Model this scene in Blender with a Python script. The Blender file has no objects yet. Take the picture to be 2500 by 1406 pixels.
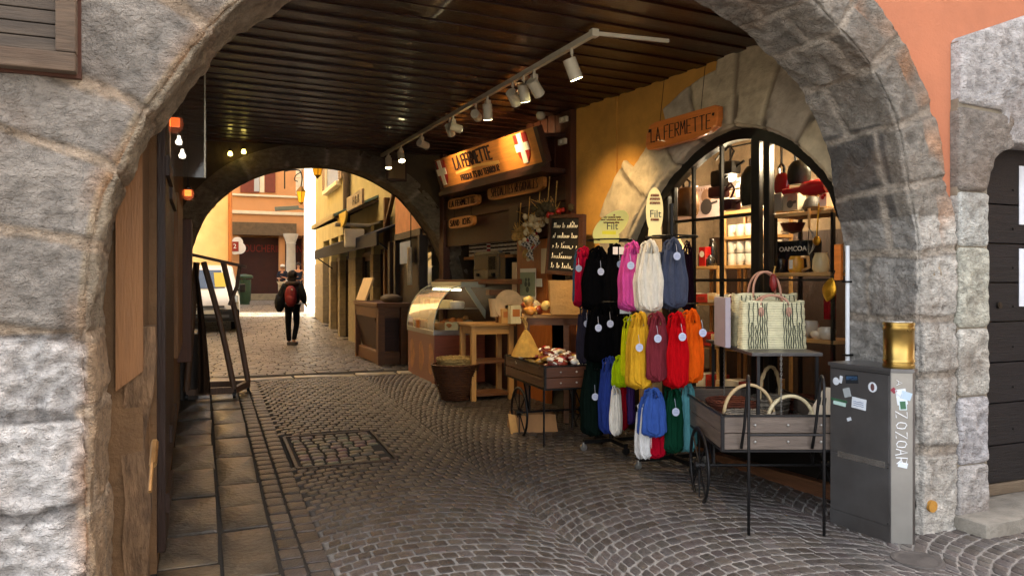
import bpy, bmesh, math, random
from mathutils import Vector, Matrix, noise, Euler
random.seed(7)
R = math.radians
SC = bpy.context.scene
COL = SC.collection
# ------------------------------------------------------------------ camera
CX, CY, CZ, F = -3.944, -3.245, 1.5, 1850.0
YAW = -22.28
ca, sa = math.cos(R(22.28)), math.sin(R(22.28))
cam_d = bpy.data.cameras.new('camera')
cam = bpy.data.objects.new('camera', cam_d); COL.objects.link(cam)
cam.location = (CX, CY, CZ); cam.rotation_euler = (R(90), 0, R(YAW))
cam_d.sensor_fit = 'HORIZONTAL'; cam_d.sensor_width = 36; cam_d.lens = 36 * F / 2500
cam_d.shift_y = -(703 - 690) / 2500.0
cam_d.clip_start = 0.05; cam_d.clip_end = 400
SC.camera = cam
# ------------------------------------------------------------------ light
SUN_EL, SUN_AZ = R(42), R(12)      # sun stands towards +x, a little towards -y
w = bpy.data.worlds.new("World"); SC.world = w; w.use_nodes = True
nt = w.node_tree; bg = nt.nodes['Background']
sky = nt.nodes.new('ShaderNodeTexSky'); sky.sky_type = 'NISHITA'; sky.sun_disc = False
sky.sun_elevation = SUN_EL; sky.sun_rotation = R(90) + SUN_AZ
sky.air_density = 1.0; sky.dust_density = 3.0
# sky light desaturated and slightly warmed, in place of a white balance
hs = nt.nodes.new('ShaderNodeHueSaturation'); hs.inputs['Saturation'].default_value = .38; nt.links.new(sky.outputs[0], hs.inputs['Color'])
wm = nt.nodes.new('ShaderNodeMix'); wm.data_type = 'RGBA'; wm.blend_type = 'MULTIPLY'; wm.inputs[0].default_value = 1; wm.inputs[7].default_value = (1.05, 1.0, .95, 1)
nt.links.new(hs.outputs[0], wm.inputs[6]); nt.links.new(wm.outputs[2], bg.inputs[0]); bg.inputs[1].default_value = 0.15
sd = bpy.data.lights.new('sun', 'SUN'); sd.energy = 5; sd.angle = R(0.5); sd.color = (1, .93, .8)
so = bpy.data.objects.new('sun', sd); COL.objects.link(so)
sdir = Vector((math.cos(SUN_EL) * math.cos(SUN_AZ), -math.cos(SUN_EL) * math.sin(SUN_AZ), math.sin(SUN_EL)))
so.rotation_euler = sdir.to_track_quat('Z', 'Y').to_euler(); so.location = (20, 0, 20)
SC.view_settings.view_transform = 'Standard'; SC.view_settings.look = 'None'
SC.view_settings.exposure = 2.6; SC.view_settings.gamma = 1
SC.cycles.use_denoising = True; SC.cycles.max_bounces = 6; SC.cycles.diffuse_bounces = 3
SC.cycles.glossy_bounces = 4; SC.cycles.transparent_max_bounces = 10; SC.cycles.transmission_bounces = 6
SC.cycles.sample_clamp_indirect = 6; SC.cycles.caustics_reflective = False; SC.cycles.caustics_refractive = False
# ------------------------------------------------------------------ geometry of the view
def ray(px, py):
    rx = (px - 1250) / F; rz = (690 - py) / F
    return Vector((rx * ca + sa, -rx * sa + ca, rz))
C0 = Vector((CX, CY, CZ))
def P(px, py, Y): return C0 + ray(px, py) * Y
def hy(px, py, y):
    r = ray(px, py); return C0 + r * ((y - CY) / r.y)
def hx(px, py, x):
    r = ray(px, py); return C0 + r * ((x - CX) / r.x)
def gz(y):
    pts = [(-50, 0), (.2, 0), (1, .025), (6, .26), (7.5, .27), (16.5, .04), (21, .3), (29, .6), (33, .68), (80, .9)]
    for (a, b), (c, d) in zip(pts, pts[1:]):
        if y <= c: return b + (d - b) * (y - a) / (c - a)
    return .9
def G(px, py):
    z = 0.1
    for _ in range(30):
        r = ray(px, py); p = C0 + r * ((z - CZ) / r.z); z = z * .4 + gz(p.y) * .6
    p.z = gz(p.y); return p
def yf(Y, px=1250): return P(px, 690, Y)
# ------------------------------------------------------------------ colour and materials
def lin(c): return c / 12.92 if c <= .04045 else ((c + .055) / 1.055) ** 2.4
def hexc(h, a=1):
    h = h.lstrip('#'); return tuple(lin(int(h[i:i + 2], 16) / 255) for i in (0, 2, 4)) + (a,)
def mat(name, col, rough=.7, metal=0, var=.25, ns=6, bump=.25, bs=40, wood=None, attr=False, emis=0, ecol=None,
        alpha=1, trans=0, wave=None, coat=0, spec=.5, stain=None, grain=(1, 1, 1), sub=0, ior=1.45):
    m = bpy.data.materials.new(name); m.use_nodes = True
    t = m.node_tree; N = t.nodes; L = t.links; b = N['Principled BSDF']
    if isinstance(col, str): col = hexc(col)
    if len(col) == 3: col = tuple(col) + (1,)
    b.inputs['Roughness'].default_value = rough; b.inputs['Metallic'].default_value = metal
    b.inputs['Specular IOR Level'].default_value = spec; b.inputs['Coat Weight'].default_value = coat
    b.inputs['IOR'].default_value = ior
    if trans: b.inputs['Transmission Weight'].default_value = trans
    if alpha < 1: b.inputs['Alpha'].default_value = alpha
    tc = N.new('ShaderNodeTexCoord'); mp = N.new('ShaderNodeMapping')
    L.new(tc.outputs['Object'], mp.inputs[0]); mp.inputs['Scale'].default_value = grain
    if wood:
        mp.inputs['Scale'].default_value = wood
    n1 = N.new('ShaderNodeTexNoise'); n1.inputs['Scale'].default_value = ns; n1.inputs['Detail'].default_value = 8
    n1.inputs['Roughness'].default_value = .65
    L.new(mp.outputs[0], n1.inputs[0])
    mr = N.new('ShaderNodeMapRange'); mr.inputs[1].default_value = .3; mr.inputs[2].default_value = .7
    mr.inputs[3].default_value = 1 - var; mr.inputs[4].default_value = 1 + var
    L.new(n1.outputs[0], mr.inputs[0])
    mx = N.new('ShaderNodeMix'); mx.data_type = 'RGBA'; mx.blend_type = 'MULTIPLY'; mx.inputs[0].default_value = 1
    if attr:
        at = N.new('ShaderNodeAttribute'); at.attribute_name = 'Col'; L.new(at.outputs['Color'], mx.inputs[6])
    else: mx.inputs[6].default_value = col
    L.new(mr.outputs[0], mx.inputs[7]); out = mx.outputs[2]
    if stain:
        sc, ss, amt = stain
        n3 = N.new('ShaderNodeTexNoise'); n3.inputs['Scale'].default_value = ss; n3.inputs['Detail'].default_value = 6
        L.new(tc.outputs['Object'], n3.inputs[0])
        r3 = N.new('ShaderNodeMapRange'); r3.inputs[1].default_value = .5; r3.inputs[2].default_value = .68
        r3.inputs[3].default_value = 0; r3.inputs[4].default_value = amt; L.new(n3.outputs[0], r3.inputs[0])
        m2 = N.new('ShaderNodeMix'); m2.data_type = 'RGBA'; L.new(r3.outputs[0], m2.inputs[0])
        L.new(out, m2.inputs[6]); m2.inputs[7].default_value = hexc(sc) if isinstance(sc, str) else sc
        out = m2.outputs[2]
    L.new(out, b.inputs['Base Color'])
    if bump:
        n2 = N.new('ShaderNodeTexNoise'); n2.inputs['Scale'].default_value = bs; n2.inputs['Detail'].default_value = 9
        n2.inputs['Roughness'].default_value = .6; L.new(mp.outputs[0], n2.inputs[0])
        h = n2.outputs[0]
        if wave:
            wv = N.new('ShaderNodeTexWave'); wv.bands_direction = wave[0]; wv.inputs['Scale'].default_value = wave[1]
            wv.inputs['Distortion'].default_value = wave[2]; L.new(tc.outputs['Object'], wv.inputs[0])
            ma = N.new('ShaderNodeMath'); ma.operation = 'ADD'; L.new(h, ma.inputs[0]); L.new(wv.outputs['Fac'], ma.inputs[1])
            h = ma.outputs[0]
        bp = N.new('ShaderNodeBump'); bp.inputs['Strength'].default_value = bump; bp.inputs['Distance'].default_value = .02
        L.new(h, bp.inputs['Height']); L.new(bp.outputs[0], b.inputs['Normal'])
        rr = N.new('ShaderNodeMapRange'); rr.inputs[3].default_value = max(.03, rough - .12); rr.inputs[4].default_value = min(1, rough + .12)
        L.new(n1.outputs[0], rr.inputs[0]); L.new(rr.outputs[0], b.inputs['Roughness'])
    if emis:
        e = ecol or col
        b.inputs['Emission Color'].default_value = hexc(e) if isinstance(e, str) else e
        b.inputs['Emission Strength'].default_value = emis
    return m
_mc = {}
def M(name, *a, **k):
    if name not in _mc: _mc[name] = mat(name, *a, **k)
    return _mc[name]
def wood(h, name=None, rough=.6, ax='x', var=.35, **k):
    g = {'x': (1, 12, 12), 'y': (12, 1, 12), 'z': (12, 12, 1)}[ax]
    return M(name or 'wood_' + h.lstrip('#') + ax, h, rough=rough, wood=g, var=var, ns=3, bs=9, bump=.35, **k)
def paint(h, rough=.5, **k): return M('paint_' + h.lstrip('#') + '_' + str(int(rough * 100)), h, rough=rough, var=.08, bump=.06, **k)
def cloth(h, **k): return M('cloth_' + h.lstrip('#'), h, rough=.95, var=.25, ns=14, bump=.6, bs=160, spec=.15, **k)
BLACKM = lambda: M('black_metal', '#1b1a1a', rough=.45, metal=.6, var=.2, bump=.1)
# ------------------------------------------------------------------ mesh builder
class MB:
    def __init__(s): s.bm = bmesh.new(); s.c = None
    def face(s, vs):
        try: return s.bm.faces.new(vs)
        except ValueError: return None
    def box(s, c, d, rz=0, rx=0, ry=0, bev=0, M4=None):
        m = M4 or (Matrix.Translation(c) @ Euler((rx, ry, rz)).to_matrix().to_4x4())
        n0 = len(s.bm.verts)
        r = bmesh.ops.create_cube(s.bm, size=1, matrix=m @ Matrix.Diagonal((d[0], d[1], d[2], 1)))
        if bev:
            es = list({e for v in r['verts'] for e in v.link_edges})
            bmesh.ops.bevel(s.bm, geom=es, offset=bev, segments=2, affect='EDGES', profile=.6)
        return s
    def b2(s, x0, x1, y0, y1, z0, z1, **k):
        return s.box(((x0 + x1) / 2, (y0 + y1) / 2, (z0 + z1) / 2), (abs(x1 - x0), abs(y1 - y0), abs(z1 - z0)), **k)
    def bar(s, a, b, w_, h_, up=(0, 0, 1), bev=0):
        a = Vector(a); b = Vector(b); d = b - a; L_ = d.length; d.normalize(); u = Vector(up)
        x = d.cross(u)
        if x.length < 1e-3: x = d.cross(Vector((1, 0, 0)))
        x.normalize(); z = x.cross(d)
        m = Matrix((x, d, z)).transposed().to_4x4(); m.translation = (a + b) / 2
        return s.box(None, (w_, L_, h_), M4=m, bev=bev)
    def tube(s, pts, r, n=8, closed=False, cap=True, sq=None):
        pts = [Vector(p) for p in pts]; k = len(pts)
        rs = r if isinstance(r, (list, tuple)) else [r] * k
        prev = None; rings = []
        for i, p in enumerate(pts):
            a = pts[i - 1] if (i or closed) else p; b = pts[(i + 1) % k] if (i < k - 1 or closed) else p
            d = (b - a)
            if d.length < 1e-9: d = Vector((0, 0, 1))
            d.normalize()
            if prev is None:
                u = d.cross(Vector((0, 0, 1)))
                if u.length < .05: u = d.cross(Vector((0, 1, 0)))
            else: u = prev - d * prev.dot(d)
            if u.length < 1e-6: u = d.orthogonal()
            u.normalize(); prev = u; v = d.cross(u)
            q = sq or 1
            rings.append([s.bm.verts.new(p + (u * math.cos(2 * math.pi * j / n) + v * math.sin(2 * math.pi * j / n) * q) * rs[i]) for j in range(n)])
        for i in range(k if closed else k - 1):
            A = rings[i]; B = rings[(i + 1) % k]
            for j in range(n): s.face((A[j], A[(j + 1) % n], B[(j + 1) % n], B[j]))
        if cap and not closed: s.face(rings[0][::-1]); s.face(rings[-1])
        return s
    def cyl(s, a, b, r, r2=None, n=16): return s.tube([a, b], [r, r if r2 is None else r2], n=n)
    def lathe(s, prof, c=(0, 0, 0), n=20, ax='z', cap=True, sx=1, sy=1, wob=0):
        c = Vector(c); rings = []
        for r_, z_ in prof:
            ring = []
            for j in range(n):
                t = 2 * math.pi * j / n; q = r_ * (1 + (random.random() - .5) * wob)
                v = (q * math.cos(t) * sx, q * math.sin(t) * sy, z_)
                if ax == 'x': v = (v[2], v[0], v[1])
                if ax == 'y': v = (v[0], v[2], v[1])
                ring.append(s.bm.verts.new(c + Vector(v)))
            rings.append(ring)
        for A, B in zip(rings, rings[1:]):
            for j in range(n): s.face((A[j], A[(j + 1) % n], B[(j + 1) % n], B[j]))
        if cap: s.face(rings[0][::-1]); s.face(rings[-1])
        return s
    def blob(s, c, d, sub=2, amp=.12, fr=3, rz=0, seed=0):
        m = Matrix.Translation(c) @ Euler((0, 0, rz)).to_matrix().to_4x4() @ Matrix.Diagonal((d[0] / 2, d[1] / 2, d[2] / 2, 1))
        r = bmesh.ops.create_icosphere(s.bm, subdivisions=sub, radius=1)
        for v in r['verts']:
            k = 1 + amp * noise.noise(v.co * fr + Vector((seed * 7.1, seed * 3.3, 0)))
            v.co = m @ (v.co * k)
        return s
    def prism(s, poly, y0, y1, bev=0):
        """poly in (x,z); extruded from y0 (front) to y1"""
        a = [s.bm.verts.new((x, y0, z)) for x, z in poly]; b = [s.bm.verts.new((x, y1, z)) for x, z in poly]
        n = len(poly); fs = [s.face(a), s.face(b[::-1])]
        for i in range(n): fs.append(s.face((a[i], b[i], b[(i + 1) % n], a[(i + 1) % n])))
        if bev:
            es = [e for e in fs[0].edges]
            bmesh.ops.bevel(s.bm, geom=es, offset=bev, segments=2, affect='EDGES', profile=.6)
        return s
    def hprism(s, poly, z0, z1):
        a = [s.bm.verts.new((x, y, z0)) for x, y in poly]; b = [s.bm.verts.new((x, y, z1)) for x, y in poly]
        n = len(poly); s.face(a[::-1]); s.face(b)
        for i in range(n): s.face((a[i], a[(i + 1) % n], b[(i + 1) % n], b[i]))
        return s
    def grid(s, fn, nu, nv, cu=False):
        vs = [[s.bm.verts.new(fn(i / nu, j / nv)) for j in range(nv + 1)] for i in range(nu if cu else nu + 1)]
        for i in range(nu):
            A = vs[i]; B = vs[(i + 1) % len(vs)]
            for j in range(nv): s.face((A[j], B[j], B[j + 1], A[j + 1]))
        return s
    def build(s, name, m, parent=None, smooth=False, normals=True):
        me = bpy.data.meshes.new(name)
        if normals: bmesh.ops.recalc_face_normals(s.bm, faces=s.bm.faces)
        s.bm.to_mesh(me); s.bm.free()
        me.materials.append(m)
        if smooth:
            for p in me.polygons: p.use_smooth = True
            if smooth == 'a':
                me.set_sharp_from_angle(angle=R(40))
        o = bpy.data.objects.new(name, me); COL.objects.link(o)
        if parent is not None: o.parent = parent
        return o
def tag(o, label, cat, group=None, kind=None):
    if label: o['label'] = label
    if cat: o['category'] = cat
    if group: o['group'] = group
    if kind: o['kind'] = kind
    return o
def thing(name, label, cat, loc=(0, 0, 0), rz=0, group=None, rx=0, ry=0):
    o = bpy.data.objects.new(name, None); COL.objects.link(o); o.empty_display_size = .1
    o.location = loc; o.rotation_euler = (rx, ry, rz); return tag(o, label, cat, group)
def struct(o): o['kind'] = 'structure'; return o
def dup(o, label=None, loc=None, rz=None, scale=None):
    def cp(x, par):
        c = x.copy(); COL.objects.link(c)
        if par is not None: c.parent = par
        for ch in list(x.children): cp(ch, c)
        return c
    c = cp(o, None)
    if label: c['label'] = label
    if loc is not None: c.location = loc
    if rz is not None: c.rotation_euler.z = rz
    if scale is not None: c.scale = scale if isinstance(scale, (tuple, list)) else (scale,) * 3
    return c
def fbm(v, o=4): return noise.fractal(v, 1.0, 2.0, o)
def catmull(pts, step):
    pts = [Vector(p) for p in pts]; out = []
    e = [pts[0] * 2 - pts[1]] + pts + [pts[-1] * 2 - pts[-2]]
    for i in range(1, len(e) - 2):
        p0, p1, p2, p3 = e[i - 1:i + 3]; n = max(1, int((p2 - p1).length / step))
        for k in range(n):
            t = k / n
            out.append(.5 * ((2 * p1) + (p2 - p0) * t + (2 * p0 - 5 * p1 + 4 * p2 - p3) * t * t + (3 * p1 - p0 - 3 * p2 + p3) * t ** 3))
    out.append(pts[-1]); return out
def text_part(name, s, size, m, parent, loc, rot=(R(90), 0, 0), depth=.002, sx=1, align='CENTER', shear=0):
    cu = bpy.data.curves.new(name, 'FONT'); cu.body = s; cu.size = size; cu.extrude = depth; cu.align_x = align; cu.align_y = 'CENTER'; cu.shear = shear
    cu.resolution_u = 3
    t = bpy.data.objects.new(name, cu); COL.objects.link(t)
    dg = bpy.context.evaluated_depsgraph_get(); me = bpy.data.meshes.new_from_object(t.evaluated_get(dg))
    bpy.data.objects.remove(t); me.materials.clear(); me.materials.append(m)
    o = bpy.data.objects.new(name, me); COL.objects.link(o); o.parent = parent
    o.location = loc; o.rotation_euler = rot; o.scale = (sx, 1, 1); return o
STR = {'L': [[(0, 1), (0, 0), (.6, 0)]], 'A': [[(0, 0), (.3, 1), (.6, 0)], [(.12, .4), (.48, .4)]],
       'F': [[(0, 0), (0, 1), (.6, 1)], [(0, .55), (.45, .55)]], 'E': [[(.6, 1), (0, 1), (0, 0), (.6, 0)], [(0, .52), (.45, .52)]],
       'R': [[(0, 0), (0, 1), (.5, 1), (.58, .8), (.5, .55), (0, .5)], [(.2, .5), (.6, 0)]],
       'M': [[(0, 0), (.08, 1), (.35, .4), (.62, 1), (.7, 0)]], 'T': [[(0, 1), (.7, 1)], [(.35, 1), (.35, 0)]],
       '"': [[(.05, 1), (0, .8)], [(.2, 1), (.15, .8)]], 'S': [[(.55, .9), (.3, 1), (.05, .85), (.1, .6), (.5, .42), (.55, .15), (.3, 0), (0, .12)]],
       'P': [[(0, 0), (0, 1), (.5, 1), (.55, .75), (.5, .5), (0, .5)]], 'O': [[(.3, 1), (.05, .8), (0, .5), (.05, .2), (.3, 0), (.55, .2), (.6, .5), (.55, .8), (.3, 1)]],
       'D': [[(0, 0), (0, 1), (.35, .95), (.6, .5), (.35, .05), (0, 0)]], 'U': [[(0, 1), (0, .2), (.3, 0), (.6, .2), (.6, 1)]],
       'I': [[(.1, 0), (.1, 1)]], 'C': [[(.55, .85), (.3, 1), (.05, .75), (0, .4), (.15, .05), (.4, 0), (.58, .15)]],
       'G': [[(.55, .85), (.3, 1), (.05, .75), (0, .4), (.15, .05), (.4, 0), (.58, .15), (.58, .45), (.35, .45)]],
       'N': [[(0, 0), (0, 1), (.6, 0), (.6, 1)]], 'X': [[(0, 0), (.6, 1)], [(0, 1), (.6, 0)]], 'H': [[(0, 0), (0, 1)], [(.6, 0), (.6, 1)], [(0, .5), (.6, .5)]],
       'Z': [[(0, 1), (.6, 1), (0, 0), (.6, 0)]], 'V': [[(0, 1), (.3, 0), (.6, 1)]], 'Y': [[(0, 1), (.3, .5), (.6, 1)], [(.3, .5), (.3, 0)]]}
def strokes(mb, s, x0, x1, zc, h, y, r, jit=.04, skew=0):
    """hand-cut capitals between x0 and x1 on the plane y"""
    adv = [(.45 if c == ' ' else .35 if c in '"I' else .95 if c in 'MT' else .82) for c in s]; k = (x1 - x0) / sum(adv); x = x0
    for c, a in zip(s, adv):
        for ln in STR.get(c, []):
            mb.tube([(x + (p[0] + skew * p[1] + random.uniform(-jit, jit)) * k, y, zc - h / 2 + (p[1] + random.uniform(-jit, jit)) * h) for p in ln], r, n=5, sq=.6)
        x += a * k
    return mb
def scribble(mb, x0, x1, z, h, y, r, words):
    """joined-up handwriting"""
    x = x0; W = sum(words) + .6 * (len(words) - 1); k = (x1 - x0) / W
    for wd in words:
        n = int(wd * 3); pts = []
        for i in range(n * 4):
            u = i / (n * 4); lv = 1.7 if (i // 4) % 4 == 0 else 1
            pts.append((x + u * wd * k + math.sin(i * 1.6) * h * .12, y, z + (math.sin(i * 1.6) * .32 * lv + (lv - 1) * .3) * h))
        mb.tube(pts, r, n=4); x += (wd + .6) * k
    return mb
def catm3(pts, n=6):
    pts = [Vector(p) for p in pts]; e = [pts[0] * 2 - pts[1]] + pts + [pts[-1] * 2 - pts[-2]]; out = []
    for i in range(1, len(e) - 2):
        p0, p1, p2, p3 = e[i - 1:i + 3]
        for k in range(n):
            t = k / n; out.append(.5 * ((2 * p1) + (p2 - p0) * t + (2 * p0 - 5 * p1 + 4 * p2 - p3) * t * t + (3 * p1 - p0 - 3 * p2 + p3) * t ** 3))
    out.append(pts[-1]); return out
# ================================================================== masonry helpers
def set_cols(me, cols):
    a = me.color_attributes.new('Col', 'FLOAT_COLOR', 'POINT')
    a.data.foreach_set('color', [c for q in cols for c in q])
MASON = M('old_masonry', '#888888', rough=.88, attr=True, var=.42, ns=15, bump=1.0, bs=42, stain=('#6b5138', 2.6, .42), grain=(1, 1, 1.7))
def _crackle(m):
    t = m.node_tree; N = t.nodes; L = t.links; b = N['Principled BSDF']; bp = [n for n in N if n.type == 'BUMP'][0]
    tc = N.new('ShaderNodeTexCoord'); n1 = N.new('ShaderNodeTexNoise'); n1.inputs['Scale'].default_value = 9; n1.inputs['Detail'].default_value = 4; L.new(tc.outputs['Object'], n1.inputs[0])
    ad = N.new('ShaderNodeMix'); ad.data_type = 'RGBA'; ad.blend_type = 'LINEAR_LIGHT'; ad.inputs[0].default_value = .12; L.new(tc.outputs['Object'], ad.inputs[6]); L.new(n1.outputs['Color'], ad.inputs[7])
    v = N.new('ShaderNodeTexVoronoi'); v.feature = 'DISTANCE_TO_EDGE'; v.inputs['Scale'].default_value = 26; L.new(ad.outputs[2], v.inputs[0])
    mr = N.new('ShaderNodeMapRange'); mr.inputs[1].default_value = 0; mr.inputs[2].default_value = .12; L.new(v.outputs[0], mr.inputs[0])
    b2 = N.new('ShaderNodeBump'); b2.inputs['Strength'].default_value = .45; b2.inputs['Distance'].default_value = .012; L.new(mr.outputs[0], b2.inputs['Height']); L.new(bp.outputs[0], b2.inputs['Normal']); L.new(b2.outputs[0], b.inputs['Normal'])
    n4 = N.new('ShaderNodeTexNoise'); n4.inputs['Scale'].default_value = 60; n4.inputs['Detail'].default_value = 5; L.new(tc.outputs['Object'], n4.inputs[0])
    r4 = N.new('ShaderNodeMapRange'); r4.inputs[1].default_value = .58; r4.inputs[2].default_value = .7; r4.inputs[4].default_value = .45; L.new(n4.outputs[0], r4.inputs[0])
    src = b.inputs['Base Color'].links[0].from_socket; mx = N.new('ShaderNodeMix'); mx.data_type = 'RGBA'; L.new(r4.outputs[0], mx.inputs[0]); L.new(src, mx.inputs[6]); mx.inputs[7].default_value = (.10, .09, .08, 1); L.new(mx.outputs[2], b.inputs['Base Color'])
_crackle(MASON)
def arclen(path):
    s = [0]
    for a, b in zip(path, path[1:]): s.append(s[-1] + (b - a).length)
    return s
def masonry_ring(name, ctrl, joints, y0, depth, uw, colf, parent, amp=.012, step=.022, rc=.045, rough=None, tbreak=.0, m=None, ujoint=None, jw=.022):
    path = catmull([Vector((a, b)) for a, b in ctrl], step); S = arclen(path); n = len(path)
    js = []
    for q in joints:
        q = Vector(q); k = min(range(n), key=lambda i: (path[i] - q).length); js.append(S[k])
    js.sort()
    us = []; u = -depth
    while u < -.06: us.append(u); u += .02
    us += [-.05, -.035, -.02, -.01, 0, .01, .02, .035, .05]
    K = 34; fr = [.05 + (1 - .05) * (i + 1) / K for i in range(K)]
    verts = []; cols = []
    for i in range(n):
        T = (path[min(n - 1, i + 1)] - path[max(0, i - 1)]).normalized(); Nn = Vector((-T.y, T.x))
        W_ = uw(path[i], S[i] / S[-1])
        uu = us + [.05 + (W_ - .05) * (k + 1) / K for k in range(K)]
        for u in uu:
            yy = y0 - u if u < 0 else y0
            f_ = max(u, 0); px_, pz_ = path[i].x + Nn.x * f_, path[i].y + Nn.y * f_
            pos = Vector((px_, yy, pz_))
            sw = S[i] + .05 * noise.noise(Vector((px_ * 1.7, yy * 1.7, pz_ * 1.7))) * min(1, abs(u) * 8 + .3)
            sid = sum(1 for j in js if j < sw); dj = min([abs(sw - j) for j in js] or [9])
            extra = 0
            if ujoint and u > 0:
                for (sa_, sb_, uj) in ujoint:
                    if sa_ <= sid <= sb_: dd = abs(u - uj - .03 * noise.noise(pos * 4)); dj = min(dj, dd); sid += 50 * (u > uj)
            if u < 0 and depth > .4:
                # soffit is laid of two stones side by side, the joint wanders
                uj = -depth * (.45 + .25 * math.sin(sid * 2.3)); dd = abs(u - uj - .02 * noise.noise(pos * 5)); dj = min(dj, dd * 1.4); extra = 100 * (u < uj)
            jn = jw * (.75 + .5 * noise.noise(pos * 3 + Vector((7, 0, 0)))); k = max(0, min(1, (1 - dj / jn) * 2.2)); rec = k * k * (3 - 2 * k)
            cr_ = colf(sid, pos, u); c, rg = cr_[:2]; mc = cr_[2] if len(cr_) > 2 else (.36, .31, .25)
            nn = fbm(pos * 5 + Vector((sid * 3.1, 0, 0)), 4)
            rid = abs(noise.noise(pos * 13 + Vector((0, sid, 0)))) + .5 * abs(noise.noise(pos * 27))
            d = amp * 1.3 * nn - rg * .034 * rid + .010 * math.sin((sid + extra) * 12.9) - rec * (.014 if u > 0 else .006)
            rnd = max(0, 1 - abs(u) / rc); ins = rc * .55 * rnd * rnd * (1 + .5 * nn)
            N3 = Vector((Nn.x, 0, Nn.y)); Y3 = Vector((0, 1, 0))
            if u < -rc * .6: dr = -N3
            elif u > rc * .6: dr = -Y3
            else:
                q = (u / (rc * .6) + 1) / 2; dr = (-N3 * (1 - q) - Y3 * q).normalized()
            verts.append(pos + dr * d + (N3 + Y3) * ins + (Y3 * .06 if u > W_ - .001 else Y3 * 0))
            tone = 1 + .09 * math.sin((sid + extra) * 7.7) + .22 * nn - .45 * max(0, rid - .35)
            ln_ = max(0, 1 - abs(dj - jn * .72) / .009) * (.75 if dj < jn * 1.2 else 0)  # thin dark line beside the mortar: an edge shadow put into the colour
            cols.append(tuple(((c[q] * tone) * (1 - rec * .85) + mc[q] * rec * .85) * (1 - .62 * ln_) for q in range(3)) + (1,))
    nu = len(us) + K; faces = []
    for i in range(n - 1):
        for j in range(nu - 1):
            a = i * nu + j; faces.append((a, a + 1, a + nu + 1, a + nu))
    me = bpy.data.meshes.new(name); me.from_pydata([v[:] for v in verts], [], faces); set_cols(me, cols)
    for p in me.polygons: p.use_smooth = True
    me.materials.append(m or MASON); o = bpy.data.objects.new(name, me); COL.objects.link(o); o.parent = parent
    return o, path
def rough_block(V, Fc, Cc, poly, yf_, th, col, amp=.012, rings=12, per=.03, rg=.6, seed=0, joint=.004):
    """one hewn stone with an uneven face; poly in (x,z), face towards -y"""
    pts = [Vector(p) for p in poly]; c = sum(pts, Vector((0, 0))) / len(pts); out = []
    for a, b in zip(pts, pts[1:] + pts[:1]):
        n = max(1, int((b - a).length / per))
        for k in range(n): out.append(a + (b - a) * (k / n))
    # soften the corners
    for _ in range(1): out = [(out[i - 1] + out[i] * 2 + out[(i + 1) % len(out)]) / 4 for i in range(len(out))]
    n = len(out); base = len(V)
    def put(q, y, c_): V.append((q.x, y, q.y)); Cc.append(c_ + (1,))
    ring0 = [q + (c - q).normalized() * joint for q in out]
    for q in ring0: put(q, yf_ + th, col)
    lv = [0, .02, .05, .1] + [.1 + .9 * (k / rings) for k in range(1, rings)]
    for f in lv:
        for q in ring0:
            p = q.lerp(c, f); P3 = Vector((p.x * 1.0 + seed * 3.3, seed * 1.7, p.y))
            nn = fbm(P3 * 6, 4); rid = abs(noise.noise(P3 * 14)) + .5 * abs(noise.noise(P3 * 29))
            e = min(1, f / .09); d = amp * (1 + nn) - rg * .034 * rid
            y = yf_ - d * e + .011 * (1 - e) ** 2
            t = 1 + .22 * nn - .45 * max(0, rid - .35); put(p, y, tuple(v * t for v in col))
    m_ = len(lv); V.append((c.x, yf_ - amp, c.y)); Cc.append(col + (1,)); ci = len(V) - 1
    for k in range(m_):
        for i in range(n):
            a = base + k * n + i; b = base + k * n + (i + 1) % n
            Fc.append((a, b, b + n, a + n))
    for i in range(n): Fc.append((base + m_ * n + i, base + m_ * n + (i + 1) % n, ci))
def blocks_obj(name, blocks, parent, m=None, **k):
    V, Fc, Cc = [], [], []
    for i, (poly, yf_, th, col, *r) in enumerate(blocks):
        kk = dict(k); kk.update(r[0] if r else {}); rough_block(V, Fc, Cc, poly, yf_, th, col, seed=i + 1, **kk)
    me = bpy.data.meshes.new(name); me.from_pydata(V, [], Fc); set_cols(me, Cc)
    for p in me.polygons: p.use_smooth = True
    me.materials.append(m or MASON); o = bpy.data.objects.new(name, me); COL.objects.link(o); o.parent = parent; return o
def spandrel(name, path, xmin, xmax, ztop, zs, y, m, parent, th=.02, push=0):
    pts = []
    for i, p in enumerate(path):
        T = (path[min(len(path) - 1, i + 1)] - path[max(0, i - 1)]).normalized(); q = p + Vector((-T.y, T.x)) * push
        pts.append(q)
    tg = []; A = []; mid = len(pts) // 2
    for i, p in enumerate(pts):
        if p.y < zs: tg.append(Vector((xmin if i < mid else xmax, p.y))); A.append(p)
        else:
            if A and len(tg) and tg[-1].x == xmin and tg[-1].y < zs: A.append(p); tg.append(Vector((xmin, ztop)))
            A.append(p); tg.append(Vector((p.x, ztop)))
            if i + 1 < len(pts) and pts[i + 1].y < zs: A.append(p); tg.append(Vector((xmax, ztop)))
    mb = MB(); n = len(A)
    a = [mb.bm.verts.new((p.x, y, p.y)) for p in A]; b = [mb.bm.verts.new((p.x, y, p.y)) for p in tg]
    for i in range(n - 1): mb.face((a[i], b[i], b[i + 1], a[i + 1]))
    return mb.build(name, m, parent)
def jit(v, k=.1): return tuple(max(0, c * (1 + random.uniform(-k, k))) for c in v)
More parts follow.
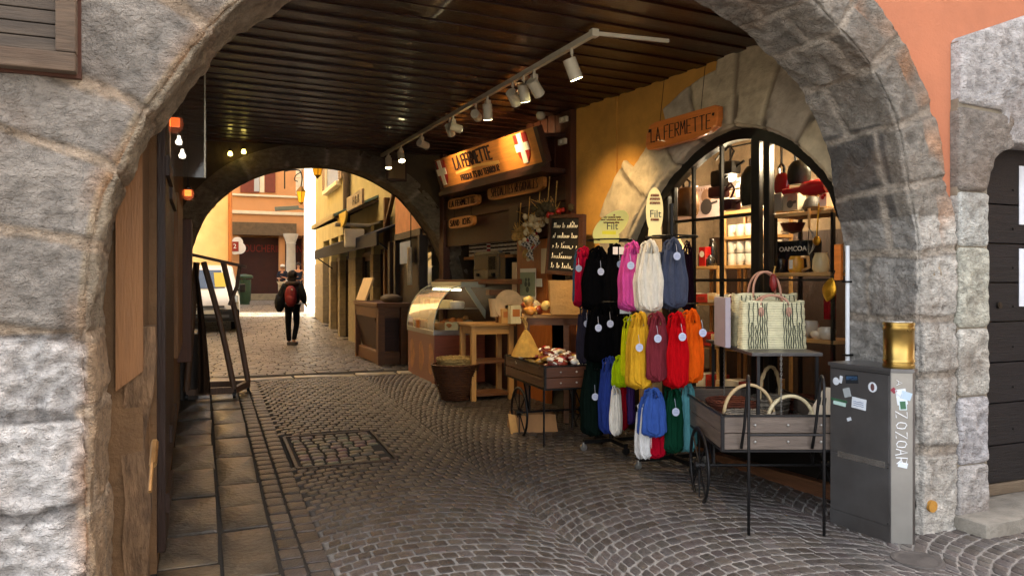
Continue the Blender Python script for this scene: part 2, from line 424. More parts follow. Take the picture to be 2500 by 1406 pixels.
# ================================================================== front house
PL_OR = M('orange_stucco', '#bf7a5a', rough=.9, var=.10, ns=3, bump=.25, bs=60, stain=('#b06a4c', 1.5, .4))
WOOD_CEIL = wood('#331709', 'ceiling_boards', rough=.34, ax='x', var=.3, coat=.15)
fh = thing('front_house', 'orange stuccoed old house over a wide rough stone archway, dark door at right', 'house')
AR = [(-4.31, -.02), (-4.32, .5), (-4.325, 1.0), (-4.33, 1.41), (-4.29, 1.76), (-4.23, 1.93), (-4.15, 2.12), (-4.05, 2.28), (-3.96, 2.42), (-3.77, 2.65), (-3.45, 2.9), (-3.0, 3.13), (-2.16, 3.3), (-1.3, 3.22), (-.83, 3.06), (-.7, 2.98), (-.54, 2.87), (-.4, 2.76), (-.27, 2.6), (-.16, 2.4), (-.09, 2.1), (-.01, 1.76), (.0, 1.4), (0, .6), (0, -.02)]
def fcol(sid, pos, u):
    x, z = pos.x, pos.z
    if x < -3:
        if z < 1.31:
            w_ = (.58, .55, .52); rg = 1.6
            if u < .0: w_ = (.34, .24, .15); rg = .3          # lime render on the reveal
        else: w_ = (.235, .21, .18); rg = .45
        if u < .04 and z > 1.31: w_ = (.30, .25, .18)
        if 0 <= u < .10:
            k = max(0, noise.noise(Vector((x * 4, 0, z * 4))) + .45) * (1 - u / .10); w_ = tuple(a * (1 - k) + b * k for a, b in zip(w_, (.42, .23, .11)))
        return w_, rg, ((.19, .175, .16) if z < 1.31 and u > .05 else (.40, .31, .22))
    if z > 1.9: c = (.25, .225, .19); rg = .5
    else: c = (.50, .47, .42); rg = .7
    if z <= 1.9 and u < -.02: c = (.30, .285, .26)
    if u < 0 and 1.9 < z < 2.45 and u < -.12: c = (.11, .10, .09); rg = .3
    if u > .2 and z > 1.7:
        k = max(0, noise.noise(Vector((x * 5, 3, z * 5))) + .3); c = tuple(a * (1 - k) + b * k for a, b in zip(c, (.45, .24, .13)))
    return c, rg
FJ = [(-4.31, .22), (-4.31, .62), (-4.32, 1.02), (-4.33, 1.31), (-4.32, 1.64), (-4.23, 1.92), (-4.13, 2.15), (-3.9, 2.5), (-3.5, 2.86), (-3.05, 3.1), (-2.6, 3.2), (-2.16, 3.3), (-1.7, 3.25), (-1.3, 3.2),
      (-.85, 3.06), (-.6, 2.92), (-.36, 2.72), (-.14, 2.42), (-.08, 2.06), (0, 1.66), (0, 1.28), (0, .95), (0, .5)]
ring, FPATH = masonry_ring('arch_masonry', AR, FJ, 0, .56, lambda p, t: .62 if t < .45 else (.33 + .29 * max(0, (.55 - t) / .1)) if t < .55 else .325, fcol, fh, step=.014, jw=.045, ujoint=[(0, 3, .42)])
spandrel('spandrel_plaster', FPATH, -4.5, .34, 3.42, 1.66, .06, PL_OR, fh, push=.2)
mb = MB(); mb.b2(-9, 6, .061, .5, 3.40, 9.6).b2(1.75, 6, .061, .5, 0, 3.4).b2(.30, 1.75, .0602, .5, 2.98, 3.4)
mb.build('plaster', PL_OR, fh)
mb = MB(); mb.b2(.335, .60, .013, .3, 0, 2.57).b2(.345, .60, .0131, .3, 2.57, 2.98).b2(.60, 1.78, .013, .3, 2.40, 2.98); mb.build('wall_core', M('joint_mortar', '#8d8474', rough=.95), fh); mb = MB(); mb.b2(-9, 6, .5, 7.42, 3.335, 9.6); mb.b2(-9, -4.62, .06, .58, 0, 3.41); mb.b2(.12, 6, .30, .5, 0, 3.34); mb.b2(-9, 6, .4, 7.4, 9.6, 9.8)
mb.build('upper_storeys', paint('#8c7a60', .9), fh)
# stones left of the arch, out of the light of the picture's edge
bl = []
for r_ in range(9):
    z = r_ * .33; x = -4.9 - (r_ % 2) * .2
    while x > -9: bl.append((((x - .62, z), (x, z), (x, z + .33), (x - .62, z + .33)), .02, .1, jit((.36, .33, .30), .2), dict(rings=5, per=.08))); x -= .62
blocks_obj('left_masonry', bl, fh); bl = []
# door surround right of the arch
sx = .33; zz = [0, .38, .80, 1.22, 1.72, 2.06]
for a, b in zip(zz, zz[1:]): bl.append((((sx, a), (.60, a), (.60, b), (sx, b)), -.005, .2, jit((.50, .48, .45), .08), dict(rg=.7)))
bl.append((((sx, 2.06), (.58, 2.06), (.60, 2.17), (.65, 2.27), (.73, 2.33), (.84, 2.36), (.84, 2.56), (sx, 2.58)), -.006, .2, (.25, .22, .19), dict(rg=.5)))
bl.append((((.34, 2.6), (.74, 2.58), (.74, 2.38), (1.78, 2.40), (1.78, 3.34), (.95, 3.22), (.34, 3.0)), -.012, .2, (.48, .46, .45), dict(rg=1.1, amp=.016, per=.03)))
blocks_obj('door_surround', bl, fh); bl = []
for a, b in zip(zz, zz[1:]): bl.append((((1.62, a), (1.95, a), (1.95, b), (1.62, b)), -.01, .2, jit((.42, .40, .37), .1)))
blocks_obj('far_door_jamb', bl, fh)
# right door: black boards
dm = wood('#1d1a1b', 'black_door_boards', rough=.55, ax='x', var=.3)
mb = MB()
dz = [.17, .42, .70, .97, 1.24, 1.50, 1.76, 2.02, 2.4]
for a, b in zip(dz, dz[1:]): mb.b2(.60, 1.66, .19, .25, a + .004, b - .004, bev=.004)
door = mb.build('door', dm, fh)
mb = MB(); mb.b2(.6, 1.66, .185, .24, .09, .168, bev=.01); mb.build('weather_board', wood('#6b5d4c', ax='x'), door)
mb = MB(); pk = hy(2437, 745, .19); mb.cyl((pk.x, .189, pk.z), (pk.x, .175, pk.z), .022); mb.cyl((pk.x, .178, pk.z), (pk.x, .172, pk.z), .012)
mb.build('lock', M('worn_iron', '#4a443c', rough=.4, metal=.8, var=.3), door)
mb = MB()
for zc in dz[1:-1]:
    for xx in (.68, 1.1): mb.lathe([(.0, -.004), (.008, -.002), (.006, .004)], (xx, .187, zc + .1), n=8, ax='y')
mb.build('nails', BLACKM(), door)
for k, (za, zb) in enumerate(((405, 548), (607, 748))):
    p0 = hy(2489, za, .183); p1 = hy(2489, zb, .183)
    mb = MB(); mb.b2(p0.x, p0.x + .22, .184, .187, p1.z, p0.z); o = mb.build('paper_notice', paint('#e8edf5', .6))
    tag(o, ['upper blank white paper notice pinned on the black door', 'lower blank white paper notice pinned on the black door'][k], 'notice', 'papers on the black door')
# door step
def rough_box(name, x0, x1, y0, y1, z0, z1, m, parent=None, amp=.012, cuts=14, seed=1):
    mb = MB(); mb.b2(x0, x1, y0, y1, z0, z1, bev=.02)
    bmesh.ops.subdivide_edges(mb.bm, edges=mb.bm.edges, cuts=1)
    for _ in range(3):
        es = [e for e in mb.bm.edges if e.calc_length() > .07]
        if es: bmesh.ops.subdivide_edges(mb.bm, edges=es, cuts=1, use_grid_fill=True)
    for v in mb.bm.verts:
        nv = Vector((noise.noise(v.co * 6 + Vector((seed, 0, 0))), noise.noise(v.co * 6 + Vector((0, seed, 5))), noise.noise(v.co * 6 + Vector((9, 0, seed))))); v.co += nv * amp
    return mb.build(name, m, parent, smooth='a')
STEP = M('step_stone', '#8f897e', rough=.8, var=.3, ns=9, bump=.7, bs=35)
rough_box('door_step', .30, 2.3, -.20, .3, -.05, .085, STEP, fh)
mb = MB(); ps = hy(2281, 1237, -.03); mb.cyl((ps.x, -.005, ps.z), (ps.x, -.024, ps.z), .035, n=24); o = mb.build('survey_disc', M('ochre_disc', '#b8863a', rough=.6), None)
tag(o, 'small round ochre marker disc set low in the pier right of the steel cabinet', 'marker')
# wooden shutter box at top left
sb = thing('window_shutter', 'weathered grey wooden shutter in a plank frame, upper left of the archway', 'shutter', (0, 0, 0))
WG = wood('#4f453b', 'grey_weathered_wood', rough=.8, ax='x', var=.5, stain=('#463c33', 4, .6))
mb = MB(); z = 2.345
q = hy(186, 178, -.06)
sx1 = q.x; sz0 = q.z
while z < 3.6: mb.b2(-6.0, sx1 - .06, -.045, -.02, z, z + .046, rx=.0, bev=.004); z += .05
mb.build('slats', WG, sb)
mb = MB(); mb.b2(sx1 - .065, sx1, -.075, -.02, sz0 + .07, 3.6, bev=.006); mb.b2(-6, sx1, -.078, -.02, sz0, sz0 + .068, bev=.006); mb.build('frame', wood('#5c4c3d', 'shutter_frame_wood', rough=.8, ax='x', var=.5, stain=('#4c3a2c', 5, .6)), sb)
mb = MB(); mb.b2(-6, sx1 + .01, -.02, .02, sz0 - .01, 3.6); mb.build('backing', paint('#4b2b1c', .8), sb)
# ================================================================== passage: left side
lh = thing('passage_left_wall', 'dark plastered wall with wooden shutters along the left of the passage', 'wall')
PLB = M('brown_plaster', '#6f5438', rough=.9, var=.3, ns=5, bump=.6, bs=30, stain=('#5d4630', 2.5, .7))
mb = MB(); mb.b2(-9, -4.155, 1.0, 7.0, 0, 3.33); mb.build('masonry', PLB, lh)
# reveal behind the arch: board above, worn timber post below
mb = MB(); mb.b2(-4.62, -4.19, .57, 1.0, 0, 3.3); mb.build('reveal', PLB, lh)
def wobbly(name, x0, x1, y0, y1, z0, z1, m, parent, amp=.008, zc=None):
    mb = MB()
    def fn(u, v):
        pass
    n = 30; ring_n = [(x0, y0), (x1, y0), (x1, y1), (x0, y1)]; rows = []
    for k in range(n + 1):
        z = z0 + (z1 - z0) * k / n; row = []
        for (x, y) in ring_n: row.append(mb.bm.verts.new((x + amp * noise.noise(Vector((x * 3, y, z * 3))), y + amp * noise.noise(Vector((x, 5 + y * 3, z * 4))), z)))
        rows.append(row)
    for A, B in zip(rows, rows[1:]):
        for j in range(4): mb.face((A[j], A[(j + 1) % 4], B[(j + 1) % 4], B[j]))
    mb.face(rows[0][::-1]); mb.face(rows[-1]); return mb.build(name, m, parent)
wobbly('timber_post', -4.265, -4.165, .565, .72, 0, 1.30, M('crumbling_render', '#7d6247', rough=.95, wood=(6, 6, 1.6), var=.6, ns=3, bs=12, bump=1.0, stain=('#3a2a1f', 4, .8)), lh, amp=.045)
bp = thing('tan_board', 'long tan wooden board with slanting lower end beside the left pier', 'board')
a0 = hy(283, 955, .55); a1 = hy(347, 905, .55); a2 = hy(330, 440, .55); a3 = hy(285, 500, .55)
mb = MB(); mb.prism([(a0.x, a0.z), (a1.x + .005, a1.z), (a1.x, 2.2), (a0.x, 2.2)], .535, .56); mb.build('panel', wood('#8a6039', 'tan_ply', rough=.6, ax='z', var=.14), bp)
# shutters folded against the left wall
DK = wood('#2b1a11', 'dark_shutter_wood', rough=.5, ax='z', var=.4)
def shutter(y0, y1, z0, z1, th=.05, label=''):
    t = thing('folding_shutter', label, 'shutter', (-4.155, 0, 0), group='shutters along the left wall')
    mb = MB(); n = 4; ww = (y1 - y0) / n
    for k in range(n): mb.b2(0, th, y0 + k * ww + .004, y0 + (k + 1) * ww - .004, z0, z1, bev=.004)
    mb.build('boards', DK, t)
    for za_ in (z0 + .2, z1 - .3): mb = MB(); mb.b2(th, th + .02, y0, y1, za_, za_ + .1); mb.build('ledge', DK, t)
    return t
shutter(1.02, 1.55, .12, 2.35, .04, 'nearest dark plank shutter folded beside the tan board')
shutter(1.7, 2.6, .35, 2.3, .03, 'dark plank shutter beyond the first one on the left wall')
t = thing('shutter_bar', 'pale brass locking bar of the shutters low on the left wall', 'bar'); mb = MB()
mb.tube([hx(373, 1135, -4.09), hx(378, 1078, -4.09)], .012, n=6); mb.tube([hx(366, 1200, -4.09), hx(371, 1130, -4.09)], .006, n=6); mb.build('rod', M('worn_brass', '#b08a58', rough=.35, metal=.9), t)
p0 = hx(392, 490, -4.1); p1 = hx(408, 870, -4.1)
mb = MB(); mb.b2(-4.15, -4.10, 2.75, 4.1, .95, 2.15, bev=.006); o = mb.build('tan_wall_panel', wood('#6b4a2b', 'tan_dull_ply', rough=.6, ax='z', var=.2)); tag(o, 'dull tan panel fixed on the left passage wall behind the shutters', 'panel')
mb = MB(); mb.b2(-4.16, -4.03, 4.5, 5.3, .75, 2.1, bev=.01); o = mb.build('brown_cupboard', wood('#4d2c1b', 'brown_board', rough=.5, ax='z')); tag(o, 'narrow red brown wooden cupboard on the left wall before the rack', 'cupboard')
mb = MB(); mb.b2(-4.16, -3.98, 5.6, 6.5, .2, .95, bev=.01); o = mb.build('wall_bin', wood('#2b2119', 'bin_wood', rough=.6, ax='z')); tag(o, 'low dark wooden box against the left wall behind the wheeled rack', 'box')
# glass lantern panel and lamps
t = thing('hanging_glass_panel', 'tall clear glass pane hanging beside the left wall below the ceiling', 'panel')
qa = P(499, 212, 4.6); qb = P(499, 434, 4.6); ql = P(420, 434, 4.75)
GL = M('clear_glass', '#ffffff', rough=.03, alpha=.22, spec=.9, var=0, bump=0)
mb = MB(); mb.b2(ql.x, qa.x, qa.y, qa.y + .008, qb.z, 3.2); mb.build('pane', M('smoky_glass', '#50463c', rough=.06, alpha=.45, spec=.9, var=0, bump=0), t)
mb = MB(); mb.b2(qa.x - .002, qa.x + .008, qa.y - .004, qa.y + .012, qb.z, 3.25); mb.build('edge', M('glass_edge', '#a9a08c', rough=.2, metal=.5), t)
def lantern(px, py, Y, r, label, cord=.35):
    c = P(px, py, Y); t = thing('pendant_lamp', label, 'lamp', c, group='orange pendant lamps by the left wall')
    mb = MB(); mb.lathe([(.0, -r * 1.35), (r * .5, -r * 1.3), (r * .95, -r * .8), (r * 1.05, -.1 * r), (r * .95, r * .5), (r * .6, r * 1.1)], n=20, cap=False); mb.build('glass_globe', GL, t, smooth=True)
    mb = MB(); mb.b2(-r * .6, r * .6, -r * .5, r * .5, -r * .5, r * .6, bev=r * .1); mb.build('glowing_core', M('orange_glow', '#ff7a30', emis=.75, ecol='#ff6a28', rough=.5, var=.1, bump=0), t)
    mb = MB(); mb.cyl((0, 0, r * .6), (0, 0, r * 1.3), r * .65, r * .5); mb.tube([(0, 0, r * 1.2), (0, 0, 3.33 - c.z)], .006, n=5); mb.build('cap', BLACKM(), t)
    return t
lantern(427, 300, 5.4, .055, 'nearer pendant lamp with orange core and glass globe, half behind the arch')
lantern(459, 472, 8.6, .06, 'farther pendant lamp with orange core low beside the far arch')
for k, (a, b, l) in enumerate(((437, 345, 'upper small white bulb hanging behind the glass pane'), (445, 378, 'lower small white bulb hanging behind the glass pane'))):  # lamp reflections in the pane, built as small glowing shapes on cords
    c = P(a, b, 5.6); t = thing('pane_glint', l, 'bulb', c, group='small white bulbs behind the pane'); mb = MB(); mb.lathe([(.0, -.03), (.02, -.024), (.026, -.005), (.012, .02), (.01, .04)], n=12)  # each stands in for a lamp reflection in the pane, not a real bulb
    mb.build('bulb_glass', M('glint_glow', '#ffffff', emis=1.6, ecol='#fff2d8', bump=0), t, smooth=True); mb = MB(); mb.tube([(0, 0, .03), (0, 0, 3.3 - c.z)], .003, n=4); mb.build('cord', BLACKM(), t)  # glowing shape and cord of the stand-in reflection
# ================================================================== ceiling
ceil = MB(); y = .5; k = 0
while y < 7.9:
    # boards laid across the passage, slightly askew, with a small step between neighbours
    dzz = (.0, .012)[k % 2]
    ceil.box((-2.0, y + .055, 3.31 - dzz / 2 + random.uniform(-.003, .003)), (6.6, .110, .03 + dzz), rz=R(4 + random.uniform(-.12, .12)), ry=R(random.uniform(-.08, .08))); y += .116; k += 1
ceil.b2(-5, 1, .5, 7.4, 3.325, 3.334)
o = ceil.build('ceiling', WOOD_CEIL); struct(o)
# ================================================================== right wall (K frame)
A2 = Vector((-.372, 3.78, 0)); B2 = Vector((.04, .545, 0)); KE = (B2 - A2).normalized(); KN = Vector((-KE.y, KE.x, 0)); KRZ = math.atan2(KE.y, KE.x)
def K(px, py, off=0):
    r = ray(px, py); o_ = A2 - KN * off; k = (o_ - C0).dot(KN) / r.dot(KN); q = C0 + r * k - o_; return q.dot(KE), CZ + r.z * k
def KT(name, label, cat, a=0, off=0, z=0, **k): return thing(name, label, cat, A2 + KE * a - KN * off + Vector((0, 0, z)), KRZ + k.pop('drz', 0), **k)
def KG(a, off): q = A2 + KE * a - KN * off; return gz(q.y)
sw = KT('shop_wall', 'yellow plastered passage wall with a big pale stone arch around the shop window', 'wall')
WA = [(.74, -.02), (.74, .8), (.76, 1.5), (.88, 1.88), (1.06, 2.14), (1.38, 2.44), (1.8, 2.66), (2.2, 2.72), (2.65, 2.57), (3.01, 2.26), (3.14, 2.0), (3.3, 1.6), (3.4, .9), (3.4, -.02)]
PL_Y = M('ochre_plaster', '#c08a3a', rough=.9, var=.22, ns=3, bump=.3, bs=50, stain=('#a3742f', 2.0, .6))
PALE = M('pale_masonry', '#aaaaaa', rough=.85, attr=True, var=.22, ns=7, bump=.45, bs=35)
def wcol(sid, pos, u): return ((.50, .40, .25) if sid % 3 else (.38, .31, .22)), .35, (.14, .10, .06)
wr, WPATH = masonry_ring('arch_stones', WA, [(.74, .5), (.74, 1.0), (.75, 1.42), (.88, 1.88), (1.15, 2.25), (1.5, 2.53), (1.85, 2.68), (2.2, 2.72), (2.5, 2.65), (2.8, 2.47), (3.05, 2.2), (3.3, 1.6)], 0, .16,
    lambda p, t: (.30, .44, .26, .40, .52, .36, .50, .62, .55, .62, .5, .4, .35, .3)[min(13, int(t * 14))], wcol, sw, amp=.007, m=PALE)
spandrel('plaster', WPATH, .0, 3.42, 3.32, 1.7, .03, PL_Y, sw, push=.1)
KIOSK_A0 = -3.35
mb = MB(); mb.b2(.0, .7, .01, .3, -.2, 3.32).b2(3.26, 3.4, .2, .35, 0, 3.3); mb.build('core', PL_Y, sw)
# shop room behind the glass
RM = M('shop_room_plaster', '#7d6c55', rough=.9, var=.25, ns=7, bump=.6, bs=25)
rm = KT('shop_room', 'lit interior of the shop seen through the arched window', 'room')
mb = MB(); mb.b2(.1, 3.2, 1.75, 1.85, -.1, 3.2); mb.b2(.1, .2, .16, 1.75, -.1, 3.2); mb.b2(3.2, 3.24, .16, 1.85, -.1, 3.2); mb.build('walls', RM, rm)
mb = MB(); mb.b2(.1, 3.24, .16, 1.85, 3.1, 3.2); mb.build('ceiling', RM, rm); mb = MB(); mb.b2(.2, 3.2, 1.70, 1.75, .12, 2.0).b2(3.16, 3.2, .2, 1.70, .12, 2.0); mb.build('wainscot', wood('#2e1d12', 'dark_wainscot', ax='z'), rm)
mb = MB(); mb.b2(.1, 3.24, .0, 1.85, -.1, .12); mb.build('floor', wood('#5c3a22', ax='x'), rm)
# ================================================================== far arch wall
fw = thing('far_arch_wall', 'dark stone wall with a low arch at the far end of the passage', 'wall')
fpx = [(455, 590), (500, 530), (560, 465), (620, 430), (680, 411), (750, 401), (830, 405), (900, 425), (960, 458), (1000, 490), (1060, 570), (1090, 640)]
FA = [(-4.12, .1), (-4.12, 1.2), (-4.11, 1.7)] + [(hy(a, b, 7.0).x, hy(a, b, 7.0).z) for a, b in fpx[1:]] + [(-.66, 1.3), (-.66, .1)]
def dcol(sid, pos, u): return ((.20, .16, .11) if sid % 2 else (.15, .125, .09)), .5
fj = [(-4.12, .9), (-4.1, 1.6), (-4.0, 2.1), (-3.7, 2.5), (-3.3, 2.75), (-2.9, 2.95), (-2.4, 3.05), (-2.0, 3.05), (-1.7, 2.9), (-1.3, 2.6), (-1.0, 2.2), (-.75, 1.8), (-.66, 1.2)]
fr_, FP2 = masonry_ring('arch_stones', FA, fj, 7.0, .45, lambda p, t: .28, dcol, fw, amp=.01, step=.04)
DARKP = M('dark_plaster', '#4a3d2c', rough=.9, var=.3, ns=3, bump=.5, bs=20)
spandrel('plaster', FP2, -4.6, .4, 3.33, 1.5, 7.01, DARKP, fw, push=.2)
spandrel('back_plaster', FP2, -5.6, .6, 3.33, 1.5, 7.42, DARKP, fw, push=.0)
mb = MB(); mb.b2(-9, -4.62, 7.0, 7.4, 0, 3.33).b2(-.3, 6, 7.02, 7.4, 0, 3.33); mb.build('wall_ends', DARKP, fw)
for k, (a, b, l) in enumerate(((562, 376, 'left of the two tiny lit spots over the far arch'), (595, 371, 'right of the two tiny lit spots over the far arch'))):
    c = hy(a, b, 6.9); t = thing('arch_spot', l, 'lamp', c, group='tiny spots over the far arch')
    mb = MB(); mb.lathe([(0, -.03), (.025, -.022), (.03, 0), (.018, .03)], n=12); mb.build('bulb', M('yellow_bulb', '#ffe9a0', emis=1.6, ecol='#ffe070', bump=0), t, smooth=True)
    mb = MB(); mb.cyl((0, 0, .025), (0, .06, .05), .018); mb.build('holder', BLACKM(), t)
# mass on the right so no light leaks into the shop
mb = MB(); mb.b2(4.2, 6, .5, 7.4, 0, 3.33).b2(1.9, 4.2, 6.9, 7.02, 0, 3.33); mb.build('inner_walls', DARKP, fh)
# ================================================================== ground
GV = []
def ground_sheet():
    mb = MB(); xs = [-60, -20, -9, -5, -4.2, -3.32, -3.30, -2, 0, 2, 6, 20, 60]; ys = [-60, -20, -8, -3, -1, -.31, -.29, 0, .2, .6, 1] + [1 + .5 * k for k in range(1, 14)] + [9, 11, 13, 16.5, 18, 21, 25, 29, 33, 40, 80]
    V = [[mb.bm.verts.new((x, y, gz(y) - .001)) for x in xs] for y in ys]
    for a, b in zip(V, V[1:]):
        for i in range(len(xs) - 1): mb.face((a[i], a[i + 1], b[i + 1], b[i]))
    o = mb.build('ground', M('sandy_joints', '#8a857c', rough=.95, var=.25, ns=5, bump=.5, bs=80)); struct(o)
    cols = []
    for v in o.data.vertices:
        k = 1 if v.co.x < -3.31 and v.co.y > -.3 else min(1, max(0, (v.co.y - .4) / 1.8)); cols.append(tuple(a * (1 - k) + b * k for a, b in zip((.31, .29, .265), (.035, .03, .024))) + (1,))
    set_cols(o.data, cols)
ground_sheet()
M('sandy_joints').node_tree.nodes  # material made above
def _attr(mn):
    t = _mc[mn].node_tree; at = t.nodes.new('ShaderNodeAttribute'); at.attribute_name = 'Col'
    for nd in t.nodes:
        if nd.type == 'MIX' and nd.blend_type == 'MULTIPLY': t.links.new(at.outputs['Color'], nd.inputs[6])
_attr('sandy_joints')
SETT = M('granite_setts', '#555555', rough=.35, attr=True, var=.3, ns=22, bump=.55, bs=70, spec=.55, stain=('#3a3028', 3.0, .5))
class Setts:
    def __init__(s): s.V = []; s.F = []; s.C = []
    def stone(s, q, col, h=.008, inset=.0062, rnd=.5):
        """q: four (x,y) corners, counter-clockwise"""
        c = [sum(p[0] for p in q) / 4, sum(p[1] for p in q) / 4]; b = len(s.V); kf = min(.8, max(.42, .42 + (c[1] - 1) / 4)); h = h * kf; dz = random.uniform(-.003, .003) * kf; tx = random.uniform(-.03, .03) * kf; ty = random.uniform(-.03, .03) * kf
        P8 = []
        for i in range(4):   # eight points: corners cut
            a = q[i]; n = q[(i + 1) % 4]; p = q[i - 1]
            kp = min(.2, .011 / (math.dist(a, p) + .001)); kn = min(.2, .011 / (math.dist(a, n) + .001)); P8.append((a[0] + (p[0] - a[0]) * kp, a[1] + (p[1] - a[1]) * kp)); P8.append((a[0] + (n[0] - a[0]) * kn, a[1] + (n[1] - a[1]) * kn))
        jt = [random.uniform(-.05, .09) for _ in P8]
        for lv, (ins, zz) in enumerate(((0.0, -.013), (inset * .45, .55 * h), (inset * 1.5, h))):
            for (x, y), j in zip(P8, jt):
                dx, dy = c[0] - x, c[1] - y; L_ = math.hypot(dx, dy) or 1; k = (ins + .005) / L_ + j * .5
                X, Y = x + dx * k, y + dy * k
                s.V.append((X, Y, gz(Y) + zz + dz + (X - c[0]) * tx + (Y - c[1]) * ty)); s.C.append(col + (1,))
        s.V.append((c[0], c[1], gz(c[1]) + h * 1.15 + dz)); s.C.append(col + (1,))
        for l in range(2):
            for i in range(8): s.F.append((b + l * 8 + i, b + l * 8 + (i + 1) % 8, b + (l + 1) * 8 + (i + 1) % 8, b + (l + 1) * 8 + i))
        for i in range(8): s.F.append((b + 16 + i, b + 16 + (i + 1) % 8, b + 24))
    def build(s, name, m):
        me = bpy.data.meshes.new(name); me.from_pydata(s.V, [], s.F); set_cols(me, s.C)
        for p in me.polygons: p.use_smooth = True
        me.materials.append(m); o = bpy.data.objects.new(name, me); COL.objects.link(o); struct(o); return o
st = Setts()
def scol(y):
    k = min(1, max(0, (y - .1) / 2.6)); b = [a * (1 - k) + c * k for a, c in zip((.105, .092, .084), (.046, .036, .028))]  # setts darker further in: the passage's shade is put into their colour
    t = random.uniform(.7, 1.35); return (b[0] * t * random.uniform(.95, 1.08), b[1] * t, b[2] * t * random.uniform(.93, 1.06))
COVER = (-3.28, -2.52, 2.62, 3.62)
WB, RB, RH = 1.66, 1.16, .092
def inarc(x, y):
    if not (-3.30 < x < 2.6): return False
    if y > 6.72 or y < -1.9: return False
    if x > -.02 - .1 * max(0, y) and y > .2: return x < .5 and y < 3.4
    if COVER[0] - .02 < x < COVER[1] + .02 and COVER[2] - .02 < y < COVER[3] + .02: return False
    return True
half = math.asin(WB / 2 / RB)
for bnd in range(-1, 6):
    xc = -3.30 + WB * (bnd + .5) - .35
    for r_ in range(-30, 108):
        yb = -2.0 + r_ * RH + (.05 if bnd % 2 else 0) - RB
        n = 21; off = .5 * (r_ % 2)
        for k in range(-1, n + 1):
            a0 = -half + 2 * half * (k + off) / n; a1 = -half + 2 * half * (k + 1 + off) / n
            a0, a1 = max(-half, a0), min(half, a1)
            if a1 - a0 < .02: continue
            jr = [random.uniform(-.006, .006) for _ in range(4)]
            def pt(a, rr): return (xc + rr * math.sin(a), yb + rr * math.cos(a))
            A_, B_ = pt(a0, RB), pt(a1, RB)
            th0 = RH * (1 if True else 0)
            q = [(A_[0] + jr[0], A_[1]), (B_[0] + jr[1], B_[1]), (B_[0] + jr[1], B_[1] + th0 + jr[2]), (A_[0] + jr[0], A_[1] + th0 + jr[3])]
            cx_, cy_ = (A_[0] + B_[0]) / 2, (A_[1] + B_[1]) / 2
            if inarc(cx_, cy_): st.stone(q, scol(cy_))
# two straight courses of setts along the kerb stones
for c_ in range(2):
    y = -1.5
    while y < 6.8:
        L_ = random.uniform(.11, .17); x0 = -3.56 + c_ * .125; st.stone([(x0, y), (x0 + .12, y), (x0 + .12, y + L_), (x0, y + L_)], scol(y)); y += L_ + .003
# front area left of the passage
for r_ in range(18):
    y = -1.9 + r_ * .11
    if y > -.12: break
    x = -6.5 + random.random() * .1
    while x < -3.56: st.stone([(x, y), (x + .115, y), (x + .115, y + .105), (x, y + .105)], scol(y)); x += .12
# patch inside the cover
y = COVER[2] + .03
while y < COVER[3] - .08:
    x = COVER[0] + .03 + random.random() * .02
    while x < COVER[1] - .1: wd = random.uniform(.08, .11); st.stone([(x, y), (x + wd, y + .01), (x + wd, y + .09), (x, y + .085)], jit((.10, .08, .06), .3)); x += wd + .006
    y += .096
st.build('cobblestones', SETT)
fr = thing('cover_frame', 'rusty iron frame of a stone filled access cover in the passage floor', 'manhole cover', ((COVER[0] + COVER[1]) / 2, (COVER[2] + COVER[3]) / 2, gz(3.1)))
fr.rotation_euler.x = math.atan(.047)
mb = MB(); hx_, hy_ = (COVER[1] - COVER[0]) / 2, (COVER[3] - COVER[2]) / 2
for s_ in (-1, 1): mb.b2(s_ * hx_ - .012, s_ * hx_ + .012, -hy_, hy_, -.01, .014); mb.b2(-hx_, hx_, s_ * hy_ - .012, s_ * hy_ + .012, -.01, .0143)
mb.build('iron_edge', M('rust_iron', '#3d3026', rough=.5, metal=.5, var=.4), fr)
# rectangular setts beyond the threshold
s2 = Setts(); y = 7.32; r_ = 0
def rx0(y): return -5.6
while y < 33:
    rh = .15 if y < 16 else .25; x = -5.6 + random.random() * .2; xe = -.62 if y < 22.2 else 3.5
    if y > 22.2: x -= 3
    while x < xe:
        L_ = random.uniform(.17, .27) * (1 if y < 16 else 1.5); t = random.uniform(.8, 1.25)
        kd = min(1, max(0, (y - 12) / 8)); kc = [a * (1 - kd) + b * kd for a, b in zip((.12, .10, .08), (.21, .185, .15))]; s2.stone([(x, y), (x + L_, y + .01), (x + L_, y + rh), (x, y + rh - .006)], (kc[0] * t, kc[1] * t, kc[2] * t), h=.006); x += L_ + .004  # pale dusty setts; further out, sunlit brightness is put into the colour
    y += rh + .004
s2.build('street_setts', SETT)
# flagstones along the left wall
FLAG = M('flagstone', '#6c5f50', rough=.34, attr=True, var=.45, ns=6, bump=.6, bs=28, spec=.6, stain=('#8d7a5e', 2.2, .6))
fl = Setts()
for (xa, xb) in ((-4.16, -3.85), (-3.845, -3.565)):
    y = .1 if xa > -4 else .15
    if True: y = -.4 if xa > -4 else .57
    while y < 6.75:
        L_ = random.uniform(.38, .75); t = random.uniform(.85, 1.15)
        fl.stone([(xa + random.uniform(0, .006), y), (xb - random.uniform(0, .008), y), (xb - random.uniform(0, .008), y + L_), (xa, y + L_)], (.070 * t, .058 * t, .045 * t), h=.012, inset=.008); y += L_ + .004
x = -4.12; 
while x < -.75:
    L_ = random.uniform(.5, .8); t = random.uniform(.95, 1.1); fl.stone([(x, 6.8), (min(x + L_, -.7), 6.8), (min(x + L_, -.7), 7.02), (x, 7.02)], (.40 * t, .34 * t, .24 * t), h=.014, inset=.006); x += L_ + .004
fl.build('flagstones', FLAG)
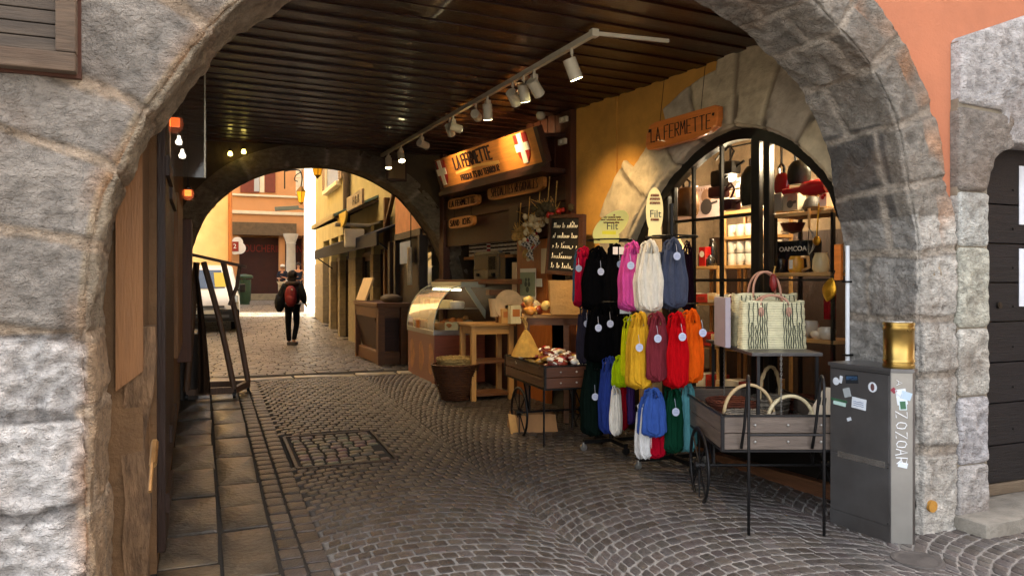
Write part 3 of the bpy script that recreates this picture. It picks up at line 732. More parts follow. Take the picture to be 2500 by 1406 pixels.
# drain cover by the cabinet
q = G(2240, 1368); t = thing('drain_cover', 'round iron drain cover in the cobbles at the foot of the steel cabinet', 'drain cover', (q.x, q.y, q.z))
mb = MB(); mb.lathe([(.0, .006), (.10, .006), (.115, .011), (.13, .010), (.135, .0)], n=32); mb.build('disc', M('dark_iron', '#5b5652', rough=.8, metal=.1, var=.4), t)
# ================================================================== the street beyond
class Fr:
    def __init__(s, o, e): s.o = Vector((o[0], o[1], 0)); s.e = Vector((e[0], e[1], 0)).normalized(); s.n = Vector((-s.e.y, s.e.x, 0)); s.rz = math.atan2(s.e.y, s.e.x)
    def hit(s, px, py, off=0):
        r = ray(px, py); o_ = s.o - s.n * off; k = (o_ - C0).dot(s.n) / r.dot(s.n); q = C0 + r * k - o_; return q.dot(s.e), CZ + r.z * k
    def t(s, name, label, cat, a=0, off=0, z=0, drz=0, **k): return thing(name, label, cat, s.o + s.e * a - s.n * off + Vector((0, 0, z)), s.rz + drz, **k)
RW = Fr((-.47, 22.3), (-.19, -14.8))       # right row, a=0 far end, a=14.8 beside the arch
WALLG = M('yellow_green_render', '#b3a87a', rough=.9, var=.15, ns=2, bump=.3, bs=30, stain=('#a08a58', 1.2, .5))
CREAM = paint('#e8dcc0', .8); PINKP = M('pinkish_plaster', '#d59a70', rough=.9, var=.2, ns=3, bump=.4, bs=30)
STN = M('street_stone', '#94876f', rough=.85, var=.25, ns=5, bump=.6, bs=20)
rb = RW.t('street_house', 'yellow green rendered house with awnings on the right of the street beyond', 'house')
mb = MB(); L_ = 14.9
mb.b2(0, L_, 0, 2.5, 2.75, 11.5); mb.b2(0, L_, .35, 2.5, 0, 2.75)
piers = [(0, 1.9), (3.2, 3.55), (4.9, 5.2), (6.6, 7.6), (9.4, 9.7), (11.5, 12.0), (14.3, 14.9)]
for a, b in piers: mb.b2(a, b, .0, .4, 0, 2.76)
mb.build('wall', WALLG, rb)
for a, b in piers:
    z = 0; mb = MB()
    while z < 2.1: mb.b2(a - .01, b + .01, -.02, .3, z + .004, z + .346, bev=.008); z += .35
    mb.build('stone_pier', STN, rb)
DKD = wood('#2d2018', 'dark_street_wood', ax='z')
for k, ((a, b), (c, d)) in enumerate(zip(piers, piers[1:])):
    mb = MB(); mb.b2(b, c, .2, .26, 0, 2.75); mb.b2(b, c, .15, .2, 2.1, 2.2); mb.b2(b, b + .08, .14, .2, 0, 2.1).b2(c - .08, c, .14, .2, 0, 2.1)
    s_ = mb.build('shop_door', DKD if k % 2 == 0 else wood('#5a4630', 'mid_street_wood', ax='z'), rb)
    mb = MB(); mb.b2(b + .12, c - .12, .19, .2, .7, 2.0); mb.build('pane', M('dark_pane', '#2a2c30', rough=.1, var=0, bump=0), s_)
# windows upstairs
a0, z0 = RW.hit(801, 466); a1, z1 = RW.hit(833, 400)
for k, (aa, bb) in enumerate(((a0, a1), (a0 + 5.5, a1 + 5.5))):
    zt = z0 + 1.9
    mb = MB(); mb.b2(aa, bb, -.03, .05, z0, zt); wn = mb.build('window', M('grey_window', '#7d8894', rough=.25, var=.1, bump=0), rb)
    mb = MB(); mb.b2(aa - .12, aa, -.08, .0, z0 - .05, zt).b2(bb, bb + .12, -.08, .0, z0 - .05, zt); mb.build('frame', CREAM, wn)
    mb = MB(); mb.b2(aa - .1, bb + .1, -.16, .0, z0 - .14, z0 - .02, bev=.02); mb.build('sill', CREAM, wn)
    for s_ in (-1, 1):
        mb = MB(); xa = aa - .14 - .42 if s_ < 0 else bb + .14
        for j in range(22): mb.b2(xa, xa + .42, -.09, -.04, z0 + .085 * j, z0 + .085 * j + .06, rx=R(20))
        mb.b2(xa, xa + .05, -.1, -.02, z0, zt).b2(xa + .37, xa + .42, -.1, -.02, z0, zt); mb.build('shutter', wood('#a08a78', 'faded_shutter', ax='z'), wn)
a, z = RW.hit(846, 450, .1); mb = MB(); mb.cyl((a, -.1, 2.7), (a, -.1, 11.4), .09); mb.build('drainpipe', paint('#4a3c33', .5), rb)
# long sloping awning with shop board
aw = RW.t('sloping_awning', 'long sloping teal topped awning with dark underside on the yellow green house', 'awning')
oa, oz = RW.hit(762, 552, .9); na2 = RW.hit(918, 450, .05)[0]
mb = MB(); V = [(oa, -.9, oz), (na2, -.9, oz), (na2, 0, oz + .42), (oa, 0, oz + .42)]
vs = [mb.bm.verts.new(v) for v in V] + [mb.bm.verts.new((x, y, z - .05)) for x, y, z in V]
for q in ((0, 1, 2, 3), (7, 6, 5, 4), (0, 4, 5, 1), (1, 5, 6, 2), (2, 6, 7, 3), (3, 7, 4, 0)): mb.face([vs[i] for i in q])
mb.build('canopy', M('teal_awning', '#6f8c8c', rough=.7, var=.15), aw)
mb = MB(); mb.b2(oa, na2, -.92, -.89, oz - .09, oz); mb.build('valance', paint('#c8b98e', .8), aw)
n_ = 6
for k in range(n_ + 1): x = oa + (na2 - oa) * k / n_; mb = MB(); mb.bar((x, -.87, oz - .08), (x, 0, oz + .30), .05, .05); mb.build('arm', DKD, aw)
bd = RW.t('hanging_shop_board', 'pale shop board with yellow crescent hanging under the sloping awning', 'sign')
a, z = RW.hit(868, 492, .75)
mb = MB(); mb.b2(a - .8, a + .8, -.78, -.74, z - .12, z + .14, ry=R(0)); mb.build('board', paint('#b9ab93', .7), bd)
mb = MB(); mb.prism([(a - 1.3 + .55 * math.cos(t), z - .1 + .28 * math.sin(t)) for t in [R(180 + 15 * i) for i in range(13)]], -.80, -.76); mb.build('crescent', paint('#e8c64a', .6), bd)
text_part('lettering', 'H & B', .22, paint('#2b2420', .6), bd, (a + .2, -.785, z), sx=1.2)
# navy awning
nv = RW.t('navy_awning', 'dark navy fabric awning low over the shop doors of the street', 'awning')
fa_, fz_ = RW.hit(768, 620, .5); na_, nz_ = RW.hit(919, 609, .5)
mb = MB(); zb = (fz_ + nz_) / 2
pr = [(0, zb + .40), (-.5, zb + .20), (-.5, zb - .04), (-.46, zb - .04), (-.46, zb + .16), (0, zb + .36)]
A_ = [mb.bm.verts.new((fa_, y, z)) for y, z in pr]; B_ = [mb.bm.verts.new((na_, y, z)) for y, z in pr]
for i in range(6): mb.face((A_[i], A_[(i + 1) % 6], B_[(i + 1) % 6], B_[i]))
mb.face(A_[::-1]); mb.face(B_)
for x in (fa_, na_): mb.prism([(0, 0), (0, 0.001), (0.001, 0)], 0, 0.001)
mb.build('canopy', M('navy_fabric', '#23242f', rough=.85, var=.15), nv)
for x in (na_, fa_ + .1): mb = MB(); mb.bar((x, -.45, zb), (x, -.02, zb - .3), .03, .03); mb.build('arm', BLACKM(), nv)
bx = RW.t('projecting_box_sign', 'white rounded box sign on a bracket above the navy awning', 'sign'); a, z = RW.hit(855, 570, .6)
mb = MB(); mb.b2(a - .05, a + .05, -.72, -.32, z - .28, z + .10, bev=.04); mb.build('box', paint('#e6e2d8', .5), bx)
mb = MB(); mb.bar((a, -.3, z + .15), (a, 0, z + .25), .04, .04); mb.b2(a - .07, a + .07, -.9, -.2, z + .13, z + .2, bev=.02); mb.build('bracket', paint('#8b867e', .5), bx)
# timber post near the arch and the darker shop beside it
ps = RW.t('timber_post', 'tall square brown timber post at the corner by the far arch', 'post'); a, z = RW.hit(946, 600, .08)
mb = MB(); mb.b2(a - .055, a + .055, -.15, -.04, 0, 3.1, bev=.01); mb.bar((a, -.10, 2.6), (a + .6, -.10, 3.1), .07, .07); mb.build('post', wood('#5a3d22', 'post_wood', ax='z'), ps)
ns_ = RW.t('near_shop', 'small dark timbered shop front with pinkish plaster right of the post', 'shop front')
a1, z1 = RW.hit(965, 560, .3); a2 = 14.75
mb = MB(); mb.b2(a1, a2, -.3, -.02, 2.28, 3.3); mb.build('plaster', PINKP, ns_)
mb = MB(); mb.b2(a1, a2, -.32, -.28, 2.2, 2.3).b2(a1, a2, -.30, -.25, .2, .9).b2(a1, a1 + .12, -.33, -.2, .2, 2.2).b2(12.6, 12.75, -.33, -.2, .2, 2.2).b2(a2 - .1, a2, -.33, -.2, .2, 2.2).b2(a1, a2, -.24, -.2, .2, 2.2); mb.build('timbers', DKD, ns_)
a, z = RW.hit(991, 617, .33); mb = MB(); mb.b2(a - .35, a + .35, -.345, -.335, z - .17, z + .17); mb.build('blue_poster', paint('#8fa2c4', .6), ns_)
a, z = RW.hit(1003, 650, .4); tw = RW.t('hanging_cloth', 'white cloth hanging in front of the dark small shop', 'cloth', a, .4, z)
mb = MB()
def fn(u, v): return (-.09 + .18 * u + .01 * math.sin(v * 9), -.02 + .03 * math.sin(u * 19), .28 - .56 * v)
mb.grid(fn, 14, 10); mb.build('fabric', cloth('#d8d2c4'), tw, smooth=True); mb = MB(); mb.tube([(0, 0, .27), (0, 0, .9)], .008); mb.build('cord', BLACKM(), tw)
# white building with the sun full on it
wb = thing('white_building', 'sunlit white building filling the narrow gap at the end of the row', 'building')
WHT = M('white_render', '#f2eee2', rough=.9, var=.04, bump=.1)
mb = MB(); x0 = P(743, 600, 27).x; mb.hprism([(x0, 24.6), (9, 24.6), (9, 34.2), (x0 + 1.7, 34.2)], 0, 12.5); mb.build('wall', WHT, wb)
mb = MB(); mb.b2(x0 + 1.2, x0 + 2.2, 24.5, 24.62, 3.5, 5.2).b2(x0 + 3.6, x0 + 4.6, 24.5, 24.62, 3.5, 5.2); mb.build('window', M('grey_window'), wb)
p_ = G(787, 768); t = thing('white_planter_box', 'small white box planter at the sunny corner of the street', 'box', p_)
mb = MB(); mb.lathe([(.2, 0), (.2, .42), (.25, .44), (.25, .5), (.2, .5)], n=4); mb.build('box', WHT, t)
# orange building at the end
FY = 34.5
ob = thing('orange_building', 'orange rendered building with shuttered windows and an arcade at the end of the street', 'building')
def E_(px, py): q = hy(px, py, FY); return q.x, q.z
ORG = M('orange_render', '#d69c68', rough=.9, var=.08, ns=2, bump=.15, stain=('#bd8c68', 1, .3))
xl = E_(520, 600)[0]; xr = 3.0; z_aw = E_(600, 572)[1]; gz_ = gz(FY)
mb = MB(); mb.b2(xl, xr, FY, FY + 8, z_aw, 13)
for a, b in ((563, 584), (682, 696), (742, 800)): mb.b2(E_(a, 600)[0], E_(b, 600)[0], FY, FY + .5, gz_ - .2, z_aw)
mb.b2(xl, xr, FY + 1.2, FY + 8, gz_ - .2, z_aw); mb.build('wall', ORG, ob)
mb = MB(); mb.b2(E_(584, 0)[0], E_(742, 0)[0], FY + .9, FY + 1.1, gz_, z_aw - .1); mb.build('roller_shutter', M('maroon_shutter', '#43221d', rough=.6, var=.25, ns=3, bump=.3, wave=('Z', 6, 0)), ob)
for (a, b) in ((516, 524), (476, 481)): mb = MB(); mb.b2(xl, E_(745, 0)[0], FY - .12, FY, E_(0 + 640, b)[1], E_(640, a)[1], bev=.02); mb.build('cornice', CREAM, ob)
for (a, b, c) in ((587, 632, 'maroon'), (647, 672, 'maroon')):
    xa, z0 = E_(a, 470); xb, _ = E_(b, 470); mb = MB(); mb.b2(xa, xb, FY - .08, FY, z0, z0 + 1.9); wn = mb.build('window_shutter', M('maroon_slats', '#7a3a28', rough=.6, wave=('Z', 8, 0), var=.2), ob)
xa, z0 = E_(634, 470); xb, _ = E_(645, 470); mb = MB(); mb.b2(xa, xb, FY - .06, FY + .02, z0, z0 + 1.9); mb.build('window_frame', CREAM, ob)
xa, z0 = E_(620, 468); xb, _ = E_(633, 468); mb = MB(); mb.b2(xa, xb, FY - .1, FY - .05, z0, z0 + 1.7); mb.build('pane', M('pale_pane', '#b8bcc0', rough=.1, var=0, bump=0), ob)
xa, z0 = E_(722, 470); mb = MB(); z = z0 - .1
while z < z0 + 2.4: mb.b2(xa, xa + (.34 if int(z / .4) % 2 else .26), FY - .05, FY + .02, z, z + .38, bev=.01); z += .4
mb.build('quoins', CREAM, ob)
# beam, column
mb = MB(); mb.b2(E_(566, 0)[0], E_(722, 0)[0], FY - .35, FY, E_(640, 575)[1], E_(640, 545)[1]); mb.build('arcade_beam', M('brown_beam', '#6a5842', rough=.8, var=.25), ob)
xa, _ = E_(708, 600); mb = MB(); zt = E_(708, 572)[1]
mb.lathe([(.34, gz_), (.34, gz_ + .2), (.26, gz_ + .25), (.24, gz_ + .4), (.21, zt - .5), (.24, zt - .46), (.22, zt - .42), (.34, zt - .12), (.36, zt)], (xa, FY - .35, 0), n=20); mb.build('stone_column', paint('#cfc5b4', .8), ob, smooth='a')
mb = MB(); mb.b2(E_(585, 0)[0], E_(742, 0)[0], FY - .5, FY + .9, gz_ - .1, gz_ + .28); mb.build('plinth', STN, ob)
mb = MB(); RED = M('red_letter', '#9a2c22', rough=.5, var=.1, bump=0)
xa, z1 = E_(602, 605); xb, _ = E_(674, 605); o = text_part('shop_lettering', 'BOUCHERIE', .5, RED, ob, ((xa + xb) / 2, FY + .88, z1), sx=.72)
xa, _ = E_(716, 605); xb, _ = E_(738, 605); o = text_part('shop_lettering', 'AIN', .5, RED, ob, ((xa + xb) / 2, FY + .88, z1), sx=.8)
# small round red and white sign left
xa, z1 = E_(579, 604); t = thing('cloud_sign', 'small red and white cloud shaped sign on the orange building', 'sign', (xa, FY - .3, z1))
mb = MB()
for dx, dz, r_ in ((0, .22, .25), (.1, -.05, .27), (-.1, -.1, .25)): mb.cyl((dx, -.03 - dx * .04, dz), (dx, .03, dz), r_, n=20)
mb.build('panel', paint('#eeeae4', .5), t); mb = MB(); mb.b2(-.28, .05, -.06, -.03, -.2, .25); mb.build('red_square', RED, t); text_part('lettering', '2', .3, paint('#ffffff'), t, (-.12, -.065, .03))
# yellow building left
yb = thing('yellow_building', 'warm yellow plastered building behind the white van', 'building')
Fy = Fr((-5.6, 25.1), (2.55, 1.95)); xe = Fy.hit(563, 600)[0]
YEL = M('yellow_render', '#ecca8c', rough=.9, var=.10, ns=1.5, bump=.2, stain=('#d6ae72', .8, .5))
mb = MB(); mb.box((0, 0, 0), (1, 1, 1)); mb.bm.clear()
pts = [Fy.o + Fy.e * (-6), Fy.o + Fy.e * xe, Fy.o + Fy.e * xe + Fy.n * 4 + Vector((-1.2, 0, 0)), Fy.o + Fy.n * 6 + Fy.e * -6]
mb.hprism([(p.x, p.y) for p in pts], 0, 12); mb.build('wall', YEL, yb)
q = Fy.o + Fy.e * (xe - .02); mb = MB(); mb.cyl((q.x, q.y - .05, 0), (q.x, q.y - .05, 12), .07); mb.build('drainpipe', paint('#b5733f', .6), yb)
mb = MB(); a_ = [Fy.o + Fy.e * (-6) - Fy.n * .06, Fy.o + Fy.e * xe - Fy.n * .06, Fy.o + Fy.e * xe, Fy.o + Fy.e * (-6)]
mb.hprism([(p.x, p.y) for p in a_], 0, gz(26) + 1.0); mb.build('base_course', STN, yb)
lb = thing('left_row_house', 'ochre house along the left of the street beyond the arch', 'house'); mb = MB(); mb.b2(-12, -5.6, 7.45, 24.3, 0, 10.5); mb.build('wall', YEL, lb)
# street lanterns
def lantern2(c, h, label, yaw=0):
    t = thing('street_lantern', label, 'lantern', c, yaw, group='old street lanterns'); k = h / .75
    AMB = M('amber_glass', '#e8a92a', rough=.3, emis=.12, ecol='#f0a21c', var=.1, bump=0)
    mb = MB(); mb.lathe([(.11 * k, 0), (.2 * k, .5 * k)], n=4); mb.build('amber_glass', AMB, t)
    mb = MB(); mb.lathe([(.23 * k, .5 * k), (.2 * k, .56 * k), (.08 * k, .7 * k), (.03 * k, .75 * k)], n=4); mb.lathe([(.02 * k, -.12 * k), (.05 * k, -.07 * k), (.12 * k, 0)], n=4)
    for i in range(4):
        an = i * math.pi / 2; mb.tube([(.115 * k * math.cos(an), .115 * k * math.sin(an), 0), (.205 * k * math.cos(an), .205 * k * math.sin(an), .5 * k)], .012 * k, n=5)
    mb.build('frame', M('bronze_frame', '#6a4c22', rough=.5, metal=.5), t); return t
c = P(735, 494, 24.0); t = lantern2(c, .5, 'farther amber lantern on a wrought bracket by the orange building')
mb = MB(); mb.tube(catm3([(0, 0, .5), (.03, 0, .8), (-.05, 0, 1.0), (-.3, 0, 1.0), (-.5, 0, .95)]), .02); mb.tube(catm3([(0, 0, .95), (-.15, 0, .85), (-.2, 0, .7), (-.1, 0, .65)]), .015); mb.tube([(-.5, 0, .4), (-.5, 0, 1.2)], .02); mb.build('bracket', BLACKM(), t)
c = P(775, 428, 12.5); t = lantern2(c, .36, 'nearer amber lantern hanging just beyond the crown of the far arch'); mb = MB(); mb.tube([(0, 0, .3), (0, 0, 1.4)], .01); mb.build('chain', BLACKM(), t)
# surveillance camera style grey sign on the far facade
q = P(712, 512, 33); t = thing('grey_wall_lamp', 'grey projecting wall lamp above the stone column', 'lamp', q); mb = MB(); mb.bar((-.7, 0, 0), (.3, 0, .1), .16, .18, bev=.03); mb.bar((.2, .2, .08), (1.2, .9, .05), .06, .06); mb.build('housing', paint('#6b7266', .5), t)
# green litter bin
q = G(597, 743); q.z = gz(q.y)
t = thing('litter_bin', 'dark green cylindrical litter bin before the maroon shutters', 'bin', q); gm = paint('#2f4a38', .5)
mb = MB(); mb.lathe([(.2, 0), (.2, .1), (.24, .15), (.26, 1.0), (.28, 1.02)], n=20); mb.build('body', gm, t, smooth='a'); mb = MB(); mb.lathe([(.33, 1.06), (.34, 1.14), (.28, 1.2), (.05, 1.24)], n=20); mb.cyl((0, -.25, 1.0), (0, -.25, 1.08), .03).cyl((0, .25, 1.0), (0, .25, 1.08), .03); mb.build('lid', gm, t, smooth='a')
# ------------------------------------------------------------------ white van, nose to the camera
vc = G(498, 826); VY = 20.3; vc = P(499, 690, VY); vc.z = gz(vc.y)
van = thing('white_van', 'white delivery van parked nose on behind the wheeled rack', 'van', vc, R(0))
VW = M('van_paint', '#eeeeec', rough=.3, var=.03, bump=0, coat=.4)
prof = [(-.02, .35), (-.06, .55), (-.02, .8), (.12, .98), (.75, 1.12), (1.45, 1.72), (1.75, 1.84), (4.2, 1.86), (4.35, 1.7), (4.4, .5), (4.35, .3), (.1, .28)]
def shell(prof, W2, taper, zs=1.0, xs=(-1, -.96, -.86, 0, .86, .96, 1), ins=(.10, .03, 0, 0, 0, .03, .10)):
    mb = MB(); rows = []; cy = 2.2
    for x, i_ in zip(xs, ins):
        row = []
        for y, z in prof:
            k = max(0, (z - zs)) * taper; yy = y + (i_ * 2.2 if y < 1 else -i_); zz = z - (i_ * .6 if z > 1.6 else 0)
            row.append(mb.bm.verts.new((x * (W2 - k) , yy + (abs(x) > .9) * (.05 if y < .2 else 0), zz)))
        rows.append(row)
    n = len(prof)
    for A, B in zip(rows, rows[1:]):
        for j in range(n): mb.face((A[j], A[(j + 1) % n], B[(j + 1) % n], B[j]))
    mb.face(rows[0]); mb.face(rows[-1][::-1]); return mb
shell(prof, .9, .16).build('body', VW, van, smooth='a')
def wsp(u, v, off=.012):   # point on the windscreen
    y0_, z0_, y1_, z1_ = .78, 1.14, 1.46, 1.72; y = y0_ + (y1_ - y0_) * v; z = z0_ + (z1_ - z0_) * v; wv = (.80 - .1 * v)
    return (u * wv, y - off * .65 + .10 * u * u * .5, z + off * .75)
mb = MB(); mb.grid(lambda u, v: wsp(-1 + 2 * u, .04 + .9 * v, .02), 10, 4); mb.build('windscreen', M('van_glass', '#31415c', rough=.06, var=.2, bump=0, spec=.9), van, smooth=True)
mb = MB(); mb.grid(lambda u, v: wsp(.35 + .55 * u, .1 + .7 * v, .028), 4, 4); mb.build('sunshade', paint('#d8c24a', .6), van)
mb = MB(); mb.b2(-.88, .88, -.14, .02, .30, .62, bev=.05); mb.build('bumper', paint('#1c1c1e', .6), van)
mb = MB(); mb.b2(-.62, .62, -.155, -.1, .40, .47).b2(-.5, .5, -.12, -.05, .66, .72); mb.build('grille', paint('#55565a', .4), van)
mb = MB(); mb.b2(-.26, .26, -.175, -.15, .50, .61); mb.build('number_plate', paint('#d8d8d0', .5), van)
for s_ in (-1, 1):
    mb = MB(); mb.prism([(s_ * x, z) for x, z in ((.58, .72), (.84, .80), (.86, .98), (.76, 1.02))][::s_], -.0, .2, bev=.02); mb.build('headlight', M('lamp_glass', '#b9bcb9', rough=.12, var=.2, bump=0, metal=.4), van)
    mb = MB(); mb.box((s_ * 1.0, .85, 1.18), (.17, .12, .24), bev=.04); mb.bar((s_ * .86, .9, 1.12), (s_ * .95, .86, 1.14), .05, .05); mb.build('mirror', paint('#1c1c1e', .6), van)
    for y in (.75, 3.6):
        mb = MB(); mb.lathe([(.2, -.1), (.30, -.1), (.31, -.06), (.31, .06), (.30, .1), (.2, .1)], (s_ * .80, y, .31), n=26, ax='x'); wl = mb.build('wheel', paint('#161616', .8), van, smooth='a')
        mb = MB(); mb.lathe([(.02, -.06), (.2, -.08), (.2, .08), (.02, .06)], (s_ * .81, y, .31), n=16, ax='x'); mb.build('rim', paint('#8a8c90', .4), wl)
# unseen house added across the square to keep the sun off the facade
oh = thing('sun_blocker_house', 'tall plain house across the small square that shades the archway', 'house'); mb = MB(); mb.b2(7, 14, -22, -.6, 0, 15); mb.build('wall', paint('#b79a78', .9), oh)  # added unseen house, there only to block the sun
# ================================================================== kiosk front and signs
WO = wood('#c07a34', 'sign_wood', rough=.45, ax='x', var=.22, coat=.2); WD = wood('#3a1d10', 'kiosk_dark_wood', rough=.5, ax='x'); WDz = wood('#4a2513', 'kiosk_post_wood', rough=.5, ax='z')
CARVE = M('burnt_letters', '#2a130a', rough=.8, var=.2, bump=0)
kf = KT('kiosk_front', 'dark timber kiosk front with serving hatch under the big shop sign', 'kiosk')
zs0 = K(1180, 682, -.1)[1]; zt = K(1180, 560, -.1)[1]
mb = MB(); mb.b2(-3.3, 0, 1.35, 1.4, 0, 3.3).b2(-3.3, -3.25, 0, 1.4, 0, 3.3).b2(-.03, 0, .02, 1.4, 0, 3.3); mb.build('back_wall', wood('#2a1710', 'kiosk_back', ax='x'), kf)
def zk(a): return gz((A2 + KE * a).y)
mb = MB(); mb.b2(-3.3, -1.0, -.02, .05, 0, zs0 - .06); mb.build('apron', WD, kf)
mb = MB(); mb.b2(-3.3, -.95, -.12, .4, zs0 - .06, zs0, bev=.006); mb.build('counter_shelf', wood('#7a4523', 'shelf_wood', ax='x'), kf)
for a_, w_ in ((-3.28, .14), (-.07, .10)): mb = MB(); mb.b2(a_, a_ + w_, -.06, .04, 0, 3.3, bev=.006); mb.build('post', WDz, kf)
pa = K(1262, 700, .03)[0]; pb = K(1335, 700, .03)[0]
mb = MB(); mb.b2(pa, pb, -.03, .04, .1, 1.98, bev=.004); mb.build('panel', wood('#a05a26', 'honey_panel', rough=.45, ax='z', var=.25), kf)
mb = MB(); mb.b2(-3.2, -.05, -.05, .03, 2.36, 2.62, bev=.006); mb.b2(-3.2, -.05, -.02, .03, 2.0, 2.36); mb.build('fascia', WD, kf)
mb = MB(); mb.b2(-3.2, -.05, -.0, .05, 2.6, 3.3); mb.build('upper_boards', WD, kf)
mb = MB(); mb.b2(-.9, -.05, -.04, .03, 2.62, 3.3); [mb.b2(x, x + .01, -.05, -.03, 2.62, 3.3) for x in (-.75, -.6, -.45, -.3)]; mb.build('gable_boards', WDz, kf)
# the big sign: leaning box board
b0, z0 = K(1335, 390, .30); b1, z1 = K(1075, 467, .30); t0, zt0 = K(1300, 295, .42); t1, zt1 = K(1060, 405, .42)
sg = KT('shop_sign', 'large lit wooden shop sign with two red and white cross shields over the kiosk', 'sign')
zb = (z0 + z1) / 2; ztp = (zt0 + zt1) / 2; sa_l, sa_r = -2.62, -.07
tilt = math.atan2(.12, ztp - zb); Hs = math.hypot(.12, ztp - zb)
core = bpy.data.objects.new('board', None)
def stt(u, v, o=0):  # point on the sign face
    return Vector((sa_l + (sa_r - sa_l) * u, -.30 - .12 * v - o, zb + (ztp - zb) * v))
mb = MB(); a = [mb.bm.verts.new(stt(u, v)) for u, v in ((0, 0), (1, 0), (1, 1), (0, 1))]; b = [mb.bm.verts.new(stt(u, v) + Vector((0, .04, 0))) for u, v in ((0, 0), (1, 0), (1, 1), (0, 1))]
mb.face(a); mb.face(b[::-1]); [mb.face((a[i], b[i], b[(i + 1) % 4], a[(i + 1) % 4])) for i in range(4)]
board = mb.build('board', WO, sg)
mb = MB()
for (u0, v0, u1, v1) in ((0, 0, 1, 0), (1, 0, 1, 1), (0, 0, 0, 1)): mb.bar(stt(u0, v0, -.02) - Vector((0, 0, .03 * (v0 == v1))), stt(u1, v1, -.02) - Vector((0, 0, .03 * (v0 == v1))), .07, .07)
mb.build('frame', WD, sg)
mb = MB(); mb.b2(sa_l, sa_r, -.36, .0, zb - .10, zb - .05); mb.bar((sa_l + .05, -.02, ztp - .05), (sa_l + .05, -.38, ztp - .08), .04, .04).bar((sa_r - .05, -.02, ztp - .05), (sa_r - .05, -.38, ztp - .08), .04, .04); mb.build('moulding', WD, sg)
def on_sign(mesh_pts, o): return [stt(u, v, o) for u, v in mesh_pts]
def patch(name, poly, o, m, par):
    mb = MB(); f = [mb.bm.verts.new(stt(u, v, o)) for u, v in poly]; g = [mb.bm.verts.new(stt(u, v, o - .012)) for u, v in poly]; mb.face(f); n = len(f)
    for i in range(n): mb.face((f[i], g[i], g[(i + 1) % n], f[(i + 1) % n]))
    return mb.build(name, m, par)
REDP = M('shield_red', '#a8231c', rough=.5, var=.12, bump=.1); WHP = M('shield_white', '#efe6d2', rough=.5, var=.05, bump=.05)
for cu in (.055, .865):
    w_ = .052; sh = [(cu - w_, .93), (cu - w_, .5), (cu - w_ * .8, .3), (cu - w_ * .35, .14), (cu, .08), (cu + w_ * .35, .14), (cu + w_ * .8, .3), (cu + w_, .5), (cu + w_, .93)]
    s_ = patch('shield', sh[::-1], .012, REDP, board)
    cr = [(cu - .018, .10), (cu + .018, .10), (cu + .018, .44), (cu + w_, .44), (cu + w_, .66), (cu + .018, .66), (cu + .018, .94), (cu - .018, .94), (cu - .018, .66), (cu - w_, .66), (cu - w_, .44), (cu - .018, .44)]
    patch('cross', cr, .02, WHP, s_)
mb = MB(); n0 = 0
strokes(mb, 'LA FERMETTE', 0, 1, 0, 1, 0, .001)
pp = MB(); adv_src = mb; mb.bm.free()
# lettering carved along the board
def sign_strokes(txt, u0, u1, v0, v1, r):
    mb = MB(); adv = [(.45 if c == ' ' else .95 if c in 'MT' else .82) for c in txt]; k = (u1 - u0) / sum(adv); u = u0
    for c, a_ in zip(txt, adv):
        for ln in STR.get(c, []): mb.tube([stt(u + (p[0] + random.uniform(-.03, .03)) * k, v0 + (v1 - v0) * p[1], .004) for p in ln], r, n=5)
        u += a_ * k
    return mb
sign_strokes('LA FERMETTE', .21, .60, .50, .90, .014).build('lettering', CARVE, board)
patch('painted_ribbon', [(.2, .34), (.42, .40), (.64, .30), (.64, .40), (.42, .48), (.2, .42)], .006, M('ribbon', '#d9a85c', rough=.5, var=.1), board)
sign_strokes('PRODUITS DU TERROIR', .24, .63, .10, .28, .008).build('lettering', CARVE, board)
# carved slabs
def slab(txt, pts, off, label, rl=.008, sp=(0.07, .93)):
    (a0, z0), (a1, z1) = K(*pts[0], off), K(*pts[1], off); t = KT('carved_sign', label, 'sign', (a0 + a1) / 2, off, (z0 + z1) / 2, group='carved wooden slabs under the big sign')
    L_ = a1 - a0; H = z1 - z0; mb = MB(); n = 26; poly = []
    for k in range(n):
        th = 2 * math.pi * k / n; c, s_ = math.cos(th), math.sin(th); rr = 1 + .03 * noise.noise(Vector((k * .7, a0, 0)))
        poly.append((L_ / 2 * math.copysign(abs(c) ** .35, c) * rr, H / 2 * math.copysign(abs(s_) ** .5, s_) * rr))
    mb.prism(poly[::1], -.03, .02, bev=.006); b_ = mb.build('slab', WO, t); mb = MB(); strokes(mb, txt, -L_ * .42, L_ * .43, 0, H * .55, -.032, rl); mb.build('lettering', CARVE, b_)
    mb = MB(); [mb.tube([(x, 0, H * .45), (x, .0, H / 2 + .12)], .004, n=5) for x in (-L_ * .35, L_ * .35)]; mb.build('hangers', BLACKM(), t); return t
slab('SPECIALITES REGIONALES', ((1195, 492), (1332, 424)), .12, 'long carved slab right under the sign, with the longest words', .006)
slab('LA FERMETTE', ((1098, 514), (1172, 472)), .12, 'short carved slab at left under the sign with the shop name')
slab('SANDWICHS', ((1100, 560), (1160, 524)), .12, 'smallest carved slab hanging below the left one')
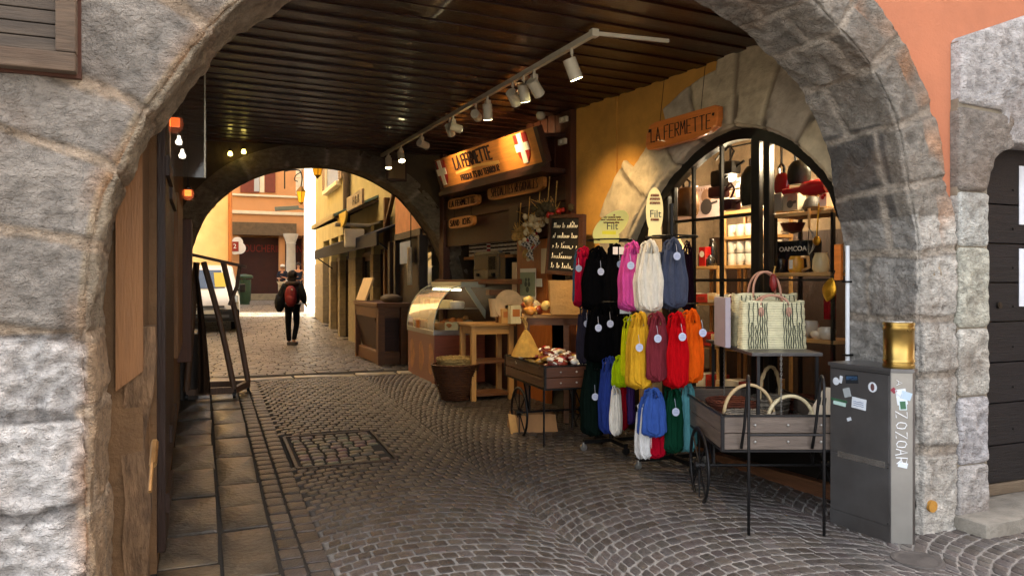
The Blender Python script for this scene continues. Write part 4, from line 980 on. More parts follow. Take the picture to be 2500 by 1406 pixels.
# ---------------- inside the hatch
sh_ = KT('hatch_shelf', 'shelf of striped tins with a red and white flag board in the kiosk hatch', 'shelf')
a0, zz = K(1132, 626, -.1); a1, _ = K(1252, 626, -.1)
mb = MB(); mb.b2(a0, a1, .1, .4, zz - .05, zz - .01, bev=.004); mb.build('board', wood('#8c5a2c', ax='x'), sh_)
n = 13
for k in range(n):
    x = a0 + .06 + (a1 - a0 - .1) * k / (n - 1)
    t = KT('tin', None, 'tin', x, -.2, zz); fl_ = k == 5
    t['group'] = 'tins on the hatch shelf'; t['label'] = 'white and red flag patterned tin among the cream ones' if fl_ else 'cream tin with dark bands standing on the kiosk hatch shelf'
    mb = MB(); mb.cyl((0, 0, -.01), (0, 0, .2), .045, n=14); mb.build('body', REDP if fl_ else M('cream_tin', '#d9c6a0', rough=.35), t, smooth='a')
    mb = MB(); [mb.cyl((0, 0, h_), (0, 0, h_ + .02), .047, n=14) for h_ in (.03, .08, .13)]; mb.build('bands', WHP if fl_ else CARVE, t, smooth='a')
a0, zb_ = K(1152, 672, -.05); a1, _ = K(1205, 672, -.05); ov = KT('toaster_oven', 'grey toaster oven with two knobs on the kiosk counter', 'oven', (a0 + a1) / 2, -.25, zs0)
w_ = (a1 - a0) * 1.15; mb = MB(); mb.b2(-w_ / 2, w_ / 2, -.15, .15, 0, .36, bev=.01); mb.build('case', M('oven_grey', '#6f6f6a', rough=.35, metal=.5), ov); mb = MB(); mb.b2(-w_ / 2 + .03, w_ / 2 - .03, -.157, -.15, .12, .32); mb.build('door_pane', M('dark_pane'), ov)
for x in (-w_ * .3, w_ * .3): mb = MB(); mb.cyl((x, -.15, .06), (x, -.18, .06), .022); mb.build('knob', BLACKM(), ov)
mb = MB(); mb.tube([(-w_ * .4, -.18, .33), (w_ * .4, -.18, .33)], .008); mb.build('handle', M('oven_grey'), ov)
a0, _ = K(1228, 660, -.2); mw = KT('microwave', 'black microwave beside the toaster oven in the hatch', 'microwave', a0, -.25, zs0); mb = MB(); mb.b2(-.24, .24, -.15, .15, 0, .33, bev=.01); mb.build('case', paint('#171412', .4), mw); mb = MB(); mb.b2(-.2, .1, -.157, -.15, .04, .29); mb.build('door_pane', M('dark_pane'), mw)
# hanging herbs, garlic, baskets round the honey coloured panel
GARL = M('garlic', '#ddc79a', rough=.6, var=.25, ns=12, bump=.3); CHIL = M('chilli', '#b32a18', rough=.35, var=.3)
STRAW = M('straw', '#c79a50', rough=.8, var=.35, ns=20, bump=.6, bs=60, wave=('Z', 18, 2))
def bunch(px, py, off, n, sx_, sz_, m, r, label, seed, name='garlic_string', cat='garlic'):
    a, z = K(px, py, off); t = KT(name, label, cat, a, off, z); random.seed(seed)
    mb = MB()
    for i in range(n): mb.blob((random.gauss(0, sx_ * .5), random.gauss(0, .03), -abs(random.gauss(0, sz_ * .5))), (r * random.uniform(.8, 1.3), r, r * random.uniform(.9, 1.5)), sub=2, amp=.2, seed=i)
    mb.build('bulbs', m, t, smooth=True); mb = MB(); mb.tube([(0, .02, -sz_), (0, .0, .05), (0, .02, .3)], .006, n=5)
    for i in range(14): mb.tube([(random.gauss(0, sx_ * .4), .01, -random.random() * sz_), (random.gauss(0, sx_ * .6), -.05, -random.random() * sz_ * .5 + .08)], .004, n=4)
    mb.build('stalks', STRAW, t); return t
bunch(1315, 525, .12, 26, .28, .14, GARL, .06, 'big bunch of pale garlic heads hanging above the chalkboard', 1)
bunch(1290, 545, .1, 16, .16, .22, GARL, .055, 'garlic string left of the big bunch, hanging lower', 2)
bunch(1356, 512, .14, 10, .12, .08, CHIL, .05, 'small bunch of red peppers at the right end of the garlic', 3, 'pepper_bunch', 'peppers')
bunch(1302, 565, .1, 7, .05, .2, CHIL, .045, 'red pepper string between the garlic strings', 4, 'pepper_bunch', 'peppers')
bunch(1268, 560, .1, 8, .08, .25, STRAW, .07, 'dry yellow corn and herb bunch at the left edge of the hanging goods', 5, 'herb_bunch', 'herbs')
bunch(1338, 500, .16, 22, .2, .1, M('dry_herb', '#4a3c22', rough=.95, var=.4), .07, 'dark dry herb bundle above the garlic', 6, 'herb_bunch', 'herbs')
a, z = K(1300, 585, .1); t = KT('checked_cloth', 'black and white checked cloth hanging by one corner below the garlic', 'cloth', a, .1, z)
CHK = bpy.data.materials.new('checked_fabric'); CHK.use_nodes = True; n_ = CHK.node_tree; ck = n_.nodes.new('ShaderNodeTexChecker'); ck.inputs['Scale'].default_value = 28; ck.inputs[1].default_value = hexc('#d8d2c4'); ck.inputs[2].default_value = hexc('#55504a'); tc = n_.nodes.new('ShaderNodeTexCoord'); n_.links.new(tc.outputs['Object'], ck.inputs[0]); n_.links.new(ck.outputs[0], n_.nodes['Principled BSDF'].inputs['Base Color']); n_.nodes['Principled BSDF'].inputs['Roughness'].default_value = .9
mb = MB(); mb.grid(lambda u, v: ((u - v) * .17, -.02 + .03 * math.sin(u * 9 + v * 5), .14 - (u + v) * .19), 14, 14); mb.build('fabric', CHK, t, smooth=True)
# papers and poster on the panel
def pap(name, px0, py0, px1, py1, off, h, label, cat, th=.006):
    (a0, z0), (a1, z1) = K(px0, py1, off), K(px1, py0, off); t = KT(name, label, cat, (a0 + a1) / 2, off, (z0 + z1) / 2)
    mb = MB(); mb.b2(-(a1 - a0) / 2, (a1 - a0) / 2, -th, .004, -(z1 - z0) / 2, (z1 - z0) / 2); mb.build('sheet', paint(h, .6), t); return t, a1 - a0, z1 - z0
t, w_, h_ = pap('poster', 1271, 655, 1308, 731, .06, '#e4dcc4', 'grey green poster with a dark emblem on the honey coloured panel', 'poster')
mb = MB(); mb.b2(-w_ / 2 + .002, w_ / 2 - .002, -.0085, -.006, -h_ * .38, h_ * .38); mb.build('green_field', paint('#8f9a78', .6), t)
mb = MB(); [mb.lathe([(.0, -.001), (r_, 0), (0, .001)], (x, -.0095, z), n=16, ax='y') for x, z, r_ in ((-.035, .0, .03), (.035, .0, .03), (-.03, .05, .022), (.03, .05, .022), (0, -.06, .035))]; mb.build('emblem', paint('#4a5240', .7), t)
pap('price_strip', 1251, 640, 1261, 725, .07, '#d9b98a', 'long narrow price strip left of the green poster', 'paper')
pap('small_card', 1309, 680, 1323, 700, .07, '#c8c8b8', 'small grey card pinned right of the green poster', 'card')
pap('photo_strip', 1322, 606, 1336, 668, .07, '#cdbb95', 'pale paper strip hanging left of the chalkboard', 'paper')
pap('notice_board', 1243, 500, 1265, 566, .05, '#4a3a28', 'dark picture frame hanging in the shadow left of the garlic', 'picture')
# white gadgets on the gable
for k, (px, py, l) in enumerate(((1379, 293, 'upper small white switch box by the gable post'), (1376, 347, 'lower small grey switch box by the gable post'))):
    t, w_, h_ = pap('switch_box', px - 8, py - 9, px + 8, py + 9, .10, '#b9ae98', l, 'switch', .03)
    mb = MB(); mb.cyl((0, -.03, 0), (0, -.037, 0), .018); mb.build('button', paint('#d8d0be', .5), t)
a, z = K(1320, 283, .25); t = KT('white_alarm_ball', 'small white round lamp on the ceiling edge above the sign', 'lamp', a, .25, z); mb = MB(); mb.blob((0, 0, 0), (.10, .10, .10), sub=3, amp=0); mb.build('globe', paint('#b8ae98', .5), t, smooth=True); mb = MB(); mb.cyl((0, 0, .04), (0, 0, 3.28 - z), .02); mb.build('stem', paint('#b8ae98', .5), t)
# chalkboard
cb = thing('chalkboard', 'tall black chalkboard with white handwriting beside the shop wall corner', 'chalkboard')
a0, z0 = K(1334, 668, .30); a1, z1 = K(1424, 678, .30); a2, z2 = K(1345, 525, .22); a3, z3 = K(1426, 523, .22)
CO = A2; 
def kp(a, off, z): return A2 + KE * a - KN * off + Vector((0, 0, z))
q0, q1, q2, q3 = kp(a0, .30, z0), kp(a1, .30, z1 + .01), kp(a2, .22, z2), kp(a3, .22, z3)
uu = (q1 - q0); vv = (q2 - q0); nn_ = uu.cross(vv).normalized()
if nn_.dot(C0 - q0) < 0: nn_ = -nn_
def cbp(u, v, o=0): return q0 + uu * u + vv * v * (1) + ((q3 - q1) - (q2 - q0)) * u * v + nn_ * o
def cquad(name, u0, u1, v0, v1, o, m, par, th=.015):
    mb = MB(); f = [mb.bm.verts.new(cbp(u, v, o)) for u, v in ((u0, v0), (u1, v0), (u1, v1), (u0, v1))]; g = [mb.bm.verts.new(cbp(u, v, o - th)) for u, v in ((u0, v0), (u1, v0), (u1, v1), (u0, v1))]
    mb.face(f); mb.face(g[::-1]); [mb.face((f[i], g[i], g[(i + 1) % 4], f[(i + 1) % 4])) for i in range(4)]
    return mb.build(name, m, par)
cquad('slate', .04, .9, .04, .96, .0, M('slate', '#14110f', rough=.75, var=.3, ns=4), cb)
cquad('frame_side', -.02, .04, 0, 1, .012, WD, cb, .04); cquad('frame_side', .88, 1, 0, 1, .012, WD, cb, .04); cquad('frame_rail', .04, .88, .94, 1, .0125, WD, cb, .04); cquad('frame_rail', .04, .88, 0, .06, .0125, WD, cb, .04)
CHALK = M('chalk', '#e6ddc4', rough=.9, bump=0); mb = MB()
for v, words in ((.80, 'Choix de modèles'), (.63, 'et couleurs bacs'), (.46, 'à la découpe à'), (.29, "l'intérieur"), (.13, 'de la boutique')):
    x0, x1 = .12, .12 + .72 * min(1, len(words) / 16 + .12)
    mb_t = MB(); N_ = len(words); pts = []; u = x0
    for i, ch in enumerate(words):
        w_ = (x1 - x0) / N_
        if ch == ' ':
            if len(pts) > 3: mb.tube([cbp(a, b, .004) for a, b in pts], .0035, n=4)
            pts = []; u += w_; continue
        tall = ch in 'hdltbLCf'; down = ch in 'gpq'; hh = .085 if tall else .04
        for s_ in range(6):
            th = s_ / 6 * 2 * math.pi
            pts.append((u + w_ * (s_ / 6) + math.sin(th) * w_ * .35, v - .02 + (1 - math.cos(th)) * hh * .5 - (.04 * math.sin(th / 2) if down else 0)))
        if ch in 'éè': mb.tube([cbp(u + w_ * .4, v + .06, .004), cbp(u + w_ * .8, v + .085, .004)], .004, n=4)
        u += w_
    if len(pts) > 3: mb.tube([cbp(a, b, .004) for a, b in pts], .0035, n=4)
    mb_t.bm.free()
mb.build('handwriting', CHALK, cb)
# ================================================================== track and spotlights
TRW = paint('#d8cfb4', .45); TZ = 3.235
def hz3(px, py, z): r = ray(px, py); return C0 + r * ((z - CZ) / r.z)
tA = hz3(1450, 82, TZ); tB = hz3(932, 380, TZ); tC = hz3(1632, 101, TZ)
tr = thing('lighting_track', 'white ceiling lighting track running along the passage with a short side arm', 'track')
mb = MB(); mb.bar(tA, tB, .035, .04); mb.build('rail', TRW, tr); mb = MB(); mb.bar(tA, tC, .02, .025); mb.build('side_arm', TRW, tr); mb = MB(); mb.box(tA, (.055, .055, .055), bev=.006); mb.build('corner_joint', TRW, tr)
LENS = M('lamp_lens', '#fff8d8', emis=4.5, ecol='#fff2b8', bump=0, rough=.3)
LENSOFF = M('lamp_lens_dim', '#cfc8b0', rough=.3, bump=0)
def spot(px, py, tx, ty, tz, label, big=1.0, box=True, power=26, lit=True):
    """px,py: pixel of the hanging point on the track; aims at (tx,ty,tz)"""
    d = tB - tA; best = None
    r = ray(px, py); 
    # closest point of the track to the pixel's ray
    w0 = tA - C0; a_ = d.dot(d); b_ = d.dot(r); c_ = r.dot(r); d_ = d.dot(w0); e_ = r.dot(w0); s_ = (b_ * e_ - c_ * d_) / (a_ * c_ - b_ * b_); s_ = min(1, max(0, s_))
    p = tA + d * s_ - Vector((0, 0, .02)); t = thing('track_spotlight', label, 'spotlight', p, group='white spotlights on the ceiling track')
    drop = .11 * big; pv = Vector((0, 0, -drop))
    mb = MB(); mb.cyl((0, 0, 0), (0, 0, -.04), .012, n=10)
    if box: mb.box((0, 0, -drop * .8), (.045, .06, .11 * big), bev=.004)
    else: mb.tube([(0, 0, -.03), (.02, .02, -drop * .7), (0, 0, -drop)], .008, n=8)
    mb.build('bracket', TRW, t)
    ax = (Vector((tx, ty, tz)) - (p + pv)).normalized(); c = pv + ax * .02; L_ = .145 * big; r_ = .043 * big
    mb = MB(); mb.tube([c - ax * L_ * .45, c - ax * L_ * .44, c + ax * L_ * .44, c + ax * L_ * .48], [r_ * .85, r_, r_, r_ * 1.04], n=22); mb.build('can', TRW, t, smooth='a')
    mb = MB(); mb.tube([c + ax * L_ * .481, c + ax * L_ * .50], [r_ * .9, r_ * .9], n=22); mb.build('lens', LENS if lit else LENSOFF, t)
    if lit and power:
        l = bpy.data.lights.new('beam', 'SPOT'); l.energy = power; l.color = (1, .70, .36); l.spot_size = R(62); l.spot_blend = .7; l.shadow_soft_size = .03
        lo = bpy.data.objects.new('beam', l); COL.objects.link(lo); lo.parent = t; lo.location = c + ax * (L_ * .53); lo.rotation_euler = (-ax).to_track_quat('Z', 'Y').to_euler()
    return t
def KW(a, off, z): q = A2 + KE * a - KN * off; return (q.x, q.y, z)
spot(1398, 118, *KW(2.0, .5, 1.2), 'nearest and largest spotlight, alone on the track, aimed down right', 1.15, box=False, power=18)
spot(1307, 172, *KW(.75, 0, 2.0), 'spotlight with a glaring lens, rightmost of the three huddled together', 1.1, power=26)
spot(1283, 190, *KW(.6, .6, 1.4), 'middle one of the three huddled spotlights', 1.05, box=False, power=18)
spot(1256, 205, *KW(-.5, -.6, 1.8), 'leftmost of the three huddled spotlights, its back to us', 1.05, box=False, power=0, lit=False)
spot(1192, 235, *KW(-.3, .7, .5), 'spotlight with flaring can below a box, right one of the second pair', 1.05, power=20)
spot(1163, 250, *KW(-1.2, .15, 3.0), 'left one of the second pair, aimed at the big sign', 1.0, box=False, power=11)
spot(1108, 283, *KW(-.6, .3, 2.95), 'spotlight with lit rim, right one of the third pair', 1.0, power=11)
spot(1098, 286, *KW(-2.2, -.3, 1.6), 'dim spotlight tucked behind the third pair', .95, box=False, power=0, lit=False)
spot(1030, 325, *KW(-2.0, .2, 2.95), 'single spotlight turned away to the right, below a box', 1.0, power=12, lit=True)
spot(978, 352, *KW(-1.4, 1.0, .8), 'spotlight before the last on the track, lit', 1.0, power=18)
spot(948, 370, *KW(-2.6, 1.0, .9), 'last spotlight at the far end of the track', 1.0, power=18)
a, z = 0, 0
p = hy(968, 415, 6.93); t = thing('framed_picture', 'small dark square frame on the far arch wall below the track end', 'picture', p); mb = MB(); mb.b2(-.14, .14, -.015, .02, -.15, .15, bev=.004); fr2 = mb.build('frame', WD, t); mb = MB(); mb.b2(-.115, .115, -.02, -.014, -.12, .12); mb.build('picture', paint('#7a6240', .7), t)
# hanging sign on the shop wall
(a0, z0), (a1, z1) = K(1580, 345, .10), K(1757, 285, .10)
hs_ = KT('hanging_sign', 'orange varnished wooden shop name board hanging over the shop window arch', 'sign', (a0 + a1) / 2, .10, (z0 + z1) / 2)
L_ = a1 - a0; H = .235
HW = wood('#cf7430', 'orange_sign_wood', rough=.35, ax='x', var=.2, coat=.3)
poly = [(-.5, -.30), (-.47, -.46), (-.40, -.5), (.2, -.44), (.36, -.36), (.48, -.2), (.50, .1), (.50, .45), (.46, .52), (.2, .5), (-.36, .5), (-.44, .42), (-.49, .1)]
mb = MB(); mb.prism([(x * L_, z * H) for x, z in poly], -.02, .035, bev=.010); b_ = mb.build('board', HW, hs_)
mb = MB(); strokes(mb, '"LA FERMETTE"', -.44 * L_, .47 * L_, .005, .115, -.023, .0062, jit=.02); mb.build('lettering', CARVE, b_)
mb = MB(); mb.tube([(-.32 * L_, .01, .45 * H), (-.32 * L_, .06, 3.27 - (z0 + z1) / 2)], .003, n=4); mb.tube([(.25 * L_, .01, .45 * H), (.25 * L_, .06, 3.27 - (z0 + z1) / 2)], .003, n=4); mb.build('wires', BLACKM(), hs_)
# ================================================================== furniture and goods in the passage
def CW(X, Y, z=0): return Vector((CX + X * ca + Y * sa, CY - X * sa + Y * ca, z))
def CX_(px, Y): return (px - 1250) / F * Y
OLDW = wood('#6b4424', 'old_table_wood', rough=.5, ax='x', var=.3); HON = wood('#b98a4c', 'pale_table_wood', rough=.5, ax='x', var=.2); HONz = wood('#b98a4c', 'pale_table_leg', rough=.5, ax='z', var=.2)
REDW = wood('#8f4426', 'red_brown_panel', rough=.35, ax='x', var=.25, coat=.3)
STEEL = M('brushed_steel', '#a7a6a2', rough=.32, metal=.9, var=.12, bump=.05)
# ---- glass display case
dc = thing('display_case', 'refrigerated cheese display case with curved glass on a red brown wooden base', 'display case', (-1.3, 5.72, .25))
D_ = 1.28; W_ = .66
mb = MB(); mb.b2(0, W_, 0, D_, .0, .60, bev=.008); mb.build('base', REDW, dc)
mb = MB(); mb.b2(-.015, W_, -.01, D_ + .01, .60, .66, bev=.006); mb.build('steel_rim', STEEL, dc)
pr = [(-.01 + .40 * (1 - math.cos(t)) , .66 + .56 * math.sin(t)) for t in [R(9 * i) for i in range(11)]]
gp = [(x, z) for x, z in pr]
def gl(u, v):
    k = u * 10; i = min(9, int(k)); f_ = k - i; x = gp[i][0] * (1 - f_) + gp[i + 1][0] * f_; z = gp[i][1] * (1 - f_) + gp[i + 1][1] * f_
    return (x, .02 + v * (D_ - .04), z)
mb = MB(); mb.grid(gl, 20, 2); mb.build('curved_glass', M('case_glass', '#f4efe0', rough=.04, alpha=.5, spec=1, var=0, bump=0, coat=1), dc, smooth=True)
GR = M('grey_enamel', '#b5b49c', rough=.4, var=.1, bump=.05)
mb = MB(); mb.b2(.33, W_ + .02, -.02, D_ + .02, 1.19, 1.26, bev=.015); mb.build('lid', GR, dc)
for y in (.0, D_): mb = MB(); mb.bar((.42, y, 1.2), (W_ + .12, y, .68), .03, .06); mb.tube([(x, y, z) for x, z in gp], .008, n=6); mb.build('side_bar', GR, dc)
mb = MB(); mb.b2(.05, W_, .03, D_ - .03, .92, .93); mb.build('glass_shelf', M('case_glass'), dc)
mb = MB(); mb.tube([(.35, .05, 1.16), (.35, D_ - .05, 1.16)], .015); mb.build('tube_light', M('case_tube', '#ffffff', emis=1.2, ecol='#fff0c0', bump=0), dc)
mb = MB()
random.seed(5)
for k in range(3):
    y = .15 + .45 * k; pts = [(-.003, y + .12 * math.sin(t) * (1 + .3 * math.sin(3 * t)), .30 + .2 * math.cos(t)) for t in [R(30 * i) for i in range(12)]]
    f = [mb.bm.verts.new(p) for p in pts]; mb.face(f)
mb.build('painted_motifs', M('worn_paint', '#b9835a', rough=.6, var=.5, ns=9), dc)
CHS = [M('cheese_cream', '#e3cf92', rough=.5, var=.15), M('cheese_rind', '#a97c45', rough=.7, var=.3), M('cheese_orange', '#cc7a32', rough=.5, var=.15), M('cheese_white', '#ece2c6', rough=.5, var=.1)]
def cheese(k):
    m = CHS[k % 4]; t = thing('cheese', None, 'cheese', (0, 0, 0), group='cheeses in the display case')
    mb = MB()
    if k % 2: mb.lathe([(.085, 0), (.095, .02), (.095, .07), (.085, .085), (.0, .09)], n=24)
    else: mb.hprism([(0, 0)] + [(.17 * math.cos(t_), .17 * math.sin(t_)) for t_ in [R(8 * i) for i in range(8)]], 0, .1)
    mb.build('paste', m, t, smooth='a'); return t
protos = [cheese(k) for k in range(4)]
names = ['cream coloured cheese wedge', 'round brown rinded cheese wheel', 'orange cheese wedge', 'round white cheese wheel']
for i in range(22):
    k = i % 4; o = protos[k] if i < 4 else dup(protos[k]); r_, c_ = divmod(i, 11)
    o.location = (-1.3 + (.14 if r_ == 0 else .30) + random.uniform(-.02, .02), 5.80 + c_ * .108, .25 + (.66 if r_ == 0 else .93)); o.rotation_euler.z = random.random() * 6; o['label'] = names[k] + (' on the lower tray of the glass display case' if r_ == 0 else ' on the glass shelf of the display case')
random.seed(31)
for i in range(16):
    t = thing('bread_roll', ['golden bread roll', 'brown wrapped loaf', 'crumpled paper wrapped cheese'][i % 3] + ' piled at the open near end of the display case', 'food', (-1.3 + random.uniform(.22, .60), 5.74 + random.uniform(.02, .5), .93 + random.uniform(0, .10)), random.random() * 6, group='loaves piled in the display case')
    mb = MB(); mb.blob((0, 0, 0), (random.uniform(.12, .2), .09, .08), sub=2, amp=.35, fr=2.5, seed=i); mb.build('crust', [CHS[2], CHS[1], M('wrap_paper', '#b9a684', rough=.7, var=.25, bump=.6, bs=30)][i % 3], t, smooth=True)
# ---- wicker tub with straw basket
WIK = M('dark_wicker', '#5a3316', rough=.7, var=.4, ns=18, bump=.8, bs=50, wave=('Z', 14, 1.5)); WIKL = M('pale_wicker', '#c2a160', rough=.7, var=.3, ns=22, bump=.8, bs=60, wave=('Z', 22, 1.5))
def basket(name, label, loc, r0, r1, h, m, handle=None, oval=1.0, rz=0, group=None, cat='basket'):
    t = thing(name, label, cat, loc, rz, group=group); mb = MB()
    pf = [(r0 * .9, 0), (r0, .01), ((r0 + r1) / 2 * 1.03, h * .5), (r1, h), (r1 + .008, h + .01), (r1 - .012, h + .01), ((r0 + r1) / 2, h * .5), (r0 * .8, .02), (.001, .02)]
    mb.lathe(pf, n=36, sy=oval, cap=False); mb.build('body', m, t, smooth='a')
    mb = MB(); N_ = 60
    for s_ in (0, 1): mb.tube([((r1 + .004 * math.sin(12 * a + s_ * 3)) * math.cos(a), (r1 + .004 * math.sin(12 * a + s_ * 3)) * math.sin(a) * oval, h + .01 + .008 * math.cos(12 * a + s_ * 3.1)) for a in [2 * math.pi * i / N_ for i in range(N_)]], .009, n=5, closed=True)
    mb.build('plaited_rim', m, t, smooth=True)
    mb = MB()
    for k in range(int(h / .022)):
        z = .012 + k * .022; r_ = r0 + (r1 - r0) * z / h + .004; mb.tube([((r_ + .004 * math.sin(18 * a + k * 3.14)) * math.cos(a), (r_ + .004 * math.sin(18 * a + k * 3.14)) * math.sin(a) * oval, z) for a in [2 * math.pi * i / 54 for i in range(54)]], .0075, n=4, closed=True)
    mb.build('wicker_rows', m, t, smooth=True)
    if handle:
        mb = MB(); hh, th, hm = handle
        for s_ in (0, math.pi): mb.tube([(r1 * math.cos(a), .006 * math.sin(a * 9 + s_), h + hh * math.sin(a)) for a in [math.pi * i / 20 for i in range(21)]], th, n=7)
        mb.build('handle', hm, t, smooth=True)
    return t
basket('wicker_tub', 'dark bowl shaped wicker tub standing before the display case', (-1.33, 4.80, gz(4.78)), .15, .265, .38, WIK)
basket('straw_basket', 'shallow oval pale straw basket lying in the dark wicker tub', (-1.33, 4.80, gz(4.78) + .35), .16, .21, .09, WIKL, oval=.8)
basket('straw_basket', 'second pale straw basket stacked inside the first in the tub', (-1.33, 4.80, gz(4.78) + .38), .165, .215, .07, WIKL, oval=.8, rz=.3)
# ---- far counter
fc = thing('old_counter', 'old carved wooden counter standing beyond the far arch', 'counter', (-1.5, 8.0, gz(8.5)))
mb = MB(); mb.b2(-.02, .5, 0, 1.9, .88, .95, bev=.01); mb.b2(.0, .45, .1, 1.85, .72, .88); mb.build('top', OLDW, fc)
mb = MB(); V = [(0.0, .72), (.12, .2), (.45, .2), (.45, .72)]; mb.prism(V, .25, 1.8); mb.build('body', WD, fc)
mb = MB(); mb.b2(.04, .45, .1, 1.85, .0, .2, bev=.02).b2(-.0, .1, .0, .14, 0, .9).b2(.35, .45, .0, .14, 0, .9).b2(.0, .08, 1.75, 1.85, 0, .8); mb.build('plinth', OLDW, fc)
t = thing('slanted_menu_board', 'pale slanted menu board lying on the old counter beyond the arch', 'board', (-1.47, 9.1, gz(9) + .95)); t.rotation_euler = (0, R(-70), 0); mb = MB(); mb.b2(0.02, .42, 0, .78, -.01, .02, bev=.004); mb.build('panel', paint('#d9bd8e', .5), t)
t = thing('wrapped_packet', 'dark wrapped bundle on the near end of the old counter', 'packet', (-1.2, 8.4, gz(9) + .95)); mb = MB(); mb.blob((0, 0, .06), (.35, .5, .16), amp=.3, seed=3); mb.build('bundle', paint('#5a4a36', .8), t, smooth=True)
# ---- small pale table
tb = thing('pale_table', 'small pale wooden table beside the wicker tub', 'table', (-.88, 4.55, gz(4.6)))
q = P(1148, 790, 8.35); q2 = P(1272, 786, 8.1)
tb.location = (q.x, q.y - .05, gz(4.4)); wT = .50; dT = .42; hT = q.z - gz(4.4) - .0
mb = MB(); mb.b2(-.02, wT + .02, -.02, dT + .02, hT - .03, hT, bev=.004); mb.build('top', HON, tb)
mb = MB(); mb.b2(.05, wT - .05, .01, .03, hT - .12, hT - .03).b2(.05, wT - .05, dT - .03, dT - .01, hT - .12, hT - .03); mb.b2(.01, .03, .05, dT - .05, hT - .12, hT - .03); mb.build('apron', HON, tb)
for x in (0, wT - .055):
    for y in (0, dT - .055): mb = MB(); mb.b2(x, x + .055, y, y + .055, 0, hT - .03, bev=.004); mb.build('leg', HONz, tb)
for z_ in (.06, .42): mb = MB(); mb.b2(.03, wT - .03, .03, dT - .03, z_, z_ + .025); mb.build('shelf', OLDW, tb)
# things on / behind the table
q = P(1262, 770, 8.0)
for k, (px, Y, col, l, dx, h_) in enumerate(((1235, 8.5, '#d9a860', 'tan cardboard box standing on the pale table', .07, .16), (1256, 8.35, '#e8d9a8', 'cream carton with printed front on the pale table', .06, .2))):
    p = P(px, 690, Y); t = thing('carton', l, 'box', (p.x, p.y, gz(4.4) + hT)); mb = MB(); mb.b2(-dx, dx, -.05, .05, 0, h_, bev=.003); mb.build('box', M('carton_' + str(k), col, rough=.7, var=.15), t); mb = MB(); mb.b2(-dx * .7, dx * .7, -.053, -.05, h_ * .4, h_ * .8); mb.build('print', paint('#c97b3a', .6), t)
# ---- high rear table with paper sack
p0 = P(1275, 768, 7.35); zt = p0.z
rt = thing('rear_table', 'narrow dark wooden table carrying the paper sack against the wall', 'table', (p0.x, p0.y, gz(p0.y)), R(-22)); hh = zt - gz(p0.y)
mb = MB(); mb.b2(0, .64, -.05, .3, hh - .03, hh, bev=.004); mb.build('top', HON, rt)
for x in (.02, .4, .58): mb = MB(); mb.b2(x, x + .05, -.03, .02, 0, hh - .03); mb.build('leg', OLDW, rt)
mb = MB(); mb.b2(.02, .6, -.03, .01, hh - .10, hh - .03); mb.build('apron', OLDW, rt)
def kraft(x0, x1, y0, y1, z0, z1, m, name, label, cat, par_loc, rz, flare=.02, amp=.006, seed=0):
    t = thing(name, label, cat, par_loc, rz); mb = MB(); n = 14; rows = []
    for k in range(n + 1):
        z = z0 + (z1 - z0) * k / n; f_ = flare * k / n; row = []
        for side in range(4):
            for j in range(8):
                u = j / 8; c = [(x0 - f_, y0 - f_), (x1 + f_, y0 - f_), (x1 + f_, y1 + f_), (x0 - f_, y1 + f_)]; a, b = c[side], c[(side + 1) % 4]
                x, y = a[0] + (b[0] - a[0]) * u, a[1] + (b[1] - a[1]) * u; nn = noise.noise(Vector((x * 9 + seed, y * 9, z * 8)))
                row.append(mb.bm.verts.new((x + amp * nn, y + amp * noise.noise(Vector((y * 9, z * 9, x * 9 + seed))), z + (.01 * nn if k == n else 0))))
        rows.append(row)
    for A, B in zip(rows, rows[1:]):
        for j in range(32): mb.face((A[j], A[(j + 1) % 32], B[(j + 1) % 32], B[j]))
    mb.face(rows[0][::-1]); mb.build('paper', m, t, smooth='a'); return t
KRAFT = M('kraft_paper', '#b88c50', rough=.75, var=.2, ns=5, bump=.4, bs=30)
p = P(1345, 768, 7.1); kraft(0, .34, 0, .2, 0, .32, KRAFT, 'paper_sack', 'large open kraft paper sack standing on the rear table', 'sack', (p.x, p.y, p.z), R(-22), flare=.015)
random.seed(12)
pk_c = ['#e0c070', '#d8903c', '#c9b890', '#8a3a20', '#e8dcc0']
for i in range(11):
    p = P(1285 + random.random() * 52, 768, 7.25 + random.random() * .15); t = thing('snack_bag', 'crumpled shiny %s snack bag on the rear table left of the paper sack' % ['yellow', 'orange', 'beige', 'brown red', 'cream'][i % 5], 'bag', (p.x, p.y, zt + (i // 5) * .05), random.random() * 6, group='snack bags left of the paper sack')
    mb = MB(); mb.blob((0, 0, .04), (.13, .08, .09), sub=2, amp=.5, fr=2.5, seed=i); mb.build('packet', M('packet_' + pk_c[i % 5][1:], pk_c[i % 5], rough=.3, var=.4, ns=16), t, smooth=True)
# white round thing and stand behind the table
p = P(1243, 712, 8.5); t = thing('round_cutting_board', 'pale round topped wooden board leaning behind the pale table', 'board', (p.x, p.y, 1.25)); mb = MB(); mb.cyl((0, 0, 0), (0, .03, 0), .17, n=32); mb.b2(-.05, .05, 0, .03, -.3, 0); mb.build('panel', M('pale_board', '#d8b888', rough=.6), t)
p = P(1215, 720, 8.6); t = thing('wooden_scoop_stand', 'dark wooden stand with a pale cup behind the display case', 'stand', (p.x, p.y, 1.12)); mb = MB(); mb.b2(-.12, .12, -.06, .06, .24, .30).b2(-.02, .02, -.02, .02, -.1, .3); mb.build('stand', OLDW, t); mb = MB(); mb.lathe([(.05, 0), (.075, .2), (.07, .2), (.045, .01)], (-.06, -.07, 0), n=18); mb.build('cup', M('pale_board'), t, smooth='a')
